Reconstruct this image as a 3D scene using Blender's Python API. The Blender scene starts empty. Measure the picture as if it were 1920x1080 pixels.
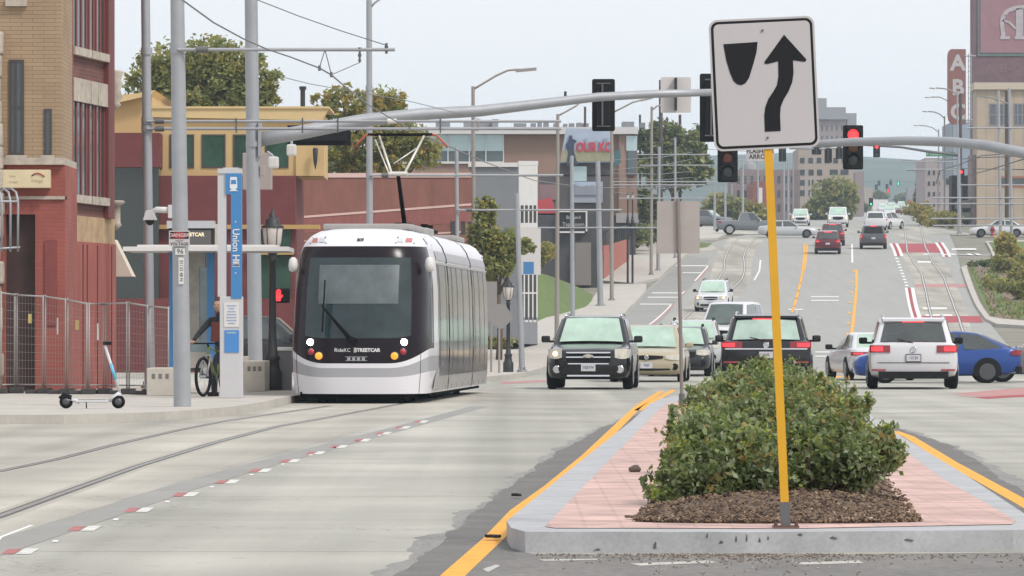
import bpy, bmesh, math, random
import numpy as np
from mathutils import Vector, Matrix
R = math.radians
random.seed(7); rng = np.random.default_rng(7)
SC = bpy.context.scene
COL = SC.collection
# ---------------------------------------------------------------- camera, sky, sun, exposure
F, H, HY = 9000.0, 1.27, 620.0          # focal length in photo pixels, eye height, horizon row
cd = bpy.data.cameras.new('camera'); cam = bpy.data.objects.new('camera', cd); COL.objects.link(cam)
cam.location = (0, 0, H); cam.rotation_euler = (R(90), 0, 0)
cd.sensor_width = 36; cd.lens = 36*F/1920; cd.shift_y = (HY-540)/1920; cd.clip_start = .5; cd.clip_end = 9000
SC.camera = cam
SC.render.resolution_x, SC.render.resolution_y = 1024, 576
SUN_EL, SUN_AZ = R(50), R(130)
wd = bpy.data.worlds.new('World'); SC.world = wd; wd.use_nodes = True
nt = wd.node_tree; bg = nt.nodes['Background']
sky = nt.nodes.new('ShaderNodeTexSky'); sky.sky_type = 'NISHITA'; sky.sun_disc = False
sky.sun_elevation = SUN_EL; sky.sun_rotation = SUN_AZ; sky.dust_density = 4; sky.air_density = 1
mx = nt.nodes.new('ShaderNodeMix'); mx.data_type = 'RGBA'; mx.inputs[0].default_value = .88
tc = nt.nodes.new('ShaderNodeTexCoord'); nz = nt.nodes.new('ShaderNodeTexNoise'); nz.inputs['Scale'].default_value = 2.5; nz.inputs['Detail'].default_value = 5
cr = nt.nodes.new('ShaderNodeValToRGB')
cr.color_ramp.elements[0].position = .3; cr.color_ramp.elements[0].color = (6.4, 6.45, 6.7, 1)
cr.color_ramp.elements[1].position = .7; cr.color_ramp.elements[1].color = (6.75, 6.78, 6.95, 1)
nt.links.new(tc.outputs['Generated'], nz.inputs['Vector']); nt.links.new(nz.outputs['Fac'], cr.inputs['Fac'])
nt.links.new(sky.outputs['Color'], mx.inputs[6]); nt.links.new(cr.outputs['Color'], mx.inputs[7]); nt.links.new(mx.outputs[2], bg.inputs['Color'])
bg.inputs['Strength'].default_value = .1
sl = bpy.data.lights.new('sun', 'SUN'); sl.energy = 1.5; sl.angle = R(11); sl.color = (1, .96, .9)
so = bpy.data.objects.new('sun', sl); COL.objects.link(so)
# sun stands behind and to the right of the camera, high up
sdir = Vector((math.sin(R(50))*math.cos(SUN_EL), -math.cos(R(50))*math.cos(SUN_EL), math.sin(SUN_EL)))
so.rotation_euler = sdir.to_track_quat('Z', 'Y').to_euler()
SC.view_settings.view_transform = 'Standard'; SC.view_settings.look = 'None'; SC.view_settings.gamma = 1
SC.view_settings.exposure = .70
# ---------------------------------------------------------------- materials
MATS = {}
def _new(name):
    m = bpy.data.materials.new(name); m.use_nodes = True
    return m, m.node_tree, m.node_tree.nodes['Principled BSDF']
def mat(name, col=(.5,.5,.5), rough=.6, metal=0, var=0, scale=4, bump=0, emit=None, es=1, stretch=(1,1,1), spec=.5, coat=0, var2=0, trans=0):
    if name in MATS: return MATS[name]
    m, t, b = _new(name); MATS[name] = m
    b.inputs['Roughness'].default_value = rough; b.inputs['Metallic'].default_value = metal
    b.inputs['Specular IOR Level'].default_value = spec
    b.inputs['Coat Weight'].default_value = coat; b.inputs['Coat Roughness'].default_value = .08
    c = (*col, 1); b.inputs['Base Color'].default_value = c
    if trans:
        b.inputs['Transmission Weight'].default_value = trans
    if emit:
        b.inputs['Emission Color'].default_value = (*emit, 1); b.inputs['Emission Strength'].default_value = es
    if var or bump:
        co = t.nodes.new('ShaderNodeTexCoord'); mp = t.nodes.new('ShaderNodeMapping'); mp.inputs['Scale'].default_value = stretch
        t.links.new(co.outputs['Object'], mp.inputs['Vector'])
        n = t.nodes.new('ShaderNodeTexNoise'); n.inputs['Scale'].default_value = scale; n.inputs['Detail'].default_value = 8; n.inputs['Roughness'].default_value = .65
        t.links.new(mp.outputs['Vector'], n.inputs['Vector'])
        if var:
            r = t.nodes.new('ShaderNodeMapRange'); r.inputs['From Min'].default_value = .3; r.inputs['From Max'].default_value = .7
            r.inputs['To Min'].default_value = 1-var; r.inputs['To Max'].default_value = 1+var
            t.links.new(n.outputs['Fac'], r.inputs['Value'])
            last = r.outputs['Result']
            if var2:
                n2 = t.nodes.new('ShaderNodeTexNoise'); n2.inputs['Scale'].default_value = scale*14; n2.inputs['Detail'].default_value = 4
                t.links.new(mp.outputs['Vector'], n2.inputs['Vector'])
                r2 = t.nodes.new('ShaderNodeMapRange'); r2.inputs['From Min'].default_value = .3; r2.inputs['From Max'].default_value = .7
                r2.inputs['To Min'].default_value = 1-var2; r2.inputs['To Max'].default_value = 1+var2
                t.links.new(n2.outputs['Fac'], r2.inputs['Value'])
                mu = t.nodes.new('ShaderNodeMath'); mu.operation = 'MULTIPLY'
                t.links.new(last, mu.inputs[0]); t.links.new(r2.outputs['Result'], mu.inputs[1]); last = mu.outputs[0]
            v = t.nodes.new('ShaderNodeVectorMath'); v.operation = 'SCALE'; v.inputs[0].default_value = col
            t.links.new(last, v.inputs['Scale']); t.links.new(v.outputs[0], b.inputs['Base Color'])
        if bump:
            bp = t.nodes.new('ShaderNodeBump'); bp.inputs['Strength'].default_value = bump; bp.inputs['Distance'].default_value = .02
            t.links.new(n.outputs['Fac'], bp.inputs['Height']); t.links.new(bp.outputs['Normal'], b.inputs['Normal'])
    return m
def brick(name, c1, c2, mortar, bw=.3, rh=.075, ms=.008, var=.25, horiz=False, rough=.85):
    if name in MATS: return MATS[name]
    m, t, b = _new(name); MATS[name] = m; b.inputs['Roughness'].default_value = rough
    co = t.nodes.new('ShaderNodeTexCoord')
    if horiz: vec = co.outputs['Object']
    else:
        sp = t.nodes.new('ShaderNodeSeparateXYZ'); t.links.new(co.outputs['Object'], sp.inputs[0])
        ad = t.nodes.new('ShaderNodeMath'); t.links.new(sp.outputs['X'], ad.inputs[0]); t.links.new(sp.outputs['Y'], ad.inputs[1])
        cb = t.nodes.new('ShaderNodeCombineXYZ'); t.links.new(ad.outputs[0], cb.inputs['X']); t.links.new(sp.outputs['Z'], cb.inputs['Y'])
        vec = cb.outputs[0]
    k = t.nodes.new('ShaderNodeTexBrick'); t.links.new(vec, k.inputs['Vector'])
    k.inputs['Scale'].default_value = 1; k.inputs['Brick Width'].default_value = bw; k.inputs['Row Height'].default_value = rh; k.inputs['Mortar Size'].default_value = ms
    k.inputs['Color1'].default_value = (*c1, 1); k.inputs['Color2'].default_value = (*c2, 1); k.inputs['Mortar'].default_value = (*mortar, 1)
    n = t.nodes.new('ShaderNodeTexNoise'); n.inputs['Scale'].default_value = 2.6 if horiz else .9; n.inputs['Detail'].default_value = 7
    t.links.new(co.outputs['Object'], n.inputs['Vector'])
    r = t.nodes.new('ShaderNodeMapRange'); r.inputs['From Min'].default_value = .3; r.inputs['From Max'].default_value = .7
    r.inputs['To Min'].default_value = 1-var; r.inputs['To Max'].default_value = 1+var
    t.links.new(n.outputs['Fac'], r.inputs['Value'])
    v = t.nodes.new('ShaderNodeVectorMath'); v.operation = 'SCALE'
    t.links.new(k.outputs['Color'], v.inputs[0]); t.links.new(r.outputs['Result'], v.inputs['Scale']); t.links.new(v.outputs[0], b.inputs['Base Color'])
    return m
def leafmat(name, col):
    if name in MATS: return MATS[name]
    m, t, b = _new(name); MATS[name] = m
    b.inputs['Roughness'].default_value = .5; b.inputs['Specular IOR Level'].default_value = .35
    oi = t.nodes.new('ShaderNodeNewGeometry')
    r = t.nodes.new('ShaderNodeMapRange'); r.inputs['To Min'].default_value = .6; r.inputs['To Max'].default_value = 1.45
    t.links.new(oi.outputs['Random Per Island'], r.inputs['Value'])
    v = t.nodes.new('ShaderNodeVectorMath'); v.operation = 'SCALE'; v.inputs[0].default_value = col
    t.links.new(r.outputs['Result'], v.inputs['Scale']); t.links.new(v.outputs[0], b.inputs['Base Color'])
    tr = t.nodes.new('ShaderNodeBsdfTranslucent'); tr.inputs['Color'].default_value = (min(1,col[0]*1.6), min(1,col[1]*1.6), col[2], 1)
    mxs = t.nodes.new('ShaderNodeMixShader'); mxs.inputs[0].default_value = .42
    t.links.new(b.outputs[0], mxs.inputs[1]); t.links.new(tr.outputs[0], mxs.inputs[2])
    t.links.new(mxs.outputs[0], t.nodes['Material Output'].inputs['Surface'])
    return m
# ---------------------------------------------------------------- mesh builder
ORG = {}
class MB:
    def __init__(s): s.v = []; s.f = []; s.m = []; s.sm = []
    def add(s, vs, fs, mi=0, smooth=False):
        n = len(s.v); s.v += [tuple(v) for v in vs]
        for f in fs: s.f.append([i+n for i in f]); s.m.append(mi); s.sm.append(smooth)
        return s
    def box(s, x0, x1, y0, y1, z0, z1, mi=0, b=0):
        if b:
            bm = bmesh.new(); bmesh.ops.create_cube(bm, size=1)
            for v in bm.verts: v.co = Vector(((x0+x1)/2+v.co.x*(x1-x0), (y0+y1)/2+v.co.y*(y1-y0), (z0+z1)/2+v.co.z*(z1-z0)))
            bmesh.ops.bevel(bm, geom=bm.edges[:], offset=min(b, .45*min(abs(x1-x0), abs(y1-y0), abs(z1-z0))), segments=2, affect='EDGES', profile=.6)
            return s.bm(bm, mi)
        vs = [(x,y,z) for x in (x0,x1) for y in (y0,y1) for z in (z0,z1)]
        return s.add(vs, [(0,1,3,2),(4,6,7,5),(0,4,5,1),(2,3,7,6),(0,2,6,4),(1,5,7,3)], mi)
    def bm(s, bm, mi=0, smooth=False):
        bm.verts.index_update()
        s.add([v.co[:] for v in bm.verts], [[v.index for v in f.verts] for f in bm.faces], mi, smooth); bm.free(); return s
    def cyl(s, p0, p1, r0, r1=None, n=12, mi=0, cap=True):
        p0, p1 = Vector(p0), Vector(p1); r1 = r0 if r1 is None else r1
        d = (p1-p0); d = d.normalized() if d.length else Vector((0,0,1))
        a = d.orthogonal().normalized(); c = d.cross(a)
        vs = []
        for p, r in ((p0,r0),(p1,r1)):
            for i in range(n):
                t = 2*math.pi*i/n; vs.append(p + a*(r*math.cos(t)) + c*(r*math.sin(t)))
        s.add(vs, [(i,(i+1)%n,n+(i+1)%n,n+i) for i in range(n)], mi, True)
        if cap: s.add(vs[:n], [list(range(n))[::-1]], mi); s.add(vs[n:], [list(range(n))], mi)
        return s
    def tube(s, pts, r, n=8, mi=0):
        pts = [Vector(p) for p in pts]
        rs = r if isinstance(r, (list, tuple)) else [r]*len(pts)
        vs = []; a = None
        for i, p in enumerate(pts):
            d = (pts[min(i+1, len(pts)-1)]-pts[max(i-1, 0)]).normalized()
            a = (d.orthogonal() if a is None else a - d*a.dot(d)).normalized(); c = d.cross(a)
            for k in range(n):
                t = 2*math.pi*k/n; vs.append(p + a*(rs[i]*math.cos(t)) + c*(rs[i]*math.sin(t)))
        fs = [(i*n+k, i*n+(k+1)%n, (i+1)*n+(k+1)%n, (i+1)*n+k) for i in range(len(pts)-1) for k in range(n)]
        fs += [list(range(n))[::-1], list(range((len(pts)-1)*n, len(pts)*n))]
        return s.add(vs, fs, mi, True)
    def prism(s, pts, off, mi=0):          # planar outline (3D points) extruded by off
        off = Vector(off); n = len(pts); p = [Vector(q) for q in pts]
        return s.add(p + [q+off for q in p], [list(range(n)), list(range(n, 2*n))[::-1]] + [(i, n+i, n+(i+1)%n, (i+1)%n) for i in range(n)], mi)
    def lathe(s, base, prof, n=16, mi=0, axis='z'):
        vs = []; k = len(prof)
        for r, z in prof:
            for i in range(n):
                t = 2*math.pi*i/n
                q = (r*math.cos(t), r*math.sin(t), z) if axis == 'z' else ((r*math.cos(t), z, r*math.sin(t)) if axis == 'y' else (z, r*math.cos(t), r*math.sin(t)))
                vs.append(Vector(base)+Vector(q))
        fs = [(j*n+i, j*n+(i+1)%n, (j+1)*n+(i+1)%n, (j+1)*n+i) for j in range(k-1) for i in range(n)]
        s.add(vs, fs, mi, True)
        return s.add(vs[:n], [list(range(n))[::-1]], mi).add(vs[-n:], [list(range(n))], mi)
    def quad(s, a, b, c, d, mi=0): return s.add([a,b,c,d], [(0,1,2,3)], mi)
    def text(s, txt, c, cap, ux=(1,0,0), uz=(0,0,1), mi=0, xs=1.0, bold=.0, space=1.0):
        cu = bpy.data.curves.new('tmp', 'FONT'); cu.body = txt; cu.size = cap/.69; cu.align_x = 'CENTER'; cu.align_y = 'CENTER'; cu.offset = bold*cap; cu.resolution_u = 3; cu.space_character = space
        ob = bpy.data.objects.new('tmp', cu); COL.objects.link(ob)
        dg = bpy.context.evaluated_depsgraph_get(); me = bpy.data.meshes.new_from_object(ob.evaluated_get(dg))
        ux, uz, c = Vector(ux), Vector(uz), Vector(c)
        s.add([c+ux*(v.co.x*xs)+uz*v.co.y for v in me.vertices], [list(p.vertices) for p in me.polygons], mi)
        bpy.data.objects.remove(ob); bpy.data.curves.remove(cu); bpy.data.meshes.remove(me); return s
    def build(s, name, mats, parent=None, org=None, fix=True):
        if not isinstance(mats, (list, tuple)): mats = [mats]
        o0 = Vector(org) if org is not None else (ORG.get(parent.name, Vector()) if parent else Vector())
        me = bpy.data.meshes.new(name); me.from_pydata([tuple(Vector(v)-o0) for v in s.v], [], s.f)
        for m in mats: me.materials.append(m)
        me.polygons.foreach_set('material_index', s.m); me.polygons.foreach_set('use_smooth', s.sm)
        if fix and len(s.f) < 20000:
            bm = bmesh.new(); bm.from_mesh(me); bmesh.ops.recalc_face_normals(bm, faces=bm.faces); bm.to_mesh(me); bm.free()
        me.update()
        o = bpy.data.objects.new(name, me); COL.objects.link(o)
        if parent: o.parent = parent; ORG[o.name] = o0
        else: o.location = o0; ORG[o.name] = o0
        return o
def tag(o, label, cat, group=None, kind=None):
    o['label'] = label; o['category'] = cat
    if group: o['group'] = group
    if kind: o['kind'] = kind
    return o
def thing(name, label, cat, loc=(0,0,0), group=None, local=False):
    o = bpy.data.objects.new(name, None); o.empty_display_size = .2; COL.objects.link(o); o.location = loc
    ORG[o.name] = Vector() if local else Vector(loc)
    return tag(o, label, cat, group)
def copy_tree(o, parent=None):
    c = o.copy(); COL.objects.link(c); c.parent = parent; ORG[c.name] = ORG.get(o.name, Vector())
    for ch in [q for q in bpy.data.objects if q.parent == o]: copy_tree(ch, c)
    return c
# ---------------------------------------------------------------- photo -> world
KN = np.array([(-60,0),(112,0),(126,-.08),(142,-.02),(165,.2),(200,.75),(240,1.6),(273,2.65),(300,4.1),(325,5.7),(346,6.95),(375,8.1),(409,9.4),(461,11.2),(500,12.6),(530,13.5),(600,15.0),(700,17.6),(900,23.4),(1100,29.6),(1200,31),(4000,31)], float)
_y = np.arange(-60, 4001, 5.0); _z = np.interp(_y, KN[:,0], KN[:,1])
_k = np.ones(5)/5; _z[5:-5] = np.convolve(_z, _k, 'same')[5:-5]
def gz(y): return float(np.interp(y, _y, _z))
KY = [float(v) for v in _y if 100 <= v <= 1300]
_ty = np.arange(15, 520, .25); _tr = np.array([HY-(gz(a)-H)*F/a for a in _ty])
_ri = np.argsort(_tr)
def row_d(py): return float(np.interp(py, _tr[_ri], _ty[_ri]))
def W(px, py, s): return Vector(((px-960)/s, F/s, H-(py-HY)/s))
def G(px, py, h=0):
    if h: d = (H-h)*F/(py-HY)
    else: d = row_d(py)
    return Vector(((px-960)*d/F, d, gz(d)))
def GS(px, s): d = F/s; return Vector(((px-960)/s, d, gz(d)))
# ---------------------------------------------------------------- ground, roads, pavements
def sheet(name, pts, m, off, thick=0, kind='structure', world=False, cap=None):
    P = [Vector((p[0], p[1], 0)) if world else (lambda g: Vector((g.x, g.y, 0)))(G(*p)) for p in pts]
    if max(p.y for p in P) < 150 and not thick: off = off if off > .1 else off*.2     # near sheets lie almost flush
    bm = bmesh.new()
    if cap == 'strip':
        n_ = len(P)//2; V_ = [bm.verts.new(p) for p in P]
        for i in range(n_-1): bm.faces.new((V_[i], V_[i+1], V_[-2-i], V_[-1-i]))
    else:
        f = bm.faces.new([bm.verts.new(p) for p in P]); bmesh.ops.triangulate(bm, faces=[f])
    lo, hi = min(p.y for p in P), max(p.y for p in P)
    for ky in KY:
        if lo < ky < hi: bmesh.ops.bisect_plane(bm, geom=bm.verts[:]+bm.edges[:]+bm.faces[:], plane_co=(0,ky,0), plane_no=(0,1,0), dist=1e-4)
    for v in bm.verts: v.co.z = gz(v.co.y)+off+thick
    if thick:
        be = [e for e in bm.edges if e.is_boundary]
        r = bmesh.ops.extrude_edge_only(bm, edges=be)
        for v in [g for g in r['geom'] if isinstance(g, bmesh.types.BMVert)]: v.co.z -= thick+.04
    bmesh.ops.recalc_face_normals(bm, faces=bm.faces)
    if not thick:
        for q in bm.faces:
            if q.normal.z < 0: q.normal_flip()
    me = bpy.data.meshes.new(name); bm.to_mesh(me); bm.free(); me.materials.append(m)
    o = bpy.data.objects.new(name, me); COL.objects.link(o)
    if kind: o['kind'] = kind
    return o
def line(name, pts, w, m, off, h=0, world=False):
    P = [Vector(p) if world else G(p[0], p[1], h) for p in pts]
    return sheet(name, [(p.x-w/2, p.y) for p in P] + [(p.x+w/2, p.y) for p in P[::-1]], m, off, world=True, cap='strip')
M_dirt = mat('dry_ground', (.2,.19,.15), .9, var=.25, scale=.4)
def road_mat(name, base, patch, joint):
    """worn concrete: tyre-polished lanes running with the road, blotches, fine grit and saw-cut joints"""
    m, t, b = _new(name); b.inputs['Roughness'].default_value = .8
    co = t.nodes.new('ShaderNodeTexCoord')
    mp = t.nodes.new('ShaderNodeMapping'); mp.inputs['Scale'].default_value = (.62, .006, 1); mp.inputs['Rotation'].default_value = (0, 0, R(3.2)); t.links.new(co.outputs['Object'], mp.inputs[0])
    n1 = t.nodes.new('ShaderNodeTexNoise'); n1.inputs['Scale'].default_value = 1.1; n1.inputs['Detail'].default_value = 6; t.links.new(mp.outputs[0], n1.inputs[0])
    n2 = t.nodes.new('ShaderNodeTexNoise'); n2.inputs['Scale'].default_value = .35; n2.inputs['Detail'].default_value = 9; t.links.new(co.outputs['Object'], n2.inputs[0])
    n3 = t.nodes.new('ShaderNodeTexNoise'); n3.inputs['Scale'].default_value = 40; n3.inputs['Detail'].default_value = 3; t.links.new(co.outputs['Object'], n3.inputs[0])
    def mr(o, a, c, lo=.3, hi=.7):
        r = t.nodes.new('ShaderNodeMapRange'); r.inputs[1].default_value = lo; r.inputs[2].default_value = hi; r.inputs[3].default_value = a; r.inputs[4].default_value = c
        t.links.new(o, r.inputs[0]); return r.outputs[0]
    def mul(a, c):
        q = t.nodes.new('ShaderNodeMath'); q.operation = 'MULTIPLY'; t.links.new(a, q.inputs[0]); t.links.new(c, q.inputs[1]); return q.outputs[0]
    k = mul(mul(mr(n1.outputs['Fac'], .60, 1.08), mr(n2.outputs['Fac'], .78, 1.12)), mr(n3.outputs['Fac'], .90, 1.08))
    n4 = t.nodes.new('ShaderNodeTexNoise'); n4.inputs['Scale'].default_value = 5.5; n4.inputs['Detail'].default_value = 2; t.links.new(co.outputs['Object'], n4.inputs[0])
    k = mul(k, mr(n4.outputs['Fac'], 1.0, .80, .66, .72))
    vo = t.nodes.new('ShaderNodeTexVoronoi'); vo.feature = 'DISTANCE_TO_EDGE'; vo.inputs['Scale'].default_value = .13
    wa = t.nodes.new('ShaderNodeVectorMath'); wa.operation = 'ADD'; t.links.new(co.outputs['Object'], wa.inputs[0]); t.links.new(n4.outputs['Color'], wa.inputs[1]); t.links.new(wa.outputs[0], vo.inputs['Vector'])
    k = mul(k, mr(vo.outputs['Distance'], .62, 1, .0005, .003))
    if joint:
        sp = t.nodes.new('ShaderNodeSeparateXYZ'); t.links.new(co.outputs['Object'], sp.inputs[0])
        fr = t.nodes.new('ShaderNodeMath'); fr.operation = 'PINGPONG'; fr.inputs[1].default_value = joint/2; t.links.new(sp.outputs['Y'], fr.inputs[0])
        k = mul(k, mr(fr.outputs[0], .72, 1, .02, .06))
    v = t.nodes.new('ShaderNodeVectorMath'); v.operation = 'SCALE'; v.inputs[0].default_value = base; t.links.new(k, v.inputs['Scale']); t.links.new(v.outputs[0], b.inputs['Base Color'])
    return m
M_conc = road_mat('road_concrete', (.415,.405,.355), None, 4.6)
M_slab = road_mat('track_concrete', (.425,.40,.345), None, 0)
M_walk = mat('sidewalk_concrete', (.42,.395,.355), .85, var=.12, scale=1.2, var2=.05)
M_kerb = mat('kerb_concrete', (.37,.375,.385), .85, var=.14, scale=3, var2=.08)
M_asph = mat('asphalt_dark', (.135,.131,.124), .9, var=.22, scale=1.5, var2=.15)
M_asph2 = mat('asphalt_grey', (.305,.305,.285), .88, var=.07, scale=.8, stretch=(2.2,.12,1), var2=.04)
M_asph3 = mat('asphalt_worn', (.26,.255,.24), .88, var=.1, scale=.5, var2=.06)
M_yel = mat('yellow_paint', (.72,.34,.03), .7, var=.18, scale=6, var2=.12)
M_wht = mat('white_paint', (.68,.68,.66), .7, var=.15, scale=6, var2=.1)
M_red = mat('red_paint', (.33,.055,.065), .8, var=.18, scale=3, var2=.1)
M_whtw = mat('worn_white_paint', (.56,.56,.53), .8, var=.3, scale=9, var2=.25)
M_redd = mat('red_dash_paint', (.36,.13,.125), .8, var=.3, scale=5, var2=.2)
M_redp = mat('red_paint_faded', (.40,.20,.19), .8, var=.2, scale=3)
M_rail = mat('steel_rail', (.27,.26,.245), .35, metal=.6, var=.2, scale=3)
M_railb = mat('bright_rail', (.52,.51,.48), .4, metal=.2)
M_seam = mat('rail_seam', (.10,.095,.09), .9)
M_grass = mat('grass_blades', (.10,.145,.035), .9, var=.3, scale=2.2, var2=.35)
M_soil = mat('planting_soil', (.17,.125,.09), .95, var=.3, scale=1.2, var2=.3)
M_paver = brick('brick_pavers', (.55,.385,.345), (.50,.335,.295), (.40,.275,.245), bw=.43, rh=.11, ms=.012, var=.24, horiz=True)
# ground: one sheet out to the horizon
xs = [-2500,-600,-150,-60,0,60,150,600,2500]; ys = [-60.,0,30,60]+KY+[1500.,2000,3000,4000]
gm = MB(); gm.add([(x,y,gz(y)-.03) for y in ys for x in xs], [(j*9+i, j*9+i+1, (j+1)*9+i+1, (j+1)*9+i) for j in range(len(ys)-1) for i in range(8)], 0)
g0 = gm.build('ground', M_dirt); g0['kind'] = 'structure'
sheet('road', [(-45,8),(45,8),(45,147),(-45,147)], M_conc, 0, world=True)
# street beyond the crossing, climbing the hill
sheet('road', [(1000,703),(1080,640),(1165,590),(1210,545),(1290,478),(1335,455),(1400,440),(1480,408),(1745,408),(1775,430),(1800,500),(1840,575),(1940,690),(1940,704)], M_asph2, .006)
sheet('cross_street', [(-26,F/21.9),(40,F/21.9),(40,F/19.3),(-26,F/19.3)], M_conc, .012, world=True)
sheet("road", [(22,505),(52,505),(112,1190),(62,1190)], M_asph2, .004, world=True)
# parking lane
sheet('parking_lane', [(1080,642),(1165,598),(1212,548),(1290,480),(1330,484),(1320,510),(1270,562),(1205,632),(1165,660)], M_asph3, .01)
# far tracks
sheet('track_bed', [(1368,446),(1345,475),(1336,500),(1330,528),(1300,560),(1245,612),(1190,655),(1290,655),(1330,625),(1362,585),(1390,550),(1407,525),(1409,500),(1416,470),(1440,442)], M_slab, .014)
sheet('track_bed', [(1685,430),(1690,480),(1712,520),(1722,570),(1728,615),(1730,660),(1835,660),(1828,640),(1815,590),(1800,550),(1780,505),(1752,470),(1737,430)], M_slab, .014)
def rail(pts, w=.11, off=.022, m_=None):
    line('rail_groove', pts, w*2.1, M_seam, off); line('rail', pts, w, m_ or M_rail, off+.006)
rail([(1386,446),(1367,467),(1358,489),(1358,505),(1344,528),(1317,561),(1283,597),(1255,628),(1220,668),(1170,700)], .075, m_=M_railb)
rail([(1421,443),(1399,467),(1394,483),(1397,505),(1392,522),(1372,544),(1350,569),(1322,605),(1285,650),(1240,698)], .075, m_=M_railb)
rail([(1696,428),(1701,472),(1714,494),(1728,513),(1737,551),(1743,582),(1747,597),(1758,650),(1765,700)], .075, m_=M_railb)
rail([(1726,428),(1735,464),(1747,490),(1770,521),(1785,563),(1798,597),(1806,623),(1828,690)], .075, m_=M_railb)
for q in ([(1677,457),(1760,457),(1763,474),(1680,474)], [(1718,593),(1838,593),(1844,605),(1724,606)]): sheet('bus_lane_block', q, M_red, .017)
for q in ([(1714,533),(1812,533),(1815,539),(1716,539)], [(1420,640),(1520,637),(1522,640),(1420,644)]): sheet('bus_lane_block', q, M_redp, .017)
for a in ([(1671,457),(1681,481)], [(1756,455),(1771,482)], [(1701,540),(1715,598)]):
    line('lane_line', a, .3, M_wht, .02); line('lane_line', [(x+5, y) for x, y in a], .28, M_red, .021); line('lane_line', [(x+10, y) for x, y in a], .22, M_wht, .022)
for k in range(10):
    x, y = 1681+k*2.1, 484+k*5.6; line('lane_dash', [(x,y),(x+.8,y+2.4)], .22, M_wht, .02)
line('lane_line', [(1485,586),(1493,560),(1500,533),(1505,510),(1508,480),(1509,458)], .15, M_yel, .02)
line('lane_line', [(1508,508),(1512,480),(1514,458)], .13, M_yel, .02)
line('lane_line', [(1596,632),(1600,600),(1603,570),(1606,540),(1606,505)], .17, M_yel, .02)
for k in range(7): line('lane_button', [(1589+k*1.9, 628-k*19.5),(1589.4+k*1.9, 625-k*19.5)], .16, M_yel, .02)
for k in range(5): line('lane_button', [(1489+k*4, 576-k*14.5),(1490+k*4, 573.5-k*14.5)], .16, M_yel, .02)
line('lane_dash', [(1598,493),(1597.5,458)], .14, M_wht, .02); line('lane_dash', [(1414,526),(1424,508),(1426,488)], .12, M_wht, .02)
for y in (556, 563): sheet('stop_bar', [(1521,y),(1573,y),(1573,y+1.7),(1521,y+1.7)], M_wht, .02)
for y in (580, 660, 668): sheet('stop_bar', [(1478,y),(1506,y),(1506,y+1.7),(1478,y+1.7)] if y < 600 else [(1528,y),(1556,y),(1556,y+2),(1528,y+2)], M_wht, .02)
for a, c in (((1218,609),(1260,570)), ((1303,527),(1328,499)), ((1276,553),(1284,547))):
    line('parking_mark', [a, c], .12, M_wht, .018); line('parking_mark', [(a[0]+4,a[1]), (c[0]+3,c[1])], .12, M_redp, .019)
for q in ((1200,570,1260), (1268,498,1326), (1280,511,1316), (1222,549,1280), (1215,557,1276)): sheet('parking_mark', [(q[0],q[1]),(q[2],q[1]),(q[2],q[1]+1.5),(q[0],q[1]+1.5)], M_wht, .018)
for q in ((1730,577,1775), (1735,590,1785), (1720,490,1745), (1784,466,1830)): sheet('lane_arrow_bar', [(q[0],q[1]),(q[2],q[1]),(q[2]+1,q[1]+3),(q[0]+1,q[1]+3)], M_wht, .019)
a = G(1790,482); b_ = G(1832,474)
t = MB().text('ONLY', ((a.x+b_.x)/2, (a.y+b_.y)/2, 0), 1.0, (1.6,.0,0), (0,3.2,0), bold=.03)
t.v = [(x,y,gz(y)+.03) for x,y,z in t.v]; t.build('lane_lettering', M_wht)['kind'] = 'structure'
# near track bed (left), seams and dashes
sheet('track_bed', [(-500,800),(300,794),(540,760),(960,728),(905,750),(700,800),(400,884),(0,1010),(-300,1110),(-500,1110)], M_slab, .006)
line('road_patch', [(-60,1046),(130,984),(330,918),(450,882),(600,842),(760,800),(900,762)], .3, M_asph3, .010)
for q in ([(-100,900),(0,884),(110,861),(215,834),(330,808),(420,790),(500,778),(620,761)], [(-100,1000),(0,968),(110,928),(260,874),(400,831),(520,800),(620,782),(780,752)]): line('rail_stain', q, .24, mat('rail_stain', (.36,.335,.29), .9, var=.12, scale=3, var2=.1), .009)
line('road_seam', [(-60,1072),(0,1008),(60,985)], .03, M_wht, .011)
rail([(-100,900),(0,884),(110,861),(215,834),(330,808),(420,790),(500,778),(620,761)], .055, .012)
rail([(-100,1000),(0,968),(110,928),(260,874),(400,831),(520,800),(620,782),(780,752)], .055, .012)
dash = [(40,1035),(160,992),(262,957),(350,928),(428,904),(490,883),(545,865),(593,850),(636,838),(680,826),(720,813),(756,802),(790,791),(820,782),(846,774),(870,767),(890,761)]
for x, y in dash[:13]:
    s = (y-HY)/H
    line('lane_dash', [(x+.01*s, y+.014*s), (x+.062*s, y-.018*s)], .085, M_whtw, .015)
    line('lane_dash', [(x-.08*s, y+.014*s), (x-.035*s, y-.016*s)], .075, M_redd, .015)
    if s > 150: line('lane_dot', [(x+.19*s, y-.055*s), (x+.20*s, y-.065*s)], .035, M_wht, .015)
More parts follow.
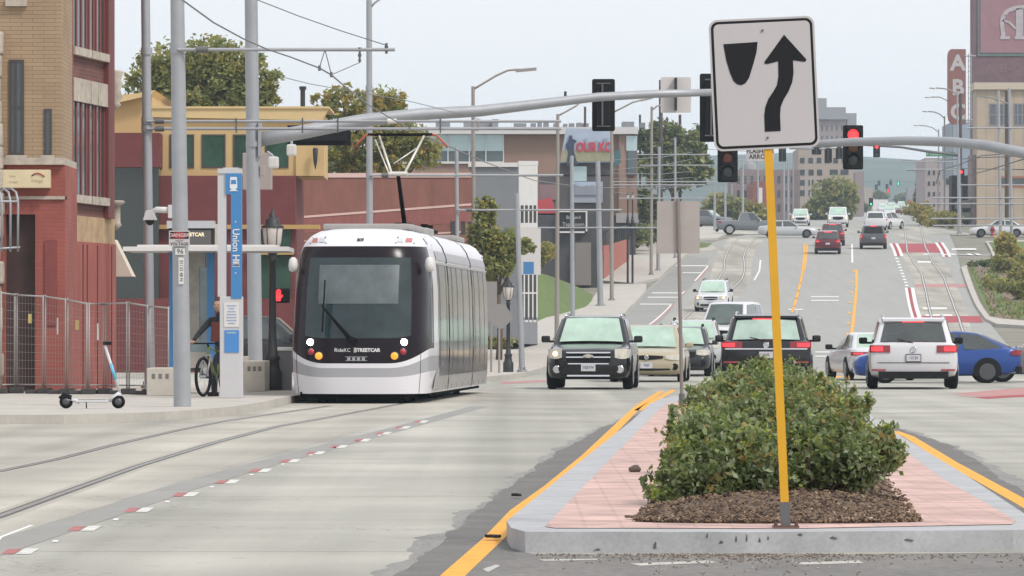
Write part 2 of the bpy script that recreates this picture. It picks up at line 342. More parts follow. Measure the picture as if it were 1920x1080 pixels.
# dark strip along the median, yellow lines
def band(name, inner, outer, m, off, jit):
    # strip between two edges given row by row; its outer edge wanders like a worn patch edge
    r0, r1 = max(inner[0][1], outer[0][1]), min(inner[-1][1], outer[-1][1]); y0, y1 = G(0, r0).y, G(0, r1).y
    n = int(abs(y0-y1)/.25); A, B_ = [], []; w = 0
    for k in range(n+1):
        Y = y0+(y1-y0)*k/n; row = HY+H*F/Y if Y < 110 else r0
        w = w*.7+random.gauss(0, jit)*.6
        xi = float(np.interp(row, [p[1] for p in inner], [p[0] for p in inner])); xo = float(np.interp(row, [p[1] for p in outer], [p[0] for p in outer]))
        Xi, Xo = (xi-960)*Y/F, (xo-960)*Y/F; w_ = max(-abs(Xi-Xo)*.7, min(abs(Xi-Xo)*.7, w))
        A.append((Xi, Y)); B_.append((Xo+w_, Y))
    return sheet(name, A+B_[::-1], m, off, world=True, cap='strip')
Mf = mat('asphalt_feathered', (.235,.232,.218), .9, var=.2, scale=1.2, stretch=(2,.2,1), var2=.1)
iL = [(1262,745),(1240,765),(1205,800),(1105,885),(1000,985),(975,1030),(940,1130)]
oL = [(1250,745),(1238,758),(1182,782),(1106,812),(1046,848),(955,915),(830,1008),(764,1062),(655,1130)]
band('road_patch', iL, [(x-30*(y-700)/330, y) for x, y in oL], Mf, .006, .05); band('road_patch', iL, oL, M_asph, .008, .022)
iR = [(1672,802),(1694,822),(1812,894),(1905,956),(1990,1010)]; oR = [(1682,802),(1722,815),(1776,834),(1828,861),(1885,904),(1985,958),(2040,1010)]
band('road_patch', iR, [(x+26*(y-790)/100, y) for x, y in oR], Mf, .006, .05); band('road_patch', iR, oR, M_asph, .008, .022)
sheet('road_patch', [(930,1026),(1000,1039),(1400,1041),(2200,1034),(2200,1130),(900,1130)], mat('asphalt_gutter', (.16,.152,.143), .9, var=.25, scale=1.1, stretch=(1,.35,1), var2=.15), .007)
sheet('road_patch', [(900,1052),(1250,1046),(2100,1040),(2100,1130),(700,1130)], mat('asphalt_gutter', (.16,.152,.143), .9, var=.25, scale=1.1, stretch=(1,.35,1), var2=.15), .012)
line('lane_line', [(815,1112),(862,1068),(926,1010),(973,958),(1036,911),(1102,855),(1154,804),(1197,762),(1240,734)], .13, M_yel, .016)
line('lane_line', [(1196,770),(1222,754),(1264,731)], .13, M_yel, .016)
line('lane_line', [(1676,809),(1704,819),(1783,868),(1920,944),(1990,984)], .13, M_yel, .016)
line('lane_line', [(1530,712),(1570,705)], .5, M_yel, .016)
for q in ([(1780,739),(1920,727),(1990,724),(1990,736),(1840,744)],): sheet('crossing_band', q, M_redp, .01); sheet('crossing_band', [(1785,741),(1830,745),(1960,738),(1960,742),(1850,748)], M_red, .014)
sheet('crossing_band', [(940,716),(1035,712),(1035,716),(940,720)], M_redp, .014)
# pavements (raised)
sheet('sidewalk', [(-700,796),(-300,796),(120,795.5),(250,792),(360,786),(440,778),(500,767),(540,757),(600,750),(760,740),(760,727),(-700,727)], M_walk, 0, .13)
sheet('sidewalk', [(-700,727),(640,727),(640,719),(-700,719)], M_walk, .002, .12)
sheet('sidewalk', [(600,700),(860,716),(915,715),(985,707),(1033,691),(1030,676),(1095,636),(1163,601),(1180,580),(1212,546),(1212,536),(1130,536),(1100,575),(1040,592),(1000,610),(940,645),(600,690)], M_walk, 0, .13)
sheet('sidewalk', [(1100,527),(1190,535),(1236,524),(1256,505),(1290,478),(1345,470),(1335,462),(1260,460),(1190,460),(1150,490),(1100,515)], M_walk, 0, .13)
sheet('sidewalk', [(1270,452),(1345,449),(1390,428),(1380,424),(1270,430)], M_walk, 0, .13)
sheet('grass_verge', [(1290,470),(1325,467),(1337,460),(1300,458)], M_grass, .14)
sheet('sidewalk', [(1802,504),(1848,602),(1870,612),(1960,618),(1960,503),(1815,500)], M_walk, 0, .13)
sheet('planting_bed', [(1813,505),(1856,598),(1880,602),(1960,609),(1960,504)], M_soil, .136)
for q in ([(1815,505),(1828,505),(1870,596),(1860,597)], [(1850,506),(1864,506),(1892,590),(1880,598)], [(1890,575),(1960,560),(1960,606),(1905,603)]): sheet('grass_strip', q, M_grass, .15)
sheet('sidewalk', [(1848,455),(1864,492),(1960,494),(1960,452)], M_walk, 0, .12)
sheet('grass_verge', [(1853,457),(1869,488),(1960,490),(1960,455)], M_grass, .126)
# grassy bank beside the grey building
gb = MB(); bank = [[(1003,606),(1000,580),(1000,545),(1000,510)], [(1050,596),(1045,570),(1035,540),(1025,515)], [(1100,582),(1095,562),(1080,545),(1065,530)], [(1127,568),(1122,560),(1112,552),(1100,545)]]
bz = [(0.1,.35,.8,1.3),(.1,.3,.7,1.15),(.1,.22,.45,.8),(.08,.12,.2,.35)]
vs = []
for i in range(4):
    b0 = G(*bank[i][0])
    for j in range(4):
        s = F/(b0.y+j*7); p = W(bank[i][j][0], bank[i][j][1], s); vs.append((p.x, p.y, p.z))
gb.add(vs, [(i*4+j, i*4+j+1, (i+1)*4+j+1, (i+1)*4+j) for i in range(3) for j in range(3)], 0, True)
gb.build('grass_bank', M_grass)['kind'] = 'structure'
# median: kerb ring with brick paving
mo = [(950,1014),(958,1028),(985,1036),(1400,1037),(1900,1033),(1985,1029),(1945,978,1),(1907,954,1),(1815,893,1),(1694,820,1),(1658,801,1),(1622,768,1),(1545,729,1),(1500,720,1),(1400,735),(1240,760),(1218,772),(1185,806),(1100,880)]
T = .12
sheet('median_kerb', [tuple(G(q[0], q[1], T if len(q) > 2 else 0)[:2]) for q in mo], M_kerb, 0, .12, world=True)
mi_ = [(1022,988),(1040,991),(1480,992),(1898,984),(1904,976),(1767,898),(1681,835),(1630,800),(1600,772),(1535,732),(1490,724),(1400,735),(1250,757),(1236,768),(1205,800),(1110,896)]
sheet('median_paving', [tuple(G(x, y, T)[:2]) for x, y in mi_], M_paver, T+.004, world=True)
for q in ([(1180,1058),(1330,1052),(1345,1056),(1200,1062)], [(1490,1056),(1610,1052),(1620,1057),(1500,1060)], [(905,1068),(930,1060),(938,1062),(915,1074)], [(1010,1050),(1120,1049),(1130,1051),(1020,1053)]): sheet('road_scrape', q, mat('chalky_scrape', (.42,.41,.38), .9, var=.3, scale=9), .02)
# ---------------------------------------------------------------- buildings
M_ybrick = brick('tan_brick', (.36,.255,.155), (.32,.222,.132), (.23,.165,.11), bw=.42, var=.12)
M_rbrick = brick('red_brick', (.165,.058,.045), (.135,.046,.037), (.16,.10,.085), var=.18)
M_rpaint = brick('red_painted_brick', (.30,.085,.066), (.275,.077,.06), (.24,.07,.056), var=.2)
M_dkred = mat('dark_red_wall', (.14,.035,.035), .85, var=.12, scale=2)
M_wallred = mat('red_brick_wing', (.19,.073,.054), .88, var=.2, scale=.7, var2=.05)
M_stone = mat('limestone', (.42,.37,.31), .9, var=.25, scale=5, bump=.6)
M_cream = mat('cream_stucco', (.52,.36,.17), .85, var=.06, scale=1)
M_cream2 = mat('cream_trim', (.58,.43,.22), .8, var=.05, scale=1)
M_gray = mat('grey_render', (.20,.21,.225), .85, var=.08, scale=.6)
M_white = mat('white_render', (.62,.61,.59), .8, var=.06, scale=1)
M_win = mat('window_glass', (.045,.055,.055), .08, spec=.8, var=.3, scale=.8)
M_wing = mat('green_reflection_glass', (.03,.075,.055), .08, spec=.8, var=.5, scale=.9)  # green base and mottling put reflections into window colour; street-level glazing is green
M_winl = mat('pale_window_glass', (.40,.52,.53), .12, metal=.35, var=.1, scale=.3)
M_frame = mat('window_frame_dark', (.05,.045,.045), .6)
M_fred = mat('window_frame_red', (.17,.04,.035), .6)
M_capw = mat('white_coping', (.62,.60,.58), .6)
M_boardw = mat('weathered_plywood', (.42,.29,.17), .9, var=.25, scale=3)
M_dark = mat('dark_void', (.018,.018,.02), .8)
M_iron = mat('black_iron', (.022,.023,.026), .55)
M_galv = mat('galvanised_steel', (.34,.35,.37), .5, metal=.35, var=.08, scale=2)
M_polet = mat('bronze_grey_pole', (.27,.245,.22), .6, var=.06, scale=2)
M_tanb = mat('tan_brick_far', (.44,.36,.28), .9, var=.1, scale=.5)
M_brown = mat('brown_panel_wall', (.27,.175,.135), .85, var=.08, scale=.4)
M_purp = brick('plum_brick', (.17,.095,.105), (.15,.085,.095), (.15,.10,.11), bw=.6, rh=.25, ms=.02, var=.15)
M_muralp = mat('faded_mural_pink', (.30,.165,.185), .9, var=.1, scale=.6)
def fb(mb, x0, y0, x1, y1, s, dep, mi=0, out=0, b=0):
    a, c = W(x0, y0, s), W(x1, y1, s)
    return mb.box(a.x, c.x, a.y-out, a.y+dep, c.z, a.z, mi, b)
def window(parent, x0, y0, x1, y1, s, frame=M_frame, glass=M_win, fw=.06, muls=(), rails=(), sill=None, rec=.0):
    a, c = W(x0, y0, s), W(x1, y1, s); y = a.y; out = .03
    m = MB()
    m.box(a.x, c.x, y-out, y+.1, a.z-fw, a.z).box(a.x, c.x, y-out, y+.1, c.z, c.z+fw)
    m.box(a.x, a.x+fw, y-out, y+.1, c.z+fw, a.z-fw).box(c.x-fw, c.x, y-out, y+.1, c.z+fw, a.z-fw)
    for t in muls: xx = a.x+(c.x-a.x)*t; m.box(xx-fw/2, xx+fw/2, y-out+.004, y+.1, c.z+fw, a.z-fw)
    for t in rails: zz = c.z+(a.z-c.z)*t; m.box(a.x+fw, c.x-fw, y-out+.008, y+.1, zz-fw/2, zz+fw/2)
    w = m.build('window', frame, parent)
    MB().box(a.x+fw*.5, c.x-fw*.5, y-.012, y+.05, c.z+fw*.5, a.z-fw*.5).build('pane', glass, w)
    if sill: MB().box(a.x-.06, c.x+.06, y-.1, y+.05, c.z-.14, c.z-.002).build('sill', sill, w)
    return w
# --- tan and red-painted brick building, left edge
s = 100; o = GS(40, s)
B = thing('brick_building', 'tan brick building with red painted ground floor at the left edge', 'building', o)
m = MB(); fb(m, -420, -560, 115, 296, s, 2.5); m.build('wall', M_ybrick, B)
m = MB(); fb(m, -420, 309, 10, 760, s, 2.5); fb(m, 66, 372, 122, 760, s, 2.5); fb(m, 10, 309, 122, 372, s, 2.5); fb(m, 10, 372, 66, 402, s, 2.5); m.build('ground_floor_wall', M_rpaint, B)
m = MB(); fb(m, -420, 296, 121, 309, s, 2.5, 0, .12); m.build('belt_course', M_stone, B)
m = MB(); fb(m, -420, 368, 122, 374, s, .3, 0, .05); m.build('belt_course', M_stone, B)
m = MB(); fb(m, 5, 402, 66, 760, s, .2, 0, -.9); m.build('recessed_entry', mat('dark_entry', (.05,.022,.02), .7, var=.3, scale=2), B)
m = MB(); fb(m, 18, 382, 58, 402, s, .05, 0, .02); m.build('transom', M_rpaint, B)
window(B, 17, 112, 45, 291, s, muls=(.42,), rails=(.5,), sill=M_stone, fw=.05)
window(B, 83, 204, 97, 291, s, fw=.03, sill=M_stone)
window(B, 17, -170, 45, -2, s, muls=(.42,), rails=(.5,), sill=M_stone, fw=.05)
m = MB(); fb(m, 84, 450, 106, 610, s, .05, 0, .03); m.build('blocked_door', mat('red_boarding', (.20,.05,.045), .8, var=.2, scale=2), B)
# rough stone pier at the very edge of view
m = MB(); z = 0
for k in range(16):
    y0 = 60+k*43; j = random.uniform(-.05, .06)
    a, c = W(-60, y0, s), W(5, y0+43, s); m.box(a.x, c.x+j, a.y-.32, a.y-.005, c.z, a.z, 0, .05)
m.build('stone_pier', M_stone, B)
S = MB(); fb(S, 7, 319, 96, 353, s, .22, 0, .24, .01)
sg = S.build('sign_box', mat('cream_sign_box', (.62,.52,.33), .7, var=.1, scale=2), B)
a = W(72, 340, s); S = MB().text('Fringe', (a.x, a.y-.245, a.z), .06, mi=0); a = W(26, 331, s); S.text('Salon', (a.x, a.y-.245, a.z), .04); a = W(28, 342, s); S.text('Design', (a.x, a.y-.245, a.z), .04)
S.build('sign_lettering', mat('faded_sign_print', (.40,.33,.22), .8), sg)
a = W(72, 330, s); MB().tube([(a.x-.1+.06*i, a.y-.25, a.z+.045*math.sin(i*.9)) for i in range(5)], .012).build('sign_emblem', M_red, sg)
aw = MB()
for i, x in enumerate((-8, 12, 28, 42)):
    p = W(x, 353, s); aw.tube([(p.x-.35+.1*0, p.y-.05, p.z), (p.x-.16, p.y-.45, p.z-.02), (p.x-.04, p.y-.75, p.z-.1), (p.x, p.y-.8, p.z-.28), (p.x, p.y-.8, p.z-1.2)], .022)
p, q = W(-40, 380, s), W(44, 380, s); aw.tube([(p.x, p.y-.8, p.z), (q.x, q.y-.8, q.z)], .022); p, q = W(-40, 471, s), W(46, 465, s); aw.tube([(p.x, p.y-.8, p.z), (q.x, q.y-.8, q.z)], .022)
aw.build('awning_frame', M_galv, B)
# --- red brick building seen obliquely
A0, A1 = W(118, 620, 98), W(215, 620, 93.6)
dr = (A1-A0).normalized(); nn = Vector((dr.y, -dr.x, 0)); LEN = (A1-A0).length
B = thing('brick_building', 'dark red brick building with tall narrow windows and boarded ground floor', 'building', (A0.x, A0.y, 0))
def sb(mb, t0, t1, z0, z1, out, dep, mi=0):      # slab on the oblique facade: t along it, out towards the street
    p = A0+dr*t0*LEN+nn*out; q = A0+dr*t1*LEN+nn*out
    r_, s_ = q-nn*(out+dep), p-nn*(out+dep)
    P = [Vector((v.x, v.y, z)) for z in (z0, z1) for v in (p, q, r_, s_)]
    return mb.add(P, [(0,1,2,3),(4,5,6,7),(0,1,5,4),(1,2,6,5),(2,3,7,6),(3,0,4,7)], mi)
def zt(y, s): return H-(y-HY)/s
m = MB(); sb(m, 0, 1, 3.5, 12, 0, 3); m.build('wall', M_rbrick, B)
m = MB(); sb(m, 0, .2, 12, 12.3, .2, 3); sb(m, 0, .12, 3.05, 12, .08, .2); sb(m, .78, .9, 3.5, 12, .1, .2); m.build('pilaster', M_fred, B)
m = MB(); sb(m, -.05, 1, .1, 3.0, .03, 3); m.build('boarded_shopfront', mat('red_plywood', (.31,.088,.072), .9, var=.22, scale=1.5, stretch=(3,3,.6)), B)
m = MB(); sb(m, .12, .98, 3.0, 3.5, .02, 3); m.build('plywood_patch', M_boardw, B)
m = MB()
for t in (.08, .34, .42, .62, .9): sb(m, t, t+.008, .1, 2.95, .045, .05)
m.build('hanging_cable', mat('cable_brown', (.09,.04,.035), .8), B)
for zl, zh, name in ((3.9, 6.15, 'lower'), (6.75, 10.5, 'upper')):
    for (t0, t1, nb) in ((.14, .42, 3), (.475, .56, 1), (.61, .77, 2)):
        m = MB()
        for k in range(nb+1):
            tt = t0+(t1-t0)*k/nb; sb(m, max(tt-.012,0), tt+.012, zl, zh-.45, .03, .1)
        w = m.build('window', M_fred, B)
        m = MB(); sb(m, t0, t1, zl, zh-.4, .012, .1); m.build('pane', M_win, w)
        m = MB(); sb(m, t0-.02, t1+.02, zl-.16, zl-.005, .12, .1); m.build('sill', M_stone, w)
        if zl < 5: m = MB(); sb(m, t0-.02, t1+.02, zh-.45, zh, .09, .1); m.build('lintel', M_stone, w)
c = W(216, 165, 93); m = MB().lathe((c.x, c.y-.2, c.z-.35), [(.02,-.1),(.14,0),(.10,.05),(.17,.15),(.12,.3),(.18,.42),(.13,.5),(.2,.66),(.12,.7)], 14); m.build('corbel', M_stone, B)
c = W(218, 395, 93); m = MB().lathe((c.x, c.y-.2, c.z-.3), [(.02,-.1),(.13,0),(.10,.05),(.10,.4),(.2,.46),(.16,.5)], 14); m.build('corbel', M_stone, B)
p = [W(214, 449, 93), W(248, 518, 93), W(213, 518, 93)]; MB().prism(p, (0,.9,0)).build('door_awning', mat('cream_canvas', (.60,.53,.44), .9, var=.08), B)
# --- cream restaurant with dark red base
s = 62; o = GS(420, s)
B = thing('restaurant_building', 'cream stucco building with windows coloured with green reflections above a dark red brick base', 'building', o)
m = MB(); fb(m, 285, 212, 605, 330, s, 4); fb(m, 555, 262, 608, 330, s, .5, 0, .08); m.build('wall', M_cream, B)
m = MB(); p = [W(208, 180, s), W(285, 172, s), W(285, 258, s), W(208, 258, s)]; m.prism(p, (0, 12, 0)); m.build('sloped_wing_wall', M_cream, B)
m = MB(); p = [W(208, 188, s), W(280, 171, s), W(292, 170, s), W(285, 179, s), W(208, 197, s)]; m.prism([q+Vector((0,-.35,0)) for q in p], (0, 12.5, 0)); m.build('roof', M_cream2, B)
m = MB(); p = [W(285, 203, s), W(618, 203, s), W(605, 226, s), W(285, 220, s)]; m.prism([q+Vector((0,-.15,0)) for q in p], (0, .14, 0)); fb(m, 283, 200, 618, 204, s, 4, 0, .2); m.build('cornice', M_cream2, B)
m = MB(); fb(m, 300, 330, 555, 700, s, 12, 0, .3); m.build('base_wall', M_dkred, B)
m = MB(); fb(m, 196, 252, 305, 316, s, 5, 0, 1.2); m.build('porch_fascia', M_dkred, B)
m = MB(); fb(m, 200, 316, 302, 560, s, .3, 0, .9); m.build('shop_glazing', mat('shop_glass', (.022,.03,.026), .1, spec=.8), B)
m = MB(); fb(m, 205, 560, 660, 700, s, .3, 0, .92); m.build('base_wall', M_dkred, B)
for x0, x1 in ((318,364),(378,423),(437,472),(497,541)): window(B, x0, 252, x1, 315, s, M_frame, M_wing, .05)
m = MB(); fb(m, 484, 430, 546, 560, s, .3, 0, .35); m.build('shop_glazing', M_wing, B)
m = MB(); fb(m, 300, 422, 600, 430, s, .3, 0, .5); fb(m, 470, 470, 552, 478, s, .5, 0, .6); m.build('belt_course', mat('ochre_band', (.42,.27,.10), .8), B)
c = W(592, 290, s); m = MB().lathe((c.x, c.y-.3, c.z-.3), [(.01,-.15),(.06,.1),(.08,.45),(.05,.5)], 10); m.build('wall_ornament', M_iron, B)
c = W(565, 206, s); m = MB().cyl((c.x, c.y+1, c.z), (c.x, c.y+1, c.z+.72), .075).cyl((c.x, c.y+1, c.z+.66), (c.x, c.y+1, c.z+.76), .11); m.build('chimney', M_iron, B)
# red wing running towards the street
m = MB(); p0, p1 = W(553, 620, 60), W(888, 620, 53)
def wing(mb, y0a, y0b, y1a, y1b, out, t0=0, t1=1, mi=0, dep=4):
    P = []
    for (t, ya, yb) in ((t0, y0a, y1a), (t1, y0b, y1b)):
        q = p0.lerp(p1, t); sc = F/q.y
        P += [Vector((q.x, q.y-out, H-(ya-HY)/sc)), Vector((q.x, q.y-out, H-(yb-HY)/sc))]
    a, b_, c, d = P[0], P[1], P[3], P[2]
    return mb.prism([a, b_, c, d], (0, dep+out, 0), mi)
WB = thing('brick_building', 'low salmon red brick wing with pale ledge behind the streetcar', 'building', (p0.x, p0.y, 0))
m = MB(); wing(m, 332, 332, 700, 690, 0); m.build('wall', M_wallred, WB)
m = MB(); wing(m, 325, 324, 333, 333, .15); m.build('coping', mat('pink_coping', (.55,.38,.34), .8), WB)
m = MB(); wing(m, 406, 381, 410, 385, .1); wing(m, 452, 432, 454, 435, .06); m.build('ledge', mat('pink_coping', (.55,.38,.34), .8), WB)
m = MB(); wing(m, 411, 386, 438, 416, .04); m.build('brick_band', mat('brick_band_dark', (.22,.07,.06), .9, var=.15, scale=3), WB)
c = W(827, 420, 52); MB().box(c.x-.07, c.x+.07, c.y-.4, c.y-.2, 3, c.z+1.75).build('downpipe', mat('brown_downpipe', (.17,.05,.035), .7), WB)
a, c = W(800, 442, 52), W(905, 424, 52); MB().prism([a, c, c+Vector((0,0,-.12)), a+Vector((0,0,-.12))], (0,-.3,0)).build('canopy_beam', mat('ochre_band', (.42,.27,.10), .8), WB)
for x in (849, 868, 882): window(WB, x-4, 415, x+4, 440, 53.9, fw=.03)
# --- grey building with white front
s = 50; o = GS(930, s)
B = thing('commercial_building', 'small grey building with white corner front and narrow dark windows', 'building', o)
m = MB(); p = [W(880, 312, s), W(972, 312, s), W(972, 640, s), W(880, 640, s)]; m.prism(p, (.6, 14, 0)); m.build('wall', M_gray, B)
Q0, Q1 = W(972, 620, s), W(1008, 620, 47.6)
def qd(mb, x0, x1, y0, y1, out=0, dep=2):
    P = []
    for x in (x0, x1):
        q = Q0.lerp(Q1, (x-972)/36); P.append((q, F/q.y))
    v = [Vector((P[0][0].x, P[0][0].y-out, H-(y0-HY)/P[0][1])), Vector((P[1][0].x, P[1][0].y-out, H-(y0-HY)/P[1][1])), Vector((P[1][0].x, P[1][0].y-out, H-(y1-HY)/P[1][1])), Vector((P[0][0].x, P[0][0].y-out, H-(y1-HY)/P[0][1]))]
    return mb.prism(v, (-.3*0, dep+out, 0))
m = MB(); qd(m, 972.5, 1008, 308, 595, .02); m.build('front_wall', M_white, B)
m = MB(); qd(m, 972.5, 1008, 595, 645, .02); m.build('plinth', M_gray, B)
m = MB(); fb(m, 878, 305, 972, 313, s, 12, 0, .1); qd(m, 972, 1009, 302, 310, .12); m.build('coping', M_capw, B)
for (ya, yb) in ((385,418), (515,600)):
    for x in (976.5, 984.5, 992.5, 1000.5):
        m = MB(); qd(m, x-.4, x+5, ya, yb, .05, .1); w = m.build('window', M_dark, B)
        m = MB(); qd(m, x-.7, x+5, yb, yb+4, .09, .1); m.build('sill', M_capw, w)
m = MB(); qd(m, 972, 1008, 420, 427, .12, .3); qd(m, 972, 1008, 548, 551, .12, .2); m.build('belt_course', M_capw, B)
a, c = W(976, 428, 51), W(1014, 515, 51)
sgn = thing('hanging_sign', 'pale square sign board with a blue panel on the white corner building', 'sign', (a.x, a.y, a.z))
MB().box(a.x, c.x, a.y-.05, a.y+.05, c.z, a.z).build('board', M_capw, sgn)
a, c = W(981, 491, 51.2), W(1001, 514, 51.2); MB().box(a.x, c.x, a.y-.06, a.y-.02, c.z, a.z).build('blue_panel', mat('sign_blue', (.06,.22,.46), .6), sgn)
# --- large brown and glass building
s = 26; o = GS(1000, s)
B = thing('office_building', 'long flat roofed brown building with pale glass bays and rooftop units', 'building', o)
m = MB(); fb(m, 944, 252, 1195, 420, s, 20); fb(m, 700, 305, 944, 420, s, 20); fb(m, 1160, 252, 1175, 420, s, 20, 0, .4); m.build('wall', M_brown, B)
m = MB(); fb(m, 700, 239, 1196, 252, s, 20, 0, .8); m.build('fascia', mat('pale_fascia', (.55,.54,.54), .7), B)
w = MB(); fb(w, 700, 252, 944, 283, s, 1); w.build('curtain_glass', M_winl, B); w = MB(); fb(w, 1174, 255, 1194, 283, s, 1, 0, .5); w.build('curtain_glass', M_winl, B)
w = MB(); fb(w, 700, 283, 944, 306, s, 1); w.build('curtain_glass', mat('dark_curtain_glass', (.07,.10,.11), .12, spec=.7, var=.4, scale=.3), B); w = MB(); fb(w, 1176, 283, 1193, 328, s, 1, 0, .5); w.build('curtain_glass', mat('dark_curtain_glass', (.07,.10,.11), .12, spec=.7, var=.4, scale=.3), B)
m = MB()
for x in (760, 800, 840, 880, 911, 944): fb(m, x-1, 252, x+1, 306, s, .3, 0, .1)
fb(m, 700, 303, 944, 307, s, .3, 0, .2); m.build('mullion', M_capw, B)
for x, w_, h in ((830,26,9),(1000,10,8),(1012,8,10),(1024,10,9),(1042,8,8),(1060,8,7),(1072,10,8),(1086,10,9),(1098,12,8),(1178,22,11),(1205,10,9),(975,24,8)):
    m = MB(); fb(m, x-w_/2, 239-h, x+w_/2, 239, s, 3); m.build('rooftop_unit', M_gray, B)
m = MB(); fb(m, 868, 222, 925, 240, s, 6, 0, -4); fb(m, 922, 220, 934, 240, s, 6, 0, -3); m.build('penthouse', mat('far_grey_wall', (.23,.23,.25), .85), B)
# --- mural billboards on a dark brick building
s = 29; o = GS(1100, s)
B = thing('brick_building', 'dark brick building carrying a painted skyline wall mural', 'building', o)
m = MB(); fb(m, 1012, 328, 1150, 470, s, 12); fb(m, 1050, 305, 1152, 330, s, 12); m.build('wall', mat('dark_plum_wall', (.095,.085,.09), .9, var=.15, scale=.5), B)
m = MB(); p = [W(1061, 241, s), W(1146, 243, s), W(1152, 305, s), W(1050, 306, s)]; m.prism([q+Vector((0,-.5,0)) for q in p], (0,.6,0)); mu = m.build('mural_panel', mat('mural_sky', (.36,.42,.52), .9, var=.15, scale=.6), B)
m = MB(); p = [W(1054, 282, s), W(1149, 282, s), W(1152, 303, s), W(1051, 304, s)]; m.prism([q+Vector((0,-.56,0)) for q in p], (0,.05,0)); m.build('mural_ground', mat('mural_ground', (.28,.27,.18), .9, var=.3, scale=.8), mu)
m = MB()
for x in range(1066, 1148, 5):
    h = random.choice((4,6,8,12,16)); p = [W(x, 276-h, s), W(x+4, 276-h, s), W(x+4, 283, s), W(x, 283, s)]; m.prism([q+Vector((0,-.58,0)) for q in p], (0,.05,0))
m.build('mural_skyline', mat('mural_skyline', (.30,.32,.38), .9), mu)
a = W(1113, 277, s); MB().text('OUR KC', (a.x, a.y-.62, a.z), .55, xs=.75, bold=.06).build('mural_lettering', mat('mural_red', (.48,.05,.08), .8), mu)
m = MB(); a = W(1070, 288, s); m.prism([(a.x+u, a.y-.6, a.z+v-.3) for u, v in ((-.3,-.5),(-.15,-.5),(0,.2),(.3,-.5),(.45,-.45),(.18,.5),(.22,.9),(.4,1.1),(.1,1.25),(.08,1.45),(-.12,1.45),(-.12,1.2),(-.35,.8),(-.15,.4))], (0,.03,0)); m.build('mural_figure', mat('mural_navy', (.05,.06,.10), .9), mu)
m = MB(); fb(m, 1075, 341, 1130, 365, s, .3, 0, .3); mu2 = m.build('mural_panel', mat('mural_sky', (.36,.42,.52), .9), B)
m = MB()
for x in range(1078, 1130, 4): h = random.choice((3,5,8)); fb(m, x, 352-h, x+3, 366, s, .2, 0, .4)
fb(m, 1075, 365, 1130, 380, s, .3, 0, .3); m.build('mural_skyline', mat('mural_skyline', (.30,.32,.38), .9), mu2)
m = MB(); fb(m, 1072, 312, 1100, 340, s, .3, 0, .2); m.build('curtain_glass', M_winl, B)
m = MB(); p = [W(1150, 290, 28), W(1163, 275, 28), W(1164, 305, 28), W(1152, 314, 28)]; m.prism(p, (0,.3,0)); m.build('blade_sign', mat('teal_sign', (.05,.13,.15), .6), B)
# --- bar with red patio wall
s = 30.3; o = GS(1090, s)
B = thing('bar_building', 'low dark bar building with a red awning and terracotta patio wall', 'building', o)
m = MB(); fb(m, 1004, 400, 1122, 428, s, 6); fb(m, 1010, 428, 1120, 545, s, 6); m.build('wall', mat('charcoal_wall', (.06,.058,.062), .85, var=.2, scale=.8), B)
m = MB(); fb(m, 1108, 404, 1192, 520, 26.6, 6); m.build('rear_wall', mat('charcoal_wall', (.06,.058,.062), .85, var=.2, scale=.8), B)
for x_ in (1128, 1142, 1156, 1170): window(B, x_, 430, x_+10, 452, 26.6, fw=.05)
m = MB(); p = [W(1008, 376, s), W(1034, 370, s), W(1044, 403, s), W(1008, 403, s)]; m.prism(p, (0,.8,0)); m.build('awning', mat('red_awning', (.42,.06,.07), .8), B)
m = MB(); fb(m, 1012, 345, 1046, 374, s, 5, 0, -1); m.build('upper_wall', mat('mauve_wall', (.22,.15,.16), .9), B)
m = MB(); fb(m, 1050, 398, 1100, 436, s, .2, 0, .4); sgn = m.build('sign_board', M_dark, B)
m = MB()
for (x0,y0,x1,y1) in ((1049,395,1101,398),(1049,434,1096,437),(1098,398,1101,434)): fb(m, x0, y0, x1, y1, s, .1, 0, .5)
m.build('sign_border', M_capw, sgn)
a = W(1075, 408, s); m = MB().text('Bar and', (a.x, a.y-.45, a.z), .2); a = W(1075, 421, s); m.text('Tap Room', (a.x, a.y-.45, a.z), .22); m.build('sign_lettering', mat('dim_white', (.45,.45,.45), .7), sgn)
m = MB(); fb(m, 1155, 400, 1196, 418, 26.6, .5, 0, .9); m.build('awning_panel', mat('grey_awning', (.30,.28,.28), .9), B)
m = MB(); fb(m, 1078, 455, 1108, 535, s, .3, 0, .5); m.build('patio_door', mat('taupe_panel', (.20,.18,.165), .85), B)
m = MB(); p0_, p1_ = G(1132, 527), G(1180, 490); sc0, sc1 = F/p0_.y, F/p1_.y
m.prism([Vector((p0_.x, p0_.y, p0_.z-.3)), Vector((p1_.x, p1_.y, p1_.z-.3)), Vector((p1_.x, p1_.y, p1_.z+1.5)), Vector((p0_.x, p0_.y, p0_.z+2.2))], (-.25, .1, 0)); m.build('patio_wall', mat('terracotta_wall', (.36,.12,.09), .85, var=.1), B)
m = MB()
for t in range(14):
    q = p0_.lerp(p1_, t/13); h = 2.2-.7*t/13; m.cyl((q.x-.15, q.y, q.z+h), (q.x-.15, q.y, q.z+h+.95), .03, n=6)
m.tube([(p0_.x-.15, p0_.y, p0_.z+3.15), (p1_.x-.15, p1_.y, p1_.z+2.45)], .04); m.build('patio_railing', M_iron, B)
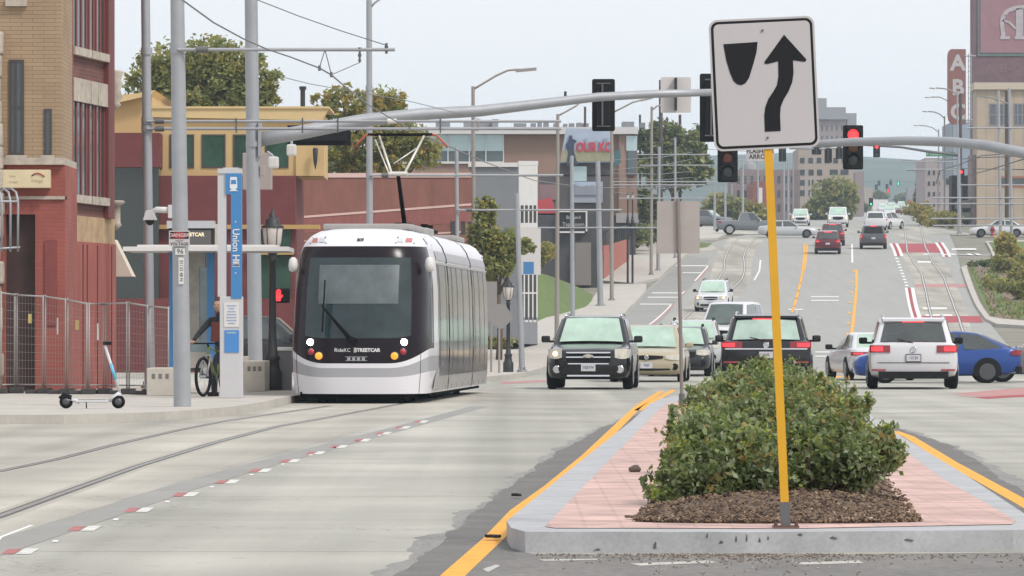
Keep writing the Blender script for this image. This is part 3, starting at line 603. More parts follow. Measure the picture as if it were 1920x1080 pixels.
# --- far centre: towers and apartment block
def block(name, label, x0, y0, x1, y1, s, m_, dep=14, wins=None, glass=M_win, cat='building', base=None):
    o = GS((x0+x1)/2, s); b_ = thing(name, label, cat, o)
    m = MB(); yb = base or (HY-(gz(F/s)-H)*s+4); fb(m, x0, y0, x1, yb, s, dep); m.build('wall', m_, b_)
    if wins:
        for (xa, ya, xb, yb_, nx, ny, fx, fy) in wins:
            for i in range(nx):
                for j in range(ny):
                    X = xa+(xb-xa)*i/nx; Y = ya+(yb_-ya)*j/ny
                    m = MB(); fb(m, X, Y, X+(xb-xa)/nx*fx, Y+(yb_-ya)/ny*fy, s, .3, 0, .06); m.build('window', glass, b_)
    return b_
M_far1 = mat('far_grey_concrete', (.25,.25,.265), .9, var=.06); M_far2 = mat('far_mauve_brick', (.24,.19,.19), .9, var=.1); M_far3 = mat('far_tan_brick', (.33,.27,.23), .9, var=.1)
b_ = block('tower_building', 'stepped grey tower rising beyond the median sign', 1533, 222, 1588, 330, 9, M_far2, wins=[(1540,235,1586,275,5,2,.3,.5)])
m = MB(); fb(m, 1533, 184, 1550, 225, 9, 10); fb(m, 1550, 201, 1586, 224, 9, 10); fb(m, 1586, 212, 1606, 330, 9, 10); m.build('upper_block', M_far1, b_)
m = MB(); fb(m, 1520, 218, 1590, 224, 9, 10, 0, .8); m.build('ledge', M_far1, b_)
block('apartment_building', 'pale brick apartment block with rows of windows beside the far tree', 1497, 278, 1600, 420, 13, M_far3, wins=[(1500,296,1594,306,6,1,.55,1),(1500,318,1548,376,3,3,.6,.55),(1556,318,1596,376,2,3,.75,.5)])
block('commercial_building', 'mauve brick shop row behind the tram poles far up the street', 1375, 318, 1500, 430, 17, M_far2, wins=[(1382,330,1496,410,9,3,.4,.5)])
block('commercial_building', 'red brick corner house beyond the parked pickup', 1412, 340, 1440, 430, 17.6, mat('far_red_brick', (.24,.09,.08), .9, var=.1), wins=[(1419,352,1432,400,1,1,.8,1)], glass=M_capw)
block('church_building', 'grey domed building behind the overhead signals', 1392, 312, 1420, 380, 15, M_far1)
c = W(1406, 326, 15.2); d_ = MB().lathe((c.x, c.y, c.z), [(.95,0),(.93,.5),(.75,1.1),(.4,1.45),(.05,1.6)], 14); tag(d_.build('dome', M_far1, org=(c.x,c.y,c.z)), 'pale grey dome above the far mauve shop row', 'dome')
# --- right side: storage warehouse with sign tower
s = 19.2; o = GS(1875, s)
B = thing('warehouse_building', 'tan panelled storage warehouse at the right edge', 'building', o)
m = MB(); fb(m, 1831, 165, 2060, 430, s, 4); m.build('wall', brick('tan_panel', (.42,.34,.26), (.40,.32,.245), (.33,.27,.21), bw=.9, rh=40, ms=.05, var=.08), B)
m = MB(); fb(m, 1826, 155, 2060, 168, s, 4, 0, .4); m.build('cornice', mat('tan_cornice', (.50,.43,.34), .85), B)
for x0, x1 in ((1854,1896),(1900,1925)): window(B, x0, 194, x1, 236, s, M_gray, mat('slate_window', (.10,.11,.125), .2, var=.3), .12, muls=(.33,.66), rails=(.5,))
m = MB(); fb(m, 1822, 290, 1830.5, 430, s, 4, 0, -.5); m.build('side_wall', M_far2, B)
m = MB(); fb(m, 1795, 325, 1826, 430, s, 9, 0, -6); m.build('dark_bay', M_dark, B)
m = MB(); fb(m, 1800, 375, 1824, 390, s, .4, 0, -5.5); fb(m, 1800, 398, 1824, 412, s, .4, 0, -5.5); m.build('bay_panel', mat('olive_panel', (.09,.09,.075), .8), B)
for x0, x1 in ((1872,1888),(1894,1925)): window(B, x0, 330, x1, 352, s, mat('terracotta_trim', (.33,.13,.08), .8), M_win, .2)
T_ = thing('warehouse_tower', 'plum brick tower with a faded pink painted wall sign', 'tower', GS(1880, 17.5))
m = MB(); fb(m, 1824, -220, 2080, 430, 17.5, 3); m.build('wall', M_purp, T_)
m = MB(); fb(m, 1833, -20, 2080, 105, 17.5, .3, 0, .12); m.build('painted_border', mat('faded_green_border', (.13,.17,.16), .9, var=.2), T_)
m = MB(); fb(m, 1838, -16, 2080, 99, 17.5, .3, 0, .2); ms_ = m.build('painted_sign', M_muralp, T_)
def Am(mb, pts, w):
    P = [W(x, y, 17.5)+Vector((0,-.27,0)) for x, y in pts]
    for a, c in zip(P[:-1], P[1:]):
        d_ = (c-a).normalized(); n_ = Vector((-d_.z, 0, d_.x))*w; mb.prism([a-n_, c-n_, c+n_, a+n_], (0,.04,0))
m = MB(); Am(m, [(1881,68),(1879,52),(1878,40),(1882,28),(1890,20),(1900,16),(1912,14),(1925,13)], .22); Am(m, [(1875,71),(1893,71)], .16); Am(m, [(1880,38),(1892,42),(1904,54)], .12); Am(m, [(1911,16),(1911,68)], .38); Am(m, [(1902,71),(1925,71)], .16)
m.build('painted_letter', mat('faded_white_lettering', (.42,.38,.40), .9, var=.15, scale=2), ms_)
a = W(1882, 128, 17.5); MB().text('A-B-C', (a.x, a.y-.03, a.z), .9, xs=1.2).build('painted_lettering', mat('ghost_lettering', (.21,.12,.13), .9), T_)
bs = thing('blade_sign', 'tall terracotta vertical sign reading ABC on the warehouse corner', 'sign', W(1795, 240, 18.5))
m = MB(); p = []
for (x, y) in ((1783,92),(1811,92),(1811,233),(1785,233),(1779,226),(1777,215),(1777,104),(1779,96)): p.append(W(x, y, 18.5))
m.prism(p, (0,.6,0)); m.build('sign_cabinet', mat('terracotta_sign', (.235,.10,.085), .8, var=.1, scale=1), bs)
m = MB(); 
for ch, y in (('A',119),('B',165),('C',211)): a = W(1796, y, 18.5); m.text(ch, (a.x, a.y-.03, a.z), 1.5, xs=1.0, bold=.05)
m.build('sign_lettering', mat('dull_white_letter', (.45,.43,.43), .8), bs)
m = MB()
for dx in (1816, 1821): q, r_ = W(dx, 100, 18.5), W(dx, 235, 18.5); m.cyl(q, r_, .05, n=5)
for k in range(14): q, r_ = W(1816, 104+k*10, 18.5), W(1821, 104+k*10, 18.5); m.cyl(q, r_, .04, n=5)
for y in (105, 225): q, r_ = W(1808, y, 18.5), W(1830, y, 18.5); m.cyl(q, r_, .07, n=5)
m.build('support_ladder', M_galv, bs)
block('commercial_building', 'pale mauve building row beyond the right tram stop', 1735, 296, 1832, 432, 15, mat('far_pinkish', (.36,.31,.31), .9, var=.08), wins=[(1774,325,1786,346,1,1,.9,1),(1740,320,1768,400,3,4,.4,.4)])
block('shop_building', 'small blue grey shop below the vertical sign', 1786, 228, 1825, 330, 15.5, mat('far_blue_grey', (.26,.31,.38), .8), base=330)
# far hill
hm = MB(); prof = []
for i in range(41):
    x = -700+i*60; h = 98-abs((x-150)/520)**1.5*20+random.uniform(-1.5, 1.5)+4*math.sin(x*.013); prof.append((x, h))
rows_ = [(0,1700,26),(.35,1950,0),(.75,2300,0),(1,2700,0),(.8,3200,0)]
vs = []
for f_, y, b0 in rows_:
    for x, h in prof: vs.append((x*(1+.15*f_), y, 30+(h-30)*f_+random.uniform(-1,1)*f_*2))
n = len(prof); hm.add(vs, [(j*n+i, j*n+i+1, (j+1)*n+i+1, (j+1)*n+i) for j in range(4) for i in range(n-1)], 0, True)
hm.build('hill', mat('wooded_hill', (.05,.075,.055), .95, var=.5, scale=.02))['kind'] = 'structure'
for lb_, x0, y0, x1, y1, s, m_ in (('low pale shed roof far down the street left of the green signal',1636,374,1664,396,9,M_capw),('small grey shop far down the street on the right',1702,352,1728,404,10,M_far1),('narrow brick block at the far left street edge',1604,322,1620,408,12,M_far2),('far tan block behind the tiny signals',1616,352,1636,404,9.5,M_far3),('long low white building on the distant rise',1668,382,1712,394,7.4,M_capw),('far brown block right of the distant rise',1724,330,1742,408,12.5,M_far2)):
    block('commercial_building', lb_, x0, y0, x1, y1, s, m_, dep=5)
# ---------------------------------------------------------------- keep-right sign on the median
M_signw = mat('sign_sheeting', (.47,.445,.45), .5, var=.03, scale=2)
M_black = mat('sign_black', (.016,.0165,.019), .6, spec=.15)
M_alu = mat('sign_back_aluminium', (.36,.33,.31), .55, metal=.1, var=.05, scale=3)
M_ypost = mat('yellow_post_paint', (.66,.34,.012), .5, var=.06, scale=5)
M_pgrey = mat('grey_post_steel', (.13,.13,.135), .55, metal=.3)
b0 = W(1473, 984, 322); b0.z = T+.004
TI = R(2.66); UU = Vector((-math.sin(TI), 0, math.cos(TI))); RR = Vector((math.cos(TI), 0, math.sin(TI)))
KS = thing('traffic_sign', 'large white keep right sign with black curved arrow on a leaning yellow post', 'traffic sign', b0)
def L(u, v, w=0): return b0+RR*u+UU*v+Vector((0,w,0))
def SGp(zx, zy):                             # from the close-up of the sign face to its own plane
    d = Vector(((1080+zx/2.571)-1473, 0, 984-zy/2.571))/322
    return d.dot(RR), d.dot(UU)
def rr(u0, u1, v0, v1, r, n=6):
    o = []
    for cx, cy, a0 in ((u1-r,v1-r,0),(u0+r,v1-r,90),(u0+r,v0+r,180),(u1-r,v0+r,270)):
        for i in range(n+1): t = R(a0+90*i/n); o.append((cx+r*math.cos(t), cy+r*math.sin(t)))
    return o
cu, cv = SGp(905, 392); hw_, hh = .307, .382
def plate(u0,u1,v0,v1,r,w0,dep): return MB().prism([L(u, v, w0) for u, v in rr(u0,u1,v0,v1,r)], (0,dep,0))
pl = plate(cu-hw_, cu+hw_, cv-hh, cv+hh, .05, -.052, .004).build('sign_plate', M_signw, KS)
plate(cu-hw_+.012, cu+hw_-.012, cv-hh+.012, cv+hh-.012, .042, -.0535, .001).build('border_line', M_black, pl)
plate(cu-hw_+.027, cu+hw_-.027, cv-hh+.027, cv+hh-.027, .030, -.055, .001).build('sign_face', M_signw, pl)
arrow = [(1000,157),(1108,276),(1104,286),(1094,287),(1043,280),(1046,340),(1040,385),(1022,430),(998,470),(984,505),(981,545),(984,620),(908,624),(905,545),(910,505),(925,465),(948,432),(966,400),(973,360),(972,285),(922,298),(908,297),(905,289)]
shield = [(708,203),(873,192),(868,240),(855,290),(832,365),(815,390),(795,400),(775,396),(757,380),(740,340),(722,280)]
m = MB(); m.prism([L(*SGp(x,y), -.0575) for x, y in arrow], (0,.002,0)); m.build('arrow_symbol', M_black, pl)
m = MB(); m.prism([L(*SGp(x,y), -.0575) for x, y in shield], (0,.002,0)); m.build('median_symbol', M_black, pl)
m = MB()
for z in ((896,137),(921,653)): u, v = SGp(*z); q = L(u, v, -.058); m.cyl(q, q+Vector((0,-.004,0)), .007, n=10)
m.build('bolt', M_pgrey, pl)
m = MB(); hwp = .0235
def lb(mb, u0,u1,v0,v1,w0,w1,mi=0):
    P = [L(u,v,w) for w in (w0,w1) for v in (v0,v1) for u in (u0,u1)]
    return mb.add(P, [(0,1,3,2),(4,6,7,5),(0,2,6,4),(1,5,7,3),(2,3,7,6),(0,4,5,1)], mi)
lb(m, -hwp, hwp, .15, cv+hh-.06, -.046, 0); post = m.build('post', M_ypost, KS)
m = MB(); lb(m, -.027, .027, 0, .15, -.05, .004); m.build('post_socket', M_pgrey, KS)
m = MB(); m.box(b0.x-.075, b0.x+.075, b0.y-.08, b0.y+.06, b0.z-.002, b0.z+.012)
for dx in (-.06, .06): m.cyl((b0.x+dx, b0.y-.05, b0.z+.01), (b0.x+dx, b0.y-.05, b0.z+.035), .011, n=8)
m.build('base_plate', mat('rusty_plate', (.10,.06,.045), .7, var=.2), KS)
# sign seen from behind at the far end of the median
b1 = W(1279, 765, 127); b1.z = T
o = thing('traffic_sign', 'blank sign back on a thin grey post at the far end of the median', 'traffic sign', b1)
a, c = W(1232, 377, 127), W(1312, 475, 127)
MB().box(a.x, c.x, b1.y+.03, b1.y+.036, c.z, a.z, 0, 0).build('sign_plate', M_alu, o)
tp = W(1271, 372, 127); MB().cyl((b1.x, b1.y, b1.z), (tp.x, b1.y, tp.z), .027, n=8).build('post', mat('brown_grey_post', (.20,.175,.16), .6), o)
MB().cyl((b1.x, b1.y, b1.z), (b1.x-.005, b1.y, b1.z+.22), .045, n=8).build('post_socket', M_pgrey, o)
# ---------------------------------------------------------------- poles, street lights, overhead line
def pole(name, label, cat, top, bot, s, r0, r1, m_, group=None, base=None, flange=True):
    d = F/s; b = W(bot[0], bot[1], s); b.z = base if base is not None else gz(d)+.13
    t = W(top[0], top[1], s)
    P = thing(name, label, cat, b, group)
    MB().cyl(b, t, r0, r1, 16).build('shaft', m_, P)
    if flange:
        mb = MB().cyl(b, b+Vector((0,0,.06)), r0*1.7, n=16)
        for k in range(4): mb.cyl(b+Vector((r0*1.4*math.cos(k*1.57+.78), r0*1.4*math.sin(k*1.57+.78), .05)), b+Vector((r0*1.4*math.cos(k*1.57+.78), r0*1.4*math.sin(k*1.57+.78), .14)), .025, n=6)
        mb.build('base_flange', m_, P)
    return P, b, t
def band(P, x, y, s, r, h, m_=None): c = W(x, y, s); return MB().cyl((c.x, c.y, c.z-h/2), (c.x, c.y, c.z+h/2), r, n=16).build('clamp_band', m_ or M_galv, P)
def luminaire(P, pts, s, r, m_, head=True):
    q = [W(x, y, s) for x, y in pts]; MB().tube(q, r).build('lamp_arm', m_, P)
    if head:
        e = q[-1]; d = (q[-1]-q[-2]).normalized(); MB().prism([e-Vector((.1,.12,0)), e+d*.62-Vector((0,.09,0)), e+d*.62+Vector((0,.09,0)), e+Vector((-.1,.12,0))], (0,0,-.1)).build('lamp_head', m_, P)
def cant(P, x0, x1, y, s, r=.03, ins=(), drop=None, m_=None):
    p, q = W(x0, y, s), W(x1, y, s); p.y -= .13; q.y -= .13
    a = MB().cyl(p, q, r, n=8); arm = a.build('cantilever_arm', m_ or M_galv, P)
    for x in ins: c = W(x, y, s); MB().cyl((c.x-.09, c.y-.13, c.z), (c.x+.09, c.y-.13, c.z), r*1.9, n=8).build('insulator', M_capw if x % 2 else M_pgrey, arm)
    return arm
GP = 'overhead line poles of the streetcar'
PA, *_ = pole('tram_pole', 'tall grey steel pole behind the mesh fence beside the salon', 'pole', (271,-160), (281,728), 95, .105, .085, M_galv, GP)
PB, *_ = pole('tram_pole', 'nearest grey steel pole wearing the danger high voltage plate at the kerb', 'pole', (331,-120), (342,764), 125, .132, .1, M_galv, GP, flange=False)
PC, *_ = pole('signal_pole', 'thick grey traffic signal mast pole behind the station pylon', 'pole', (470,-80), (479,712), 80, .17, .15, M_galv)
PD, *_ = pole('tram_pole', 'tall slim grey pole rising behind the streetcar roof', 'pole', (692,0), (694,700), 70, .095, .075, M_galv, GP)
PE, *_ = pole('street_light', 'bronze grey street light whose arm reaches over the brown office roof', 'street light', (887,162), (889,672), 55, .085, .06, M_polet)
PF, *_ = pole('tram_pole', 'short grey pole with two crossarms behind the streetcar tail', 'pole', (856,276), (858,690), 60, .075, .06, M_galv, GP)
PG, *_ = pole('tram_pole', 'leaning grey pole in front of the white corner building', 'pole', (969,362), (979,695), 66, .085, .065, M_galv, GP)
PH, *_ = pole('street_light', 'tan street light standing behind the black SUV at the grass bank', 'street light', (1046,214), (1044,645), 45, .1, .065, M_polet)
PI, *_ = pole('tram_pole', 'grey pole just right of the tan street light by the grass bank', 'pole', (1072,292), (1074,632), 41, .11, .085, M_galv, GP)
PJ, *_ = pole('tram_pole', 'stout pair width grey pole in front of the wall mural', 'pole', (1121,302), (1126,590), 33.5, .17, .13, M_galv, GP)
PK, *_ = pole('street_light', 'tan street light on the raised pavement before the driveway', 'street light', (1147,186), (1147,576), 32.5, .12, .08, M_polet)
PL, *_ = pole('street_light', 'tan street light by the terracotta patio wall', 'street light', (1222,200), (1221,517), 29, .11, .08, M_polet)
PM, *_ = pole('tram_pole', 'grey pole beside the patio street light', 'pole', (1236,275), (1234,506), 28.5, .12, .1, M_galv, GP)
PN, *_ = pole('tram_pole', 'thin grey pole above the sign panel seen from behind', 'pole', (1266,258), (1266,478), 27, .1, .08, M_galv, GP)
M_wood = mat('dark_timber_pole', (.075,.06,.055), .9, var=.15, scale=3)
for x, y0, y1, s, r, lb_ in ((1239,150,470,25,.17,'dark timber utility pole left of the white no turn panel'), (1275,215,462,24,.13,'slim dark timber utility pole right of the no turn panel'), (1200,215,455,24,.1,'short dark utility pole on the office roof corner'), (1097,200,455,26,.1,'dark pole standing up behind the wall mural'), (1801,175,440,20,.16,'dark timber utility pole in front of the vertical ABC sign'), (1888,170,445,21,.19,'dark timber utility pole in front of the tan warehouse')):
    pole('utility_pole', lb_, 'pole', (x,y0), (x,y1), s, r, r*.85, M_wood, 'timber utility poles', flange=False)
luminaire(PE, [(887,168),(905,157),(930,142),(952,132),(972,130)], 55, .035, M_polet)
luminaire(PH, [(1045,218),(1060,210),(1078,200),(1086,194)], 45, .035, M_polet, False)
luminaire(PK, [(1147,212),(1165,203),(1186,192),(1205,187)], 32.5, .05, M_polet)
luminaire(PL, [(1222,207),(1232,199),(1242,196)], 29, .05, M_polet, False)
luminaire(PD, [(693,16),(702,6),(715,-4),(730,-12)], 70, .03, M_galv)
for P_, x, y, s, r in ((PA,275,96,95,.115),(PA,276,226,95,.118),(PA,276,241,95,.118),(PB,334,92,125,.118),(PD,692,165,70,.095),(PD,693,330,70,.1),(PF,857,394,60,.082),(PC,476,270,80,.19)): band(P_, x, y, s, r, .14)
a1 = cant(PB, 334, 741, 94, 125, .027, (380,))
a2 = cant(PA, 276, 1052, 226+2, 95, .027, (300,735,), m_=M_galv); a3 = cant(PA, 276, 1052, 242, 95, .03, (300,))
c0, c1 = W(887,228,95), W(887,242,95)
MB().tube([(c0.x, c0.y-.13, c0.z), (c0.x+.09, c0.y-.13, c0.z+.02), (c0.x+.12, c0.y-.13, (c0.z+c1.z)/2), (c0.x+.08, c0.y-.13, c1.z-.03), (c1.x, c1.y-.13, c1.z)], .022).build('arm_end_ring', M_polet, a3)
for x in (444, 568, 634, 826): p, q = W(x,222,95), W(x,250,95); MB().cyl((p.x, p.y-.16, p.z), (q.x, q.y-.16, q.z), .016, n=6).build('arm_clip', M_pgrey, a3)
a4 = cant(PD, 694, 1056, 329, 70, .032, (722,)); a4b = cant(PF, 858, 1166, 394, 60, .032, (880,))
for x0, x1, y, s, P_ in ((1008,1252,427,41,PI),(1150,1322,347,33.5,PJ),(1150,1340,341,32,PJ),(1160,1330,372,33.5,PJ),(1195,1330,290,29,PL),(1200,1345,310,29,PM)): cant(P_, x0, x1, y, s, .036)
p = W(610, 94, 125); hd = MB()
for x, y in ((600,128),(622,140)): q = W(x, y, 125); hd.cyl((p.x, p.y-.13, p.z), (q.x, q.y-.2, q.z), .008, n=6); hd.box(q.x-.02, q.x+.02, q.y-.22, q.y-.18, q.z-.05, q.z+.03)
hd.build('wire_hanger', M_pgrey, a1)
for x, y0, y1 in ((675,90,118),(725,82,102)):
    p, q = W(x,y0,125), W(x,y1,125); MB().lathe((p.x, p.y-.13, q.z), [(.012,0),(.025,.03),(.012,.07),(.03,.1),(.015,.15),(.03,p.z-q.z)], 8).build('insulator', M_pgrey, a1)
# poles and arms of the right-hand track
RGT = [((1795,170),(1797,436),20.5,'grey pole in front of the dark bay by the warehouse',.09),((1872,170),(1876,455),23,'left one of two grey poles before the tan warehouse',.13),((1892,165),(1897,452),23,'right one of two grey poles before the tan warehouse',.13)]
RP = [pole('tram_pole', lb_, 'pole', t_, b_, s, r, r*.85, M_galv, GP)[0] for t_, b_, s, lb_, r in RGT]
for x0, x1, y, s, P_ in ((1748,1935,371,23,RP[1]),(1724,1935,382,23,RP[1]),(1800,1935,347,22,RP[1]),(1812,1935,240,23,RP[2]),(1745,1935,410,24,RP[1]),(1750,1935,423,24.5,RP[2]),(1700,1800,318,20.5,RP[0]),(1690,1800,303,20.5,RP[0])): cant(P_, x0, x1, y, s, .06)
for P_, pts, s in ((RP[0], [(1796,178),(1785,170),(1770,166),(1755,165)], 20.5), (RP[1], [(1873,192),(1866,186),(1855,182),(1846,181)], 23), (RP[2], [(1893,196),(1880,190),(1866,184),(1856,183)], 23)): luminaire(P_, pts, s, .06, M_polet)
FL = [((1771,218),430,17,[(1771,222),(1762,214),(1752,210),(1740,209)],'street light with curved arm left of the vertical ABC sign'),((1787,200),432,18,[(1786,205),(1775,188),(1762,182),(1745,182)],'tallest street light overlapping the vertical ABC sign'),((1760,242),425,15,[(1760,248),(1748,239),(1736,236),(1722,235)],'lowest far street light left of the warehouse')]
for t_, yb, s, arm, lb_ in FL:
    P_, *_ = pole('street_light', lb_, 'street light', t_, (t_[0], yb), s, .11, .08, M_polet, 'far street lights', flange=False); luminaire(P_, arm, s, .06, M_polet)
for i, (x, yt, s) in enumerate(((1393,300,20),(1421,290,19),(1470,318,19),(1478,300,18),(1487,305,17),(1498,330,16),(1510,320,15),(1340,345,21),(1360,310,20),(1372,345,19),(1520,330,14),(1534,345,13),(1608,340,11),(1622,350,10),(1745,330,14),(1758,350,13),(1733,345,12))):
    pole('tram_pole', 'one of many thin grey poles lining the far street', 'pole', (x,yt), (x,HY-(gz(F/s)-H)*s), s, .12, .09, M_galv, 'far line poles', flange=False)
# wires
M_wire = mat('grey_wire', (.17,.17,.18), .6)
def wire(pts, r, label, m_=None, name='overhead_wire', grp='overhead wires'):
    P = [W(x, y, s) for x, y, s in pts]
    q = []
    for i in range(len(P)-1):
        for k in range(6): q.append(P[i].lerp(P[i+1], k/6))
    q.append(P[-1]); mb = MB().tube(q, r, 6)
    return tag(mb.build(name, m_ or M_wire, org=P[0]), label, 'wire', grp)
wire([(250,-75,150),(345,2,140),(400,42,134),(455,72,130),(500,92,127),(545,107,126),(600,128,125),(622,141,124),(650,165,118),(690,196,108),(740,226,98),(790,250,93)], .012, 'contact wire sagging from the top left down to the pantograph')
wire([(478,-2,126),(560,30,125),(640,58,125),(725,85,125)], .008, 'thin stay wire ending at the tip of the top crossarm')
wire([(622,140,124),(650,128,125),(675,117,125)], .006, 'short thin stay from the hanger to the insulator')
wire([(524,143,110),(580,157,104),(640,168,98),(760,188,92),(830,205,90),(900,224,86)], .008, 'thin feeder wire in front of the restaurant trees')
wire([(790,252,92),(900,300,70),(1000,338,52),(1100,352,42),(1200,352,33),(1330,345,24),(1430,338,18)], .016, 'contact wire running on from the pantograph up the hill')
for i, (ya, yb) in enumerate(((318,292),(325,318),(335,330),(352,345),(360,372),(300,280))):
    wire([(1150,ya,34),(1240,(ya+yb)/2+5,28),(1330,yb,22),(1440,yb+6,16)], .022, ['lowest left','second','third','fourth','fifth','uppermost'][i]+' of the feeder wires bunched behind the traffic signals')
for i, pts in enumerate((((1755,345,20),(1762,320,21),(1800,308,22),(1840,292,24),(1920,285,28)), ((1810,330,20),(1850,320,22),(1920,298,27)), ((1690,300,15),(1740,303,18),(1830,296,22),(1925,292,26)), ((1700,320,14),(1800,316,18),(1925,318,24)))):
    wire(pts, .04, ['kinked black span wire hanging before the warehouse','lower black span wire crossing the warehouse front','thin feeder wire below the green street name sign','lowest feeder wire crossing to the warehouse'][i], M_iron)
# plates on the nearest pole, camera, cabinet
def flatbox(x0,y0,x1,y1,s,dy,dep=.012): a, c = W(x0,y0,s), W(x1,y1,s); return MB().box(a.x, c.x, a.y-dy-dep, a.y-dy, c.z, a.z)
dz = thing('warning_sign', 'small danger high voltage plate strapped to the nearest grey pole', 'sign', W(338,460,125))
flatbox(318,433,357,462,125,.135).build('sign_plate', M_signw, dz)
flatbox(320,435,355,448,125,.148,.003).build('header_panel', M_black, dz)
p = W(337.5,441.5,125); m = MB(); el = [(p.x+.125*math.cos(t*math.pi/10), p.y-.152, p.z+.046*math.sin(t*math.pi/10)) for t in range(20)]; m.prism(el, (0,-.002,0)); m.build('red_oval', mat('danger_red', (.40,.025,.035), .6), dz)
MB().text('DANGER', (p.x, p.y-.1555, p.z), .052, bold=.03).build('lettering', M_signw, dz)
q = W(337.5,452,125); m = MB().text('HIGH', (q.x, q.y-.149, q.z), .032); q = W(337.5,458,125); m.text('VOLTAGE', (q.x, q.y-.149, q.z), .042, bold=.03); m.build('lettering', M_black, dz)
for txt, x0,y0,x1,y1,vert in (('96',330,466,348,478,0),('01133 48 N',336,483,346,533,1)):
    n_ = thing('number_plate', 'white plate numbered 96 on the nearest grey pole' if not vert else 'narrow white plate with a vertical code on the nearest grey pole', 'sign', W((x0+x1)/2,y1,125))
    flatbox(x0,y0,x1,y1,125,.13).build('sign_plate', M_capw, n_)
    c = W((x0+x1)/2,(y0+y1)/2,125); (MB().text(txt, (c.x, c.y-.1445, c.z), .07) if not vert else MB().text(txt, (c.x, c.y-.1445, c.z), .05, (0,0,-1), (1,0,0), xs=.9)).build('lettering', M_black, n_)
c = W(312,391,124); m = MB(); cc = thing('security_camera', 'white dome security camera bracketed to the nearest grey pole', 'camera', c)
a = W(325,397,124); m.box(a.x-.07, a.x+.1, a.y-.16, a.y-.02, a.z-.1, a.z+.1, 0, .01).tube([(a.x-.05,a.y-.09,a.z+.02),(a.x-.25,a.y-.09,a.z+.03),(a.x-.30,a.y-.09,a.z)], [.05,.045,.04], 10); m.build('bracket', M_capw, cc)
d = W(282,408,124); MB().lathe((d.x, d.y-.09, d.z-.02), [(.105,-.02),(.105,.0),(.085,.04),(.075,.1),(.05,.13)], 16).build('housing', M_capw, cc)
MB().lathe((d.x, d.y-.09, d.z-.1), [(.015,-.02),(.05,0),(.07,.04),(.075,.08)], 16).build('dome_lens', M_black, cc)
cb = thing('equipment_cabinet', 'beige equipment box fixed behind the signal mast pole', 'cabinet', W(482,354,78))
m = MB(); a, c = W(454,286,78), W(509,355,78); m.box(a.x, c.x, a.y+.2, a.y+.5, c.z, a.z, 0, .02); m.build('housing', mat('beige_box', (.34,.29,.265), .7), cb)
m = MB(); a, c = W(489,310,80), W(497,330,80); m.box(a.x, c.x, a.y-.1, a.y+.1, c.z, a.z, 0, .01); m.build('junction_box', mat('beige_box', (.34,.29,.265), .7), cb)
for i, (x0,y0,x1,y1) in enumerate(((504,294,523,316),(538,271,556,293))):
    v = thing('detector_camera', ['white box detector beside the signal mast pole','white rounded detector hanging below the signal mast arm'][i], 'camera', W((x0+x1)/2,y1,79))
    a, c = W(x0,y0,79), W(x1,y1,79); MB().box(a.x, c.x, a.y-.25, a.y+.05, c.z, a.z, 0, .05).build('housing', M_capw, v)
    MB().cyl(((a.x+c.x)/2, a.y-.1, a.z), ((a.x+c.x)/2+(-.15 if i == 0 else 0), a.y-.05, a.z+.12), .03, n=8).build('bracket', M_galv, v)
# ---------------------------------------------------------------- traffic signals
M_sig = mat('signal_black', (.009,.0095,.011), .6, spec=.2, var=.1, scale=5)
M_vis = mat('signal_visor', (.006,.006,.007), .7, spec=.15)
L_red = mat('red_signal_lit', (.5,.01,.02), .4, emit=(1,.05,.055), es=1.0); L_grn = mat('green_signal_lit', (.02,.4,.25), .4, emit=(.08,.9,.6), es=.8)
L_amb = mat('amber_lens_off', (.10,.045,.015), .35); L_off = mat('green_lens_off', (.035,.04,.04), .35); L_ro = mat('red_lens_off', (.13,.035,.02), .35)
mast = [W(x, y, 80-1.0*i/6) for i, (x, y) in enumerate(((484,262),(560,249),(680,226),(790,214),(900,208),(1010,195),(1120,182),(1230,176),(1345,173)))]
MB().tube(mast, [.17,.165,.155,.145,.135,.12,.105,.095,.085], 16).build('mast_arm', M_galv, PC)
m = MB(); a = W(494,262,80); m.box(a.x-.12, a.x-.04, a.y-.2, a.y+.2, a.z-.4, a.z+.4); m.build('arm_bracket', M_galv, PC)
def head_back(name, label, x0,y0,x1,y1,s, n=3):
    c = W((x0+x1)/2, (y0+y1)/2, s); h = (y1-y0)/s; w = (x1-x0)/s
    P_ = thing(name, label, 'traffic light', (c.x, c.y, c.z-h/2), 'traffic signal heads')
    m = MB(); m.prism([(c.x+u, c.y, c.z+v) for u, v in rr(-w/2, w/2, -h/2, h/2, .05)], (0,.02,0)); m.build('backplate', M_sig, P_)
    m = MB(); m.box(c.x-w*.27, c.x+w*.27, c.y-.14, c.y-.002, c.z-h*.4, c.z+h*.4, 0, .03); m.build('housing', M_sig, P_)
    m = MB(); m.cyl((c.x-.03, c.y-.17, c.z-h*.4), (c.x-.03, c.y-.17, c.z+h*.42), .022, n=8).box(c.x-w*.3, c.x+w*.3, c.y-.16, c.y-.13, c.z-h*.42, c.z-h*.4); m.box(c.x-w*.3, c.x+w*.3, c.y-.16, c.y-.13, c.z+h*.4, c.z+h*.42); m.build('bracket', mat('grey_bracket', (.12,.12,.12), .5, metal=.3), P_)
    return P_
head_back('traffic_light', 'black signal head seen from behind on the long mast arm', 1110,148,1153,246,78)
head_back('traffic_light', 'tall black signal head seen from behind half hidden by the keep right sign', 1312,138,1358,266,77.5, 4)
hz_ = thing('traffic_light', 'horizontal black signal head under the mast arm before the restaurant', 'traffic light', W(597,255,77), 'traffic signal heads')
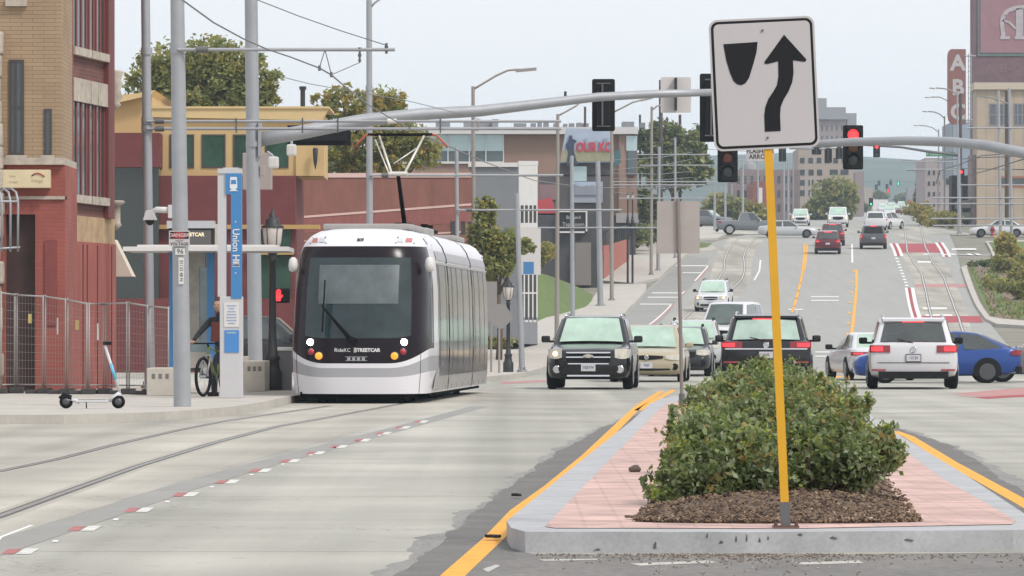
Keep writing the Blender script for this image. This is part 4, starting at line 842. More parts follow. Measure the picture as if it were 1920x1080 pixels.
a, c = W(538,234,77), W(657,272,77); m = MB().box(a.x, c.x, a.y+.25, a.y+.28, c.z, a.z); m.build('backplate', M_sig, hz_); m = MB().box(a.x+.1, c.x-.1, a.y+.1, a.y+.25, c.z+.1, a.z-.1, 0, .02); m.build('housing', M_sig, hz_)
sp_ = thing('traffic_sign', 'blank white panel seen from behind with dark bracket on the mast arm', 'traffic sign', W(1267,211,78))
a, c = W(1239,144,78), W(1296,211,78); MB().prism([((a.x+c.x)/2+u, a.y+.14, (a.z+c.z)/2+v) for u, v in rr(-(c.x-a.x)/2, (c.x-a.x)/2, -(a.z-c.z)/2, (a.z-c.z)/2, .04)], (0,.006,0)).build('sign_plate', mat('pale_sign_back', (.56,.53,.52), .6), sp_)
p, q = W(1267,146,78), W(1267,207,78); MB().box(p.x-.03, p.x+.03, p.y-.1, p.y+.138, q.z, p.z).build('bracket', M_iron, sp_)
fn = W(1060,184,79); MB().cyl(fn, fn+Vector((0,0,.16)), .035, .03, 8).build('arm_finial', M_iron, PC)
# right mast arm, signals facing the camera
PR, *_ = pole('signal_pole', 'grey signal mast beyond the right edge carrying the long arm', 'pole', (2085,160), (2090,712), 68, .18, .15, M_galv)
ra = [W(x, y, s) for x, y, s in ((2086,340,68),(1990,312,68),(1920,287,68),(1850,273,67.5),(1780,266,67),(1700,264,66.5),(1600,266,66),(1520,270,65.5),(1440,274,65))]
MB().tube(ra, [.17,.165,.155,.145,.14,.13,.12,.1,.085], 16).build('mast_arm', M_galv, PR)
def head_front(label, x0,y0,x1,y1,s, lens, ys=None, name='traffic_light', group='traffic signal heads'):
    c = W((x0+x1)/2, (y0+y1)/2, s); h = (y1-y0)/s; w = (x1-x0)/s; n = len(lens)
    P_ = thing(name, label, 'traffic light', (c.x, c.y, c.z-h/2), group)
    m = MB(); m.prism([(c.x+u, c.y-.1, c.z+v) for u, v in rr(-w/2, w/2, -h/2, h/2, min(.05,w*.1))], (0,.02,0)); m.build('backplate', M_sig, P_)
    m = MB(); m.box(c.x-w*.32, c.x+w*.32, c.y-.18, c.y+.12, c.z-h*.46, c.z+h*.46, 0, .02); m.build('housing', M_sig, P_)
    r = min(w*.28, h*.14*3/n)
    for i, mm in enumerate(lens):
        z = c.z+h*(.5-(i+.5)/n)*.84+ (h*.0)
        MB().lathe((c.x, c.y-.181, z), [(r,0),(r*.98,-.012),(r*.7,-.03),(r*.1,-.04)], 18, axis='y').build('lens', mm, P_)
        vs = []; N = 14
        for k in range(N+1):
            t = R(-25+230*k/N)
            for yy in (-.182, -.36+.1*(1-math.sin(max(0,min(math.pi,t))))): vs.append((c.x+r*1.1*math.cos(t), c.y+yy, z+r*1.1*math.sin(t)))
        MB().add(vs, [(2*k,2*k+2,2*k+3,2*k+1) for k in range(N)], 0, True).build('visor', M_vis, P_)
    return P_
head_front('traffic light glowing red on the arm above the crossing, right of the keep right sign', 1580,235,1618,318,65, (L_red, L_amb, L_off))
head_front('dark signal head with unlit lenses below the lower left corner of the keep right sign', 1345,250,1383,342,65.5, (L_ro, L_ro, L_off))
# mount a FLASHING ARROW plate on the arm
fa = thing('traffic_sign', 'white flashing arrow plate hanging from the arm behind the yellow post', 'traffic sign', W(1425,301,65.4))
a, c = W(1399,272,65.4), W(1450,302,65.4); MB().box(a.x, c.x, a.y-.14, a.y-.13, c.z, a.z).build('sign_plate', M_signw, fa)
m = MB(); p = W(1425,284,65.4); m.text('FLASHING', (p.x, p.y-.143, p.z), .125, xs=.95, bold=.03); p = W(1425,294.5,65.4); m.text('ARROW', (p.x, p.y-.143, p.z), .125, xs=.95, bold=.03); m.build('lettering', M_black, fa)
# second crossing signals further up, span arm and street name
far_arm, *_ = pole('signal_pole', 'far grey signal mast beside the warehouse with a thin arm and green name sign', 'pole', (1797,262), (1799,446), 22, .17, .13, M_galv)
MB().tube([W(1797,291,22), W(1740,284,22), W(1690,276,22), W(1620,272,22)], [.14,.12,.1,.08], 10).build('mast_arm', M_pgrey, far_arm)
MB().tube([W(1480,278,22), W(1540,279,22), W(1600,275,22)], [.1,.08,.08], 8).build('mast_arm', M_galv, far_arm)
sn = thing('street_name_sign', 'small green street name plate on the far mast arm', 'street sign', W(1763,293,21.8))
a, c = W(1736,285,21.8), W(1790,293.5,21.8); MB().box(a.x, c.x, a.y-.16, a.y-.13, c.z, a.z).build('sign_plate', mat('street_green', (.02,.20,.10), .6), sn)
p = W(1763,289.3,21.8); MB().text('E Linwood Blvd', (p.x, p.y-.165, p.z), .2, xs=1.3).build('lettering', M_capw, sn)
head_front('small far traffic light glowing red right of the near red signal', 1637,270,1650,295,22, (L_red, L_off, L_off))
head_front('small far traffic light glowing red in front of the dark warehouse bay', 1795,317,1808,342,21.5, (L_red, L_off, L_off))
head_front('small far traffic light glowing green above the white SUV', 1629,371,1637,386,14, (L_off, L_off, L_grn))
for i, (x0,y0,x1,y1,s) in enumerate(((1460,278,1474,303,22),(1522,270,1540,290,22),(1546,275,1560,305,22),(1567,273,1580,298,22))):
    head_back('traffic_light', ['first','second','third','fourth'][i]+' small dark signal head from the yellow post towards the red signal', x0,y0,x1,y1,s)
for i, (x, y, s, c_) in enumerate(((1665,358,9,L_red),(1684,344,8,L_grn),(1648,343,8,L_off),(1663,350,8,L_off),(1670,342,8,L_off),(1643,351,8,L_off),(1652,366,8,L_off),(1706,380,10,L_red),(1737,376,12,L_red),(1702,357,8,L_off))):
    head_front(['tiny red signal','tiny green signal','tiny dark signal'][0 if c_ is L_red else 1 if c_ is L_grn else 2]+' far down the hazy street'+('' if c_ is L_grn else ', one of a scatter'), x-2.5,y-5,x+2.5,y+5,s, (c_,c_,c_) if c_ is not L_off else (L_off,)*3, group='far '+('red' if c_ is L_red else 'dark')+' signals' if c_ is not L_grn else None)
wire([(1600,340,8.2),(1650,339,8.2),(1710,341,8.2),(1740,345,8.2)], .06, 'faint far span wire carrying the tiny signals', M_wire)
# pedestrian signal by the streetcar
ps = thing('pedestrian_signal', 'black pedestrian signal showing a red hand left of the streetcar', 'pedestrian signal', W(530,566,96))
a, c = W(515,540,96), W(543,568,96); MB().box(a.x, c.x, a.y, a.y+.25, c.z, a.z, 0, .03).build('housing', M_sig, ps)
m = MB(); p = W(522,554,96); y = p.y-.006
m.prism([(p.x-.045,y,p.z-.11),(p.x+.04,y,p.z-.11),(p.x+.055,y,p.z-.01),(p.x+.055,y,p.z+.02),(p.x-.05,y,p.z+.02)], (0,-.004,0))
for k, h in enumerate((.075,.1,.105,.085)): m.box(p.x-.05+k*.027, p.x-.03+k*.027, y-.004, y, p.z+.021, p.z+.021+h)
m.prism([(p.x+.056,y,p.z-.06),(p.x+.09,y,p.z-.005),(p.x+.08,y,p.z+.02),(p.x+.056,y,p.z-.02)], (0,-.004,0)); m.build('hand_symbol', L_red, ps)
# ---------------------------------------------------------------- streetcar
M_tw = mat('tram_white', (.70,.69,.725), .3, coat=.4, var=.02, scale=1)
M_tg = mat('tram_grey_band', (.34,.34,.36), .35, coat=.2)
M_tk = mat('tram_black_surround', (.010,.0055,.009), .22, spec=.2)
M_tgl = mat('tram_windshield', (.018,.032,.036), .06, spec=.5, var=.5, scale=1.1)
M_tsg = mat('tram_side_glass', (.30,.285,.265), .13, metal=.55, spec=.8, var=.35, scale=1.1, stretch=(1,.8,.5))
M_tskirt = mat('tram_skirt', (.36,.34,.325), .4, metal=.3, var=.1, scale=2)
M_tunder = mat('tram_underframe', (.006,.006,.0065), .9, spec=.1)
M_seamk = mat('panel_seam', (.03,.03,.032), .7)
TS = 108.0
nose = GS(668, TS)
TR = thing('streetcar', 'white and silver streetcar with black windshield and lit headlights', 'streetcar', nose, local=True)
TR.rotation_euler = (0, 0, -math.atan2(590, 9000))
def hwf(w): return float(np.interp(w, [.15,.5,1,2,2.6,2.8,2.95,3.03,3.08], [1.17,1.205,1.215,1.2,1.15,1.08,.97,.84,.6]))
def sbf(w): return float(np.interp(w, [.15,.4,.75,1.14,2.0,2.7,2.85,2.95,3.03,3.08], [.05,.01,.0,.06,.34,.62,.74,.9,1.12,1.5]))
NL = 19
lat = [math.sin(math.pi/2*(i/(NL-1))**.85) for i in range(NL)]; EN = 2.9
ROWS = [.17,.30,.46,.56,.62,.70,.95,1.14,1.4,1.7,2.0,2.3,2.55,2.70,2.75,2.82,2.88,2.93,2.97,3.0,3.03,3.055,3.07]
def pt(sgn, i, w0):
    t = lat[i] if i < NL else 1.0
    k = max(0, (t-.45)/.55)**2.2
    lift = float(np.interp(w0, [.17,.46,.70,1.14,1.4], [0,.10,.26,.16,0]))
    w = w0+lift*k*(1 if i < NL else 1.0)
    b = 1.15*(1-max(0,1-t**EN)**(1/EN))
    u = sbf(w0)+b
    if i >= NL: u = [1.75, 2.3, 2.75][i-NL] if w0 < 2.9 else max(u, [1.75,2.3,2.75][i-NL])
    u = min(u, 2.75)
    return (sgn*hwf(w)*t, u, w)
cols = [(-1,i) for i in range(NL+2,0,-1)]+[(1,i) for i in range(0,NL+3)]
grid = [[pt(sg,i,w) for sg,i in cols] for w in ROWS]
def part(name, test, m_, parent=TR, push=0):
    mb = MB(); n = len(cols); idx = {}; fs = []
    vs = []
    for j in range(len(ROWS)-1):
        for k in range(n-1):
            i0 = max(cols[k][1], cols[k+1][1])
            if test(j, i0):
                q = []
                for (jj,kk) in ((j,k),(j,k+1),(j+1,k+1),(j+1,k)):
                    if (jj,kk) not in idx: idx[(jj,kk)] = len(vs); vs.append(grid[jj][kk])
                    q.append(idx[(jj,kk)])
                fs.append(q)
    mb.add(vs, fs, 0, True); return mb.build(name, m_, parent)
rw = ROWS
part('bumper', lambda j,i: rw[j] < .46-.01 or .56-.01 <= rw[j] < .70-.01 and rw[j] > .55 and rw[j] >= .62-.01, M_tw)
part('bumper_band', lambda j,i: .45 < rw[j] < .62-.01, M_tg)
part('window_surround', lambda j,i: .70-.01 <= rw[j] < 1.14-.01 and i <= NL or (1.13 < rw[j] < 2.55-.01 and 10 <= i <= NL) or (2.54 < rw[j] < 2.75-.01 and i <= NL-2), M_tk)
part('windshield', lambda j,i: 1.13 < rw[j] < 2.55-.01 and i < 10, M_tgl)
cab = part('cab_shell', lambda j,i: rw[j] >= 2.75-.01 or (rw[j] >= .70-.01 and i > NL) or (2.54 < rw[j] < 2.75-.01 and i > NL-2), M_tw)
top = MB(); n = len(cols); tr_ = grid[-1]; top.add([(x,y,z) for x,y,z in tr_], [list(range(n))]); top.build('roof_panel', M_tw, cab)
for sg in (-1, 1):      # cab side windows: pillar and lighter pane inside the black wrap
    m = MB(); m.prism([(sg*1.212, 1.30, 1.05),(sg*1.212, 1.36, 1.05),(sg*1.175, 1.42, 2.4),(sg*1.175, 1.36, 2.4)], (sg*.012,0,0)); m.build('cab_window_bar', M_tg, cab)
    q = lambda x_, z_, o_: (sg*x_, sbf(z_)+1.15*(1-max(0,1-abs(x_/hwf(z_))**EN)**(1/EN))-o_, z_)
    m = MB(); m.prism([q(.93,2.80,.012), q(.60,2.80,.012), q(.63,2.92,.012), q(.90,2.92,.012)], (0,.05,0)); lamp = m.build('marker_lamp', M_seamk, TR)
    for k, c_ in enumerate((mat('marker_red', (.45,.16,.15), .4), mat('marker_pale', (.5,.55,.56), .35))):
        xa = .83-.14*k; m = MB(); m.prism([q(xa+.055,2.825,.022), q(xa-.055,2.825,.022), q(xa-.05,2.90,.022), q(xa+.05,2.90,.022)], (0,.012,0)); m.build('lamp_lens', c_, lamp)
m = MB().text('809', (0, .66, 2.86), .055, bold=.06); m.v = [(x, sbf(z)-.006, z) for x,y,z in m.v]; m.build('fleet_number', M_seamk, cab)
sign_ = MB().text('RideKC', (-.245, -.0, .93), .062, bold=.01); sign_.text('STREETCAR', (.19, 0, .93), .058, bold=.06); sign_.box(-.045, -.005, -.001, 0, .89, .975); sign_.v = [(x, sbf(z)+1.15*(1-max(0,1-abs(x/1.2)**EN)**(1/EN))-.008, z) for x,y,z in sign_.v]
sign_.build('lettering', mat('tram_lettering', (.62,.62,.62), .5), TR)
m = MB()
for k in range(4): m.lathe((-.13+k*.085, -.0, .78), [(.03,-.012),(.03,.0)], 10, axis='y')
m.box(-.19,.19,-.012,0,.745,.755).box(-.19,.19,-.012,0,.81,.82); m.v = [(x, y+sbf(z)-.006, z) for x,y,z in m.v]; m.build('front_emblem', mat('emblem_grey', (.33,.33,.34), .4, metal=.5), TR)
L_head = mat('headlight_lit', (.9,.9,.85), .3, emit=(1,.97,.86), es=14); L_ambr = mat('amber_lamp', (.62,.25,.03), .3, emit=(1,.42,.03), es=.45); L_tail = mat('red_lamp', (.40,.03,.05), .3)
for sg in (-1, 1):
    for nm, x, z, r, m_ in (('headlight',.82,1.07,.058,L_head),('turn_lamp',.66,.83,.065,L_ambr),('tail_lamp',.80,.90,.055,L_tail)):
        yy = sbf(z)+1.15*(1-max(0,1-(x/1.2)**EN)**(1/EN))
        ob = MB().lathe((sg*x, yy+.01, z), [(r*1.25,.03),(r*1.2,-.03),(r*1.05,-.036)], 16, axis='y').build(nm, M_seamk, TR)
        MB().lathe((sg*x, yy-.03, z), [(r,-.004),(r*.8,-.018),(r*.2,-.026)], 16, axis='y').build('lamp_lens', m_, ob)
# interior hints seen through the screen: sun blind, wiper
bl = MB(); vs = []
def scr(x, z, o=.006): return (x, sbf(z)+1.15*(1-max(0,1-abs(x/hwf(z))**EN)**(1/EN))-o, z)
for k in range(13):
    x = -.70+1.40*k/12
    for z in (1.74, 1.9, 2.1, 2.25, 2.42): vs.append(scr(x, z, .010))
bl.add(vs, [(5*k+q, 5*k+q+1, 5*k+q+6, 5*k+q+5) for k in range(12) for q in range(4)], 0, True)
bl.build('sun_blind', mat('sun_blind_grey', (.095,.115,.12), .25, spec=.4, var=.2), TR)
wp = MB(); P0, P1, P2 = (-.10,sbf(1.12)-.05,1.12), (-.62,sbf(1.75)-.05,1.70), (-.58,sbf(2.1)-.05,2.15)
wp.tube([P0, P1], [.035,.018], 8).tube([(-.60,sbf(1.25)-.04,1.25), P2], .014, 6).cyl((-.02,sbf(1.05)-.08,1.08),(-.12,sbf(1.15)-.02,1.12), .06, n=10); wp.build('wiper', M_tunder, TR)
m = MB()
for sg in (-1,1):
    for a, c in zip([pt(sg, 12, w) for w in (.17,.3,.46,.62,.70)][:-1], [pt(sg, 12, w) for w in (.17,.3,.46,.62,.70)][1:]): m.tube([Vector(a)+Vector((0,-.003,0)), Vector(c)+Vector((0,-.003,0))], .006, 5)
m.build('panel_gap', M_seamk, TR)
for sg in (-1,1): MB().lathe((sg*1.2, .9, 2.32), [(.02,-.02),(.07,.0),(.085,.1),(.07,.2),(.03,.24)], 12).build('mirror_camera', M_capw, TR)
# body modules
def prof(): return [(hwf(w), w) for w in (.15,.5,1,2.0,2.5,2.62)], [(hwf(w), w) for w in (2.62,2.7,2.8,2.88,2.95,3.0,3.03,3.06,3.08)]
def extr(pr, u0, u1, sg=(-1,1), grow=0, mb=None):
    mb = mb or MB()
    for s_ in sg:
        vs = [(s_*(x+grow), u, w) for u in (u0,u1) for x, w in pr]; n_ = len(pr)
        mb.add(vs, [(k,k+1,n_+k+1,n_+k) for k in range(n_-1)], 0, True)
    return mb
mods = [(2.75, 5.05), (5.2, 11.0), (11.15, 15.2)]
for mi, (u0, u1) in enumerate(mods):
    md = MB(); full = [(hwf(w), w) for w in (.17,.35,.5,1,1.6,2.0,2.45,2.62,2.7,2.8,2.88,2.95,3.0,3.03,3.06,3.08)]
    extr(full, u0, u1, mb=md); n_ = len(full)
    md.add([(-full[-1][0],u0,3.08),(full[-1][0],u0,3.08),(full[-1][0],u1,3.08),(-full[-1][0],u1,3.08)], [(0,1,2,3)])
    for uu in (u0+.01, u1-.01): md.add([(-x,uu,w) for x,w in full]+[(x,uu,w) for x,w in full[::-1]], [list(range(2*n_))])
    sec = md.build('body_section', M_tw, TR)
    for sg in (-1,1): extr([(hwf(w), w) for w in (.46,.8,1.2,1.7,2.1,2.45)], u0+.05, u1-.05, (sg,), grow=.008).build('side_window', M_tsg, sec)
    [extr([(hwf(w), w) for w in (.20,.34,.45)], u0+.02, u1-.02, (sg,), grow=.01).build('side_skirt', M_tskirt, sec) for sg in (-1,1)]
    [extr([(hwf(w), w) for w in (2.53,2.6,2.70)], u0+.04, u1-.04, (sg,), grow=.006).build('side_band', M_tg, sec) for sg in (-1,1)]
    [extr([(hwf(w), w) for w in (2.455,2.48,2.50)], u0+.02, u1-.02, (sg,), grow=.025).build('drip_rail', M_tskirt, sec) for sg in (-1,1)]
    nd = {0: [3.1, 4.6], 1: [6.0, 7.2, 8.6, 10.2], 2: [11.6, 12.9, 14.2]}[mi]
    for uu in nd: [extr([(hwf(w), w) for w in (.22,.8,1.2,1.7,2.1,2.45)], uu-.035, uu+.035, (sg,), grow=.013).build('door_seam', M_seamk, sec) for sg in (-1,1)]
    for uu in ([5.6, 10.6] if mi == 1 else [3.7] if mi == 0 else [13.5]): [extr([(hwf(w), w) for w in (.9,1.2,1.5)], uu-.03, uu+.03, (sg,), grow=.03).build('grab_handle', M_tskirt, sec) for sg in (-1,1)]
for u in (5.125, 11.075):
  for sg in (-1,1): extr([(hwf(w)+.004, w) for w in (.3,.8,1.6,2.2,2.6,2.8,2.95,3.02)], u-.13, u+.13, (sg,)).build('gangway_bellows', M_tunder, TR)
m = MB(); m.add([(x*1.0, 15.2+.9*(1-abs(x)/1.25)+.12, w) for x, w in [(-1.1,.2),(1.1,.2),(1.1,2.8),(.7,3.05),(-.7,3.05),(-1.1,2.8)]]+[(x, 15.2, w) for x, w in [(-1.17,.17),(1.17,.17),(1.1,2.78),(.7,3.05),(-.7,3.05),(-1.1,2.78)]], [(0,1,2,3,4,5)]+[(i,(i+1)%6,6+(i+1)%6,6+i) for i in range(6)]); m.build('rear_cab', M_tw, TR)
m = MB(); m.box(-1.02, .82, .35, 2.6, .07, .2); m.box(-1.05, 1.05, 2.6, 15, .1, .19)
for u in (1.2, 2.9, 7.2, 9.0, 13.2): 
    for sg in (-1,1): m.lathe((sg*.72, u, .3), [(.3,-.06),(.3,.06)], 16, axis='x')
m.build('underframe', M_tunder, TR)
m = MB(); m.prism([(1.216,1.55,.24),(1.216,2.7,.22),(1.216,2.7,.62),(1.216,2.3,.55),(1.216,1.9,.42)], (.012,0,0)); m.build('coupler_hatch', M_tskirt, TR)
for bx_ in ((-.78,.78,1.9,4.8,3.06,3.17), (-.7,.7,6.6,8.0,3.06,3.2), (-.8,.8,11.6,14.4,3.06,3.16)): MB().box(*bx_, 0, .03).build('roof_housing', M_tskirt, TR)
pg = MB(); pz = 3.2; pu = 8.9
pg.box(-.65,.65,pu-.9,pu+.6,3.14,3.2); 
for x in (-.5,.5):
    for u in (pu-.7,pu+.4): pg.cyl((x,u,3.05),(x,u,3.3), .07, n=8)
pgo = pg.build('pantograph', M_tunder, TR)
k0 = Vector((.05,pu+.1,3.3)); k1 = Vector((.02,pu-1.0,4.25))
MB().tube([k0,k1], [.045,.036], 8).box(-.12,.16,pu-.2,pu+.3,3.25,3.34).build('lower_arm', M_tunder, pgo)
m = MB(); hz2 = 5.02
for sg in (-1,1): m.tube([k1+Vector((sg*.12,0,0)), (sg*.43+.02,pu-.2,5.0)], [.026,.02], 8)
m.tube([k1+Vector((-.18,.2,-.02)), (-.52,pu+.1,4.95)], .016, 6).tube([(-.08,pu-.8,4.45),(.32,pu-.45,4.75)], .014, 6).cyl(k1-Vector((.16,0,0)), k1+Vector((.18,0,0)), .045, n=8); m.build('upper_arm', mat('pantograph_silver', (.62,.60,.55), .45, metal=.4), pgo)
m = MB()
for u in (pu-.35, pu+.05): m.tube([(-.62,u,5.03),(.62,u,5.03)], .02, 6)
ph = m.build('collector_head', M_tunder, pgo)
for sg in (-1,1): MB().tube([(sg*.5,pu-.15,5.04),(sg*.68,pu-.15,5.02),(sg*.80,pu-.15,4.9),(sg*.9,pu-.15,4.78)], .022, 6).build('horn', mat('orange_horn', (.42,.10,.05), .6), pgo)
# ---------------------------------------------------------------- vehicles
M_tyre = mat('tyre_rubber', (.009,.009,.0095), .9, spec=.15); M_rim = mat('alloy_rim', (.42,.43,.45), .35, metal=.7); M_rimd = mat('dark_rim', (.10,.10,.105), .4, metal=.6)
M_trim = mat('black_trim', (.009,.009,.010), .7, spec=.2); M_chrome = mat('chrome', (.6,.6,.62), .18, metal=.9)
M_wsh = mat('windshield_glass', (.50,.66,.54), .07, metal=.6, spec=.8, var=.22, scale=1.6)  # pale mint base and mottling put the sky's reflection into the glass colour
M_cgl = mat('dark_car_glass', (.03,.038,.037), .05, spec=.9, coat=.3, var=.5, scale=1.5)
M_plate = mat('licence_plate', (.52,.52,.55), .5); M_lens = mat('headlamp_lens', (.55,.52,.45), .12, spec=.8, coat=.5, var=.2, scale=8)
L_hl = mat('car_lamp_lit', (.9,.7,.4), .3, emit=(1,.62,.28), es=1.6); L_brk = mat('brake_lamp_lit', (.5,.02,.03), .3, emit=(1,.05,.06), es=.75); L_tl = mat('tail_lamp_glass', (.25,.012,.02), .15, coat=.5)
M_pltx = mat('plate_digits', (.05,.06,.14), .6)
def paint(n, c, metal=.0, rough=.28): return mat(n, c, rough, metal=metal, coat=.6, spec=.3, var=.02, scale=2)
TYPES = {   # stations (x/L, width factor, bottom, top) and cabin (belt front, roof front, roof rear, belt rear, roof half-width factor)
 'suv': dict(st=[(.500,.62,.36,.70),(.492,.80,.30,.84),(.475,.91,.25,.90),(.44,.97,.23,.935),(.36,1,.23,.975),(.25,1,.24,1.03),(.15,1,.24,1.085),(0,1,.24,1.1),(-.25,1,.25,1.11),(-.42,1,.27,1.12),(-.475,.985,.30,1.12),(-.492,.95,.34,1.08),(-.5,.86,.40,1.0)], cab=(.205,.055,-.40,-.485,.755), r=.36),
 'coupe': dict(st=None, cab=(.18,.0,-.24,-.475,.70), r=.325),
 'sedan': dict(st=[(.500,.62,.32,.58),(.49,.82,.25,.68),(.465,.93,.21,.75),(.42,.98,.2,.80),(.33,1,.2,.86),(.22,1,.2,.91),(.1,1,.2,.93),(-.1,1,.2,.95),(-.28,1,.21,.98),(-.40,.99,.24,1.0),(-.47,.96,.28,.98),(-.492,.9,.32,.92),(-.5,.8,.38,.84)], cab=(.20,.03,-.22,-.40,.70), r=.325),
 'minivan': dict(st=[(.500,.62,.34,.64),(.49,.82,.27,.76),(.468,.92,.22,.86),(.43,.98,.21,.93),(.36,1,.21,.98),(.28,1,.22,1.02),(.15,1,.22,1.04),(0,1,.22,1.05),(-.25,1,.22,1.06),(-.43,1,.25,1.06),(-.48,.97,.29,1.04),(-.5,.88,.38,.95)], cab=(.30,.13,-.42,-.485,.765), r=.335),
 'pickup': dict(st=[(.500,.7,.45,.85),(.492,.86,.38,.98),(.475,.95,.34,1.06),(.44,.99,.33,1.10),(.34,1,.33,1.14),(.2,1,.34,1.16),(0,1,.34,1.18),(-.14,1,.36,1.18),(-.30,1,.38,1.18),(-.46,1,.42,1.18),(-.49,.99,.46,1.17),(-.5,.96,.5,1.14)], cab=(.20,.07,-.12,-.165,.82), r=.40)}
TYPES['coupe']['st'] = TYPES['sedan']['st']
def patch(mb, c00, c10, c11, c01, iu0, iu1, iv0, iv1, off, bulge=0, n=6):
    c00, c10, c11, c01 = map(Vector, (c00, c10, c11, c01)); nrm = (c10-c00).cross(c01-c00).normalized()
    vs = []
    for j in range(n+1):
        for i in range(n+1):
            u = iu0+(1-iu0-iu1)*i/n; v = iv0+(1-iv0-iv1)*j/n
            p = (c00*(1-u)+c10*u)*(1-v)+(c01*(1-u)+c11*u)*v
            vs.append(p+nrm*(off+bulge*(1-(2*u-1)**2)))
    w = n+1
    return mb.add(vs, [(j*w+i, j*w+i+1, (j+1)*w+i+1, (j+1)*w+i) for j in range(n) for i in range(n)], 0, True)
def car(name, label, cat, kind, at, fwd, L_, Wd, Ht, col, group='vehicles on the street', front=None, rear=None, rack=False, rims=None, glass_f=None, glass_r=None, detail=True, lower=None):
    T_ = TYPES[kind]; st = T_['st']; rims = rims or M_rim
    sc = Ht/{'suv':1.70,'sedan':1.45,'coupe':1.45,'minivan':1.72,'pickup':1.85}[kind]; hw = Wd/2
    root = thing(name, label, cat, at, group, local=True)
    y0 = at[1]; sl_ = (gz(y0+2)-gz(y0-2))/4 if abs(fwd[1]) > .5 else 0
    rz = math.atan2(fwd[1], fwd[0]); root.rotation_euler = (0, -math.atan(sl_)*(1 if fwd[1] > 0 else -1), rz)
    # body shell
    mb = MB(); rings = []
    for xf, wf, zb, zt in st:
        zb *= sc; zt *= sc; w = hw*wf; h = zt-zb
        half = [(0,zb),(.7*w,zb),(.93*w,zb+.04),(.985*w,zb+.22*h),(w,zb+.5*h),(.985*w,zb+.74*h),(.945*w,zt-.06*sc),(.87*w,zt-.012),(.55*w,zt+.006),(0,zt+.015)]
        ring = half+[(-y,z) for y,z in half[-2:0:-1]]; rings.append([(xf*L_, y, z) for y,z in ring])
    n = len(rings[0]); vs = [p for r in rings for p in r]
    fs = [(a*n+i, a*n+(i+1)%n, (a+1)*n+(i+1)%n, (a+1)*n+i) for a in range(len(rings)-1) for i in range(n)]
    fs += [list(range(n)), [(len(rings)-1)*n+i for i in range(n)]]
    mb.add(vs, fs, 0, True)
    # cabin block
    bf, rf, rr_, br, rwf = T_['cab']; zb = {'suv':1.07,'sedan':.92,'coupe':.92,'minivan':1.02,'pickup':1.15}[kind]*sc
    bw = hw*.93; rw_ = hw*rwf
    BF = [Vector((bf*L_, s_*bw*.97, zb-.03)) for s_ in (1,-1)]; BR = [Vector((br*L_, s_*bw*.95, zb-.02)) for s_ in (1,-1)]
    RF = [Vector((rf*L_, s_*rw_*.95, Ht-.03)) for s_ in (1,-1)]; RRr = [Vector((rr_*L_, s_*rw_*.96, Ht-.045)) for s_ in (1,-1)]
    mid = [Vector(((rf+rr_)/2*L_, s_*rw_, Ht)) for s_ in (1,-1)]; bmid = [Vector(((bf+br)/2*L_, s_*bw, zb-.03)) for s_ in (1,-1)]
    bm = bmesh.new(); V = lambda p: bm.verts.new(p)
    bf_, br_, rf_, rr2, md, bd = [V(p) for p in BF], [V(p) for p in BR], [V(p) for p in RF], [V(p) for p in RRr], [V(p) for p in mid], [V(p) for p in bmid]
    for f in ((bf_[0],bf_[1],rf_[1],rf_[0]), (rf_[0],rf_[1],md[1],md[0]), (md[0],md[1],rr2[1],rr2[0]), (rr2[0],rr2[1],br_[1],br_[0]), (bf_[0],rf_[0],md[0],bd[0]), (bd[0],md[0],rr2[0],br_[0]), (bf_[1],bd[1],md[1],rf_[1]), (bd[1],br_[1],rr2[1],md[1]), (bf_[0],bd[0],br_[0],br_[1],bd[1],bf_[1])): bm.faces.new(f)
    bmesh.ops.recalc_face_normals(bm, faces=bm.faces)
    bmesh.ops.bevel(bm, geom=[e for e in bm.edges if max(v.co.z for v in e.verts) > zb+.1], offset=.085, segments=4, affect='EDGES', profile=.5)
    mb.bm(bm, 0, True)
    body = mb.build('body', col, root)
    md_ = body.modifiers.new('edge', 'EDGE_SPLIT'); md_.split_angle = R(38)
    # glass
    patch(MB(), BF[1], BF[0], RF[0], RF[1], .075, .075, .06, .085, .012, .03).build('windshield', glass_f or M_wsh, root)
    ivr = (.10,.16) if kind != 'sedan' else (.08,.08)
    if kind != 'pickup': patch(MB(), BR[0], BR[1], RRr[1], RRr[0], .075, .075, *ivr, .012, .03).build('rear_window', glass_r or M_cgl, root)
    else: patch(MB(), BR[0], BR[1], RRr[1], RRr[0], .09, .09, .1, .12, .012, .01).build('rear_window', glass_r or M_cgl, root)
    for k, s_ in ((0,1),(1,-1)):
        q0, q1, q2, q3 = (BF[k], bmid[k], mid[k], RF[k]); p0_, p1_, p2_, p3_ = (bmid[k], BR[k], RRr[k], mid[k])
        if s_ < 0: q0, q1, q2, q3 = q1, q0, q3, q2; p0_, p1_, p2_, p3_ = p1_, p0_, p3_, p2_
        patch(MB(), q0, q1, q2, q3, *((.10,.045) if s_ > 0 else (.045,.10)), .08, .1, .012).build('side_window', M_cgl, root)
        if kind != 'pickup': patch(MB(), p0_, p1_, p2_, p3_, *((.04,.16) if s_ > 0 else (.16,.04)), .08, .12, .012).build('side_window', M_cgl, root)
    # wheels
    r = T_['r']*sc; ax = (.315, -.295) if kind != 'pickup' else (.33, -.30)
    tw = .22
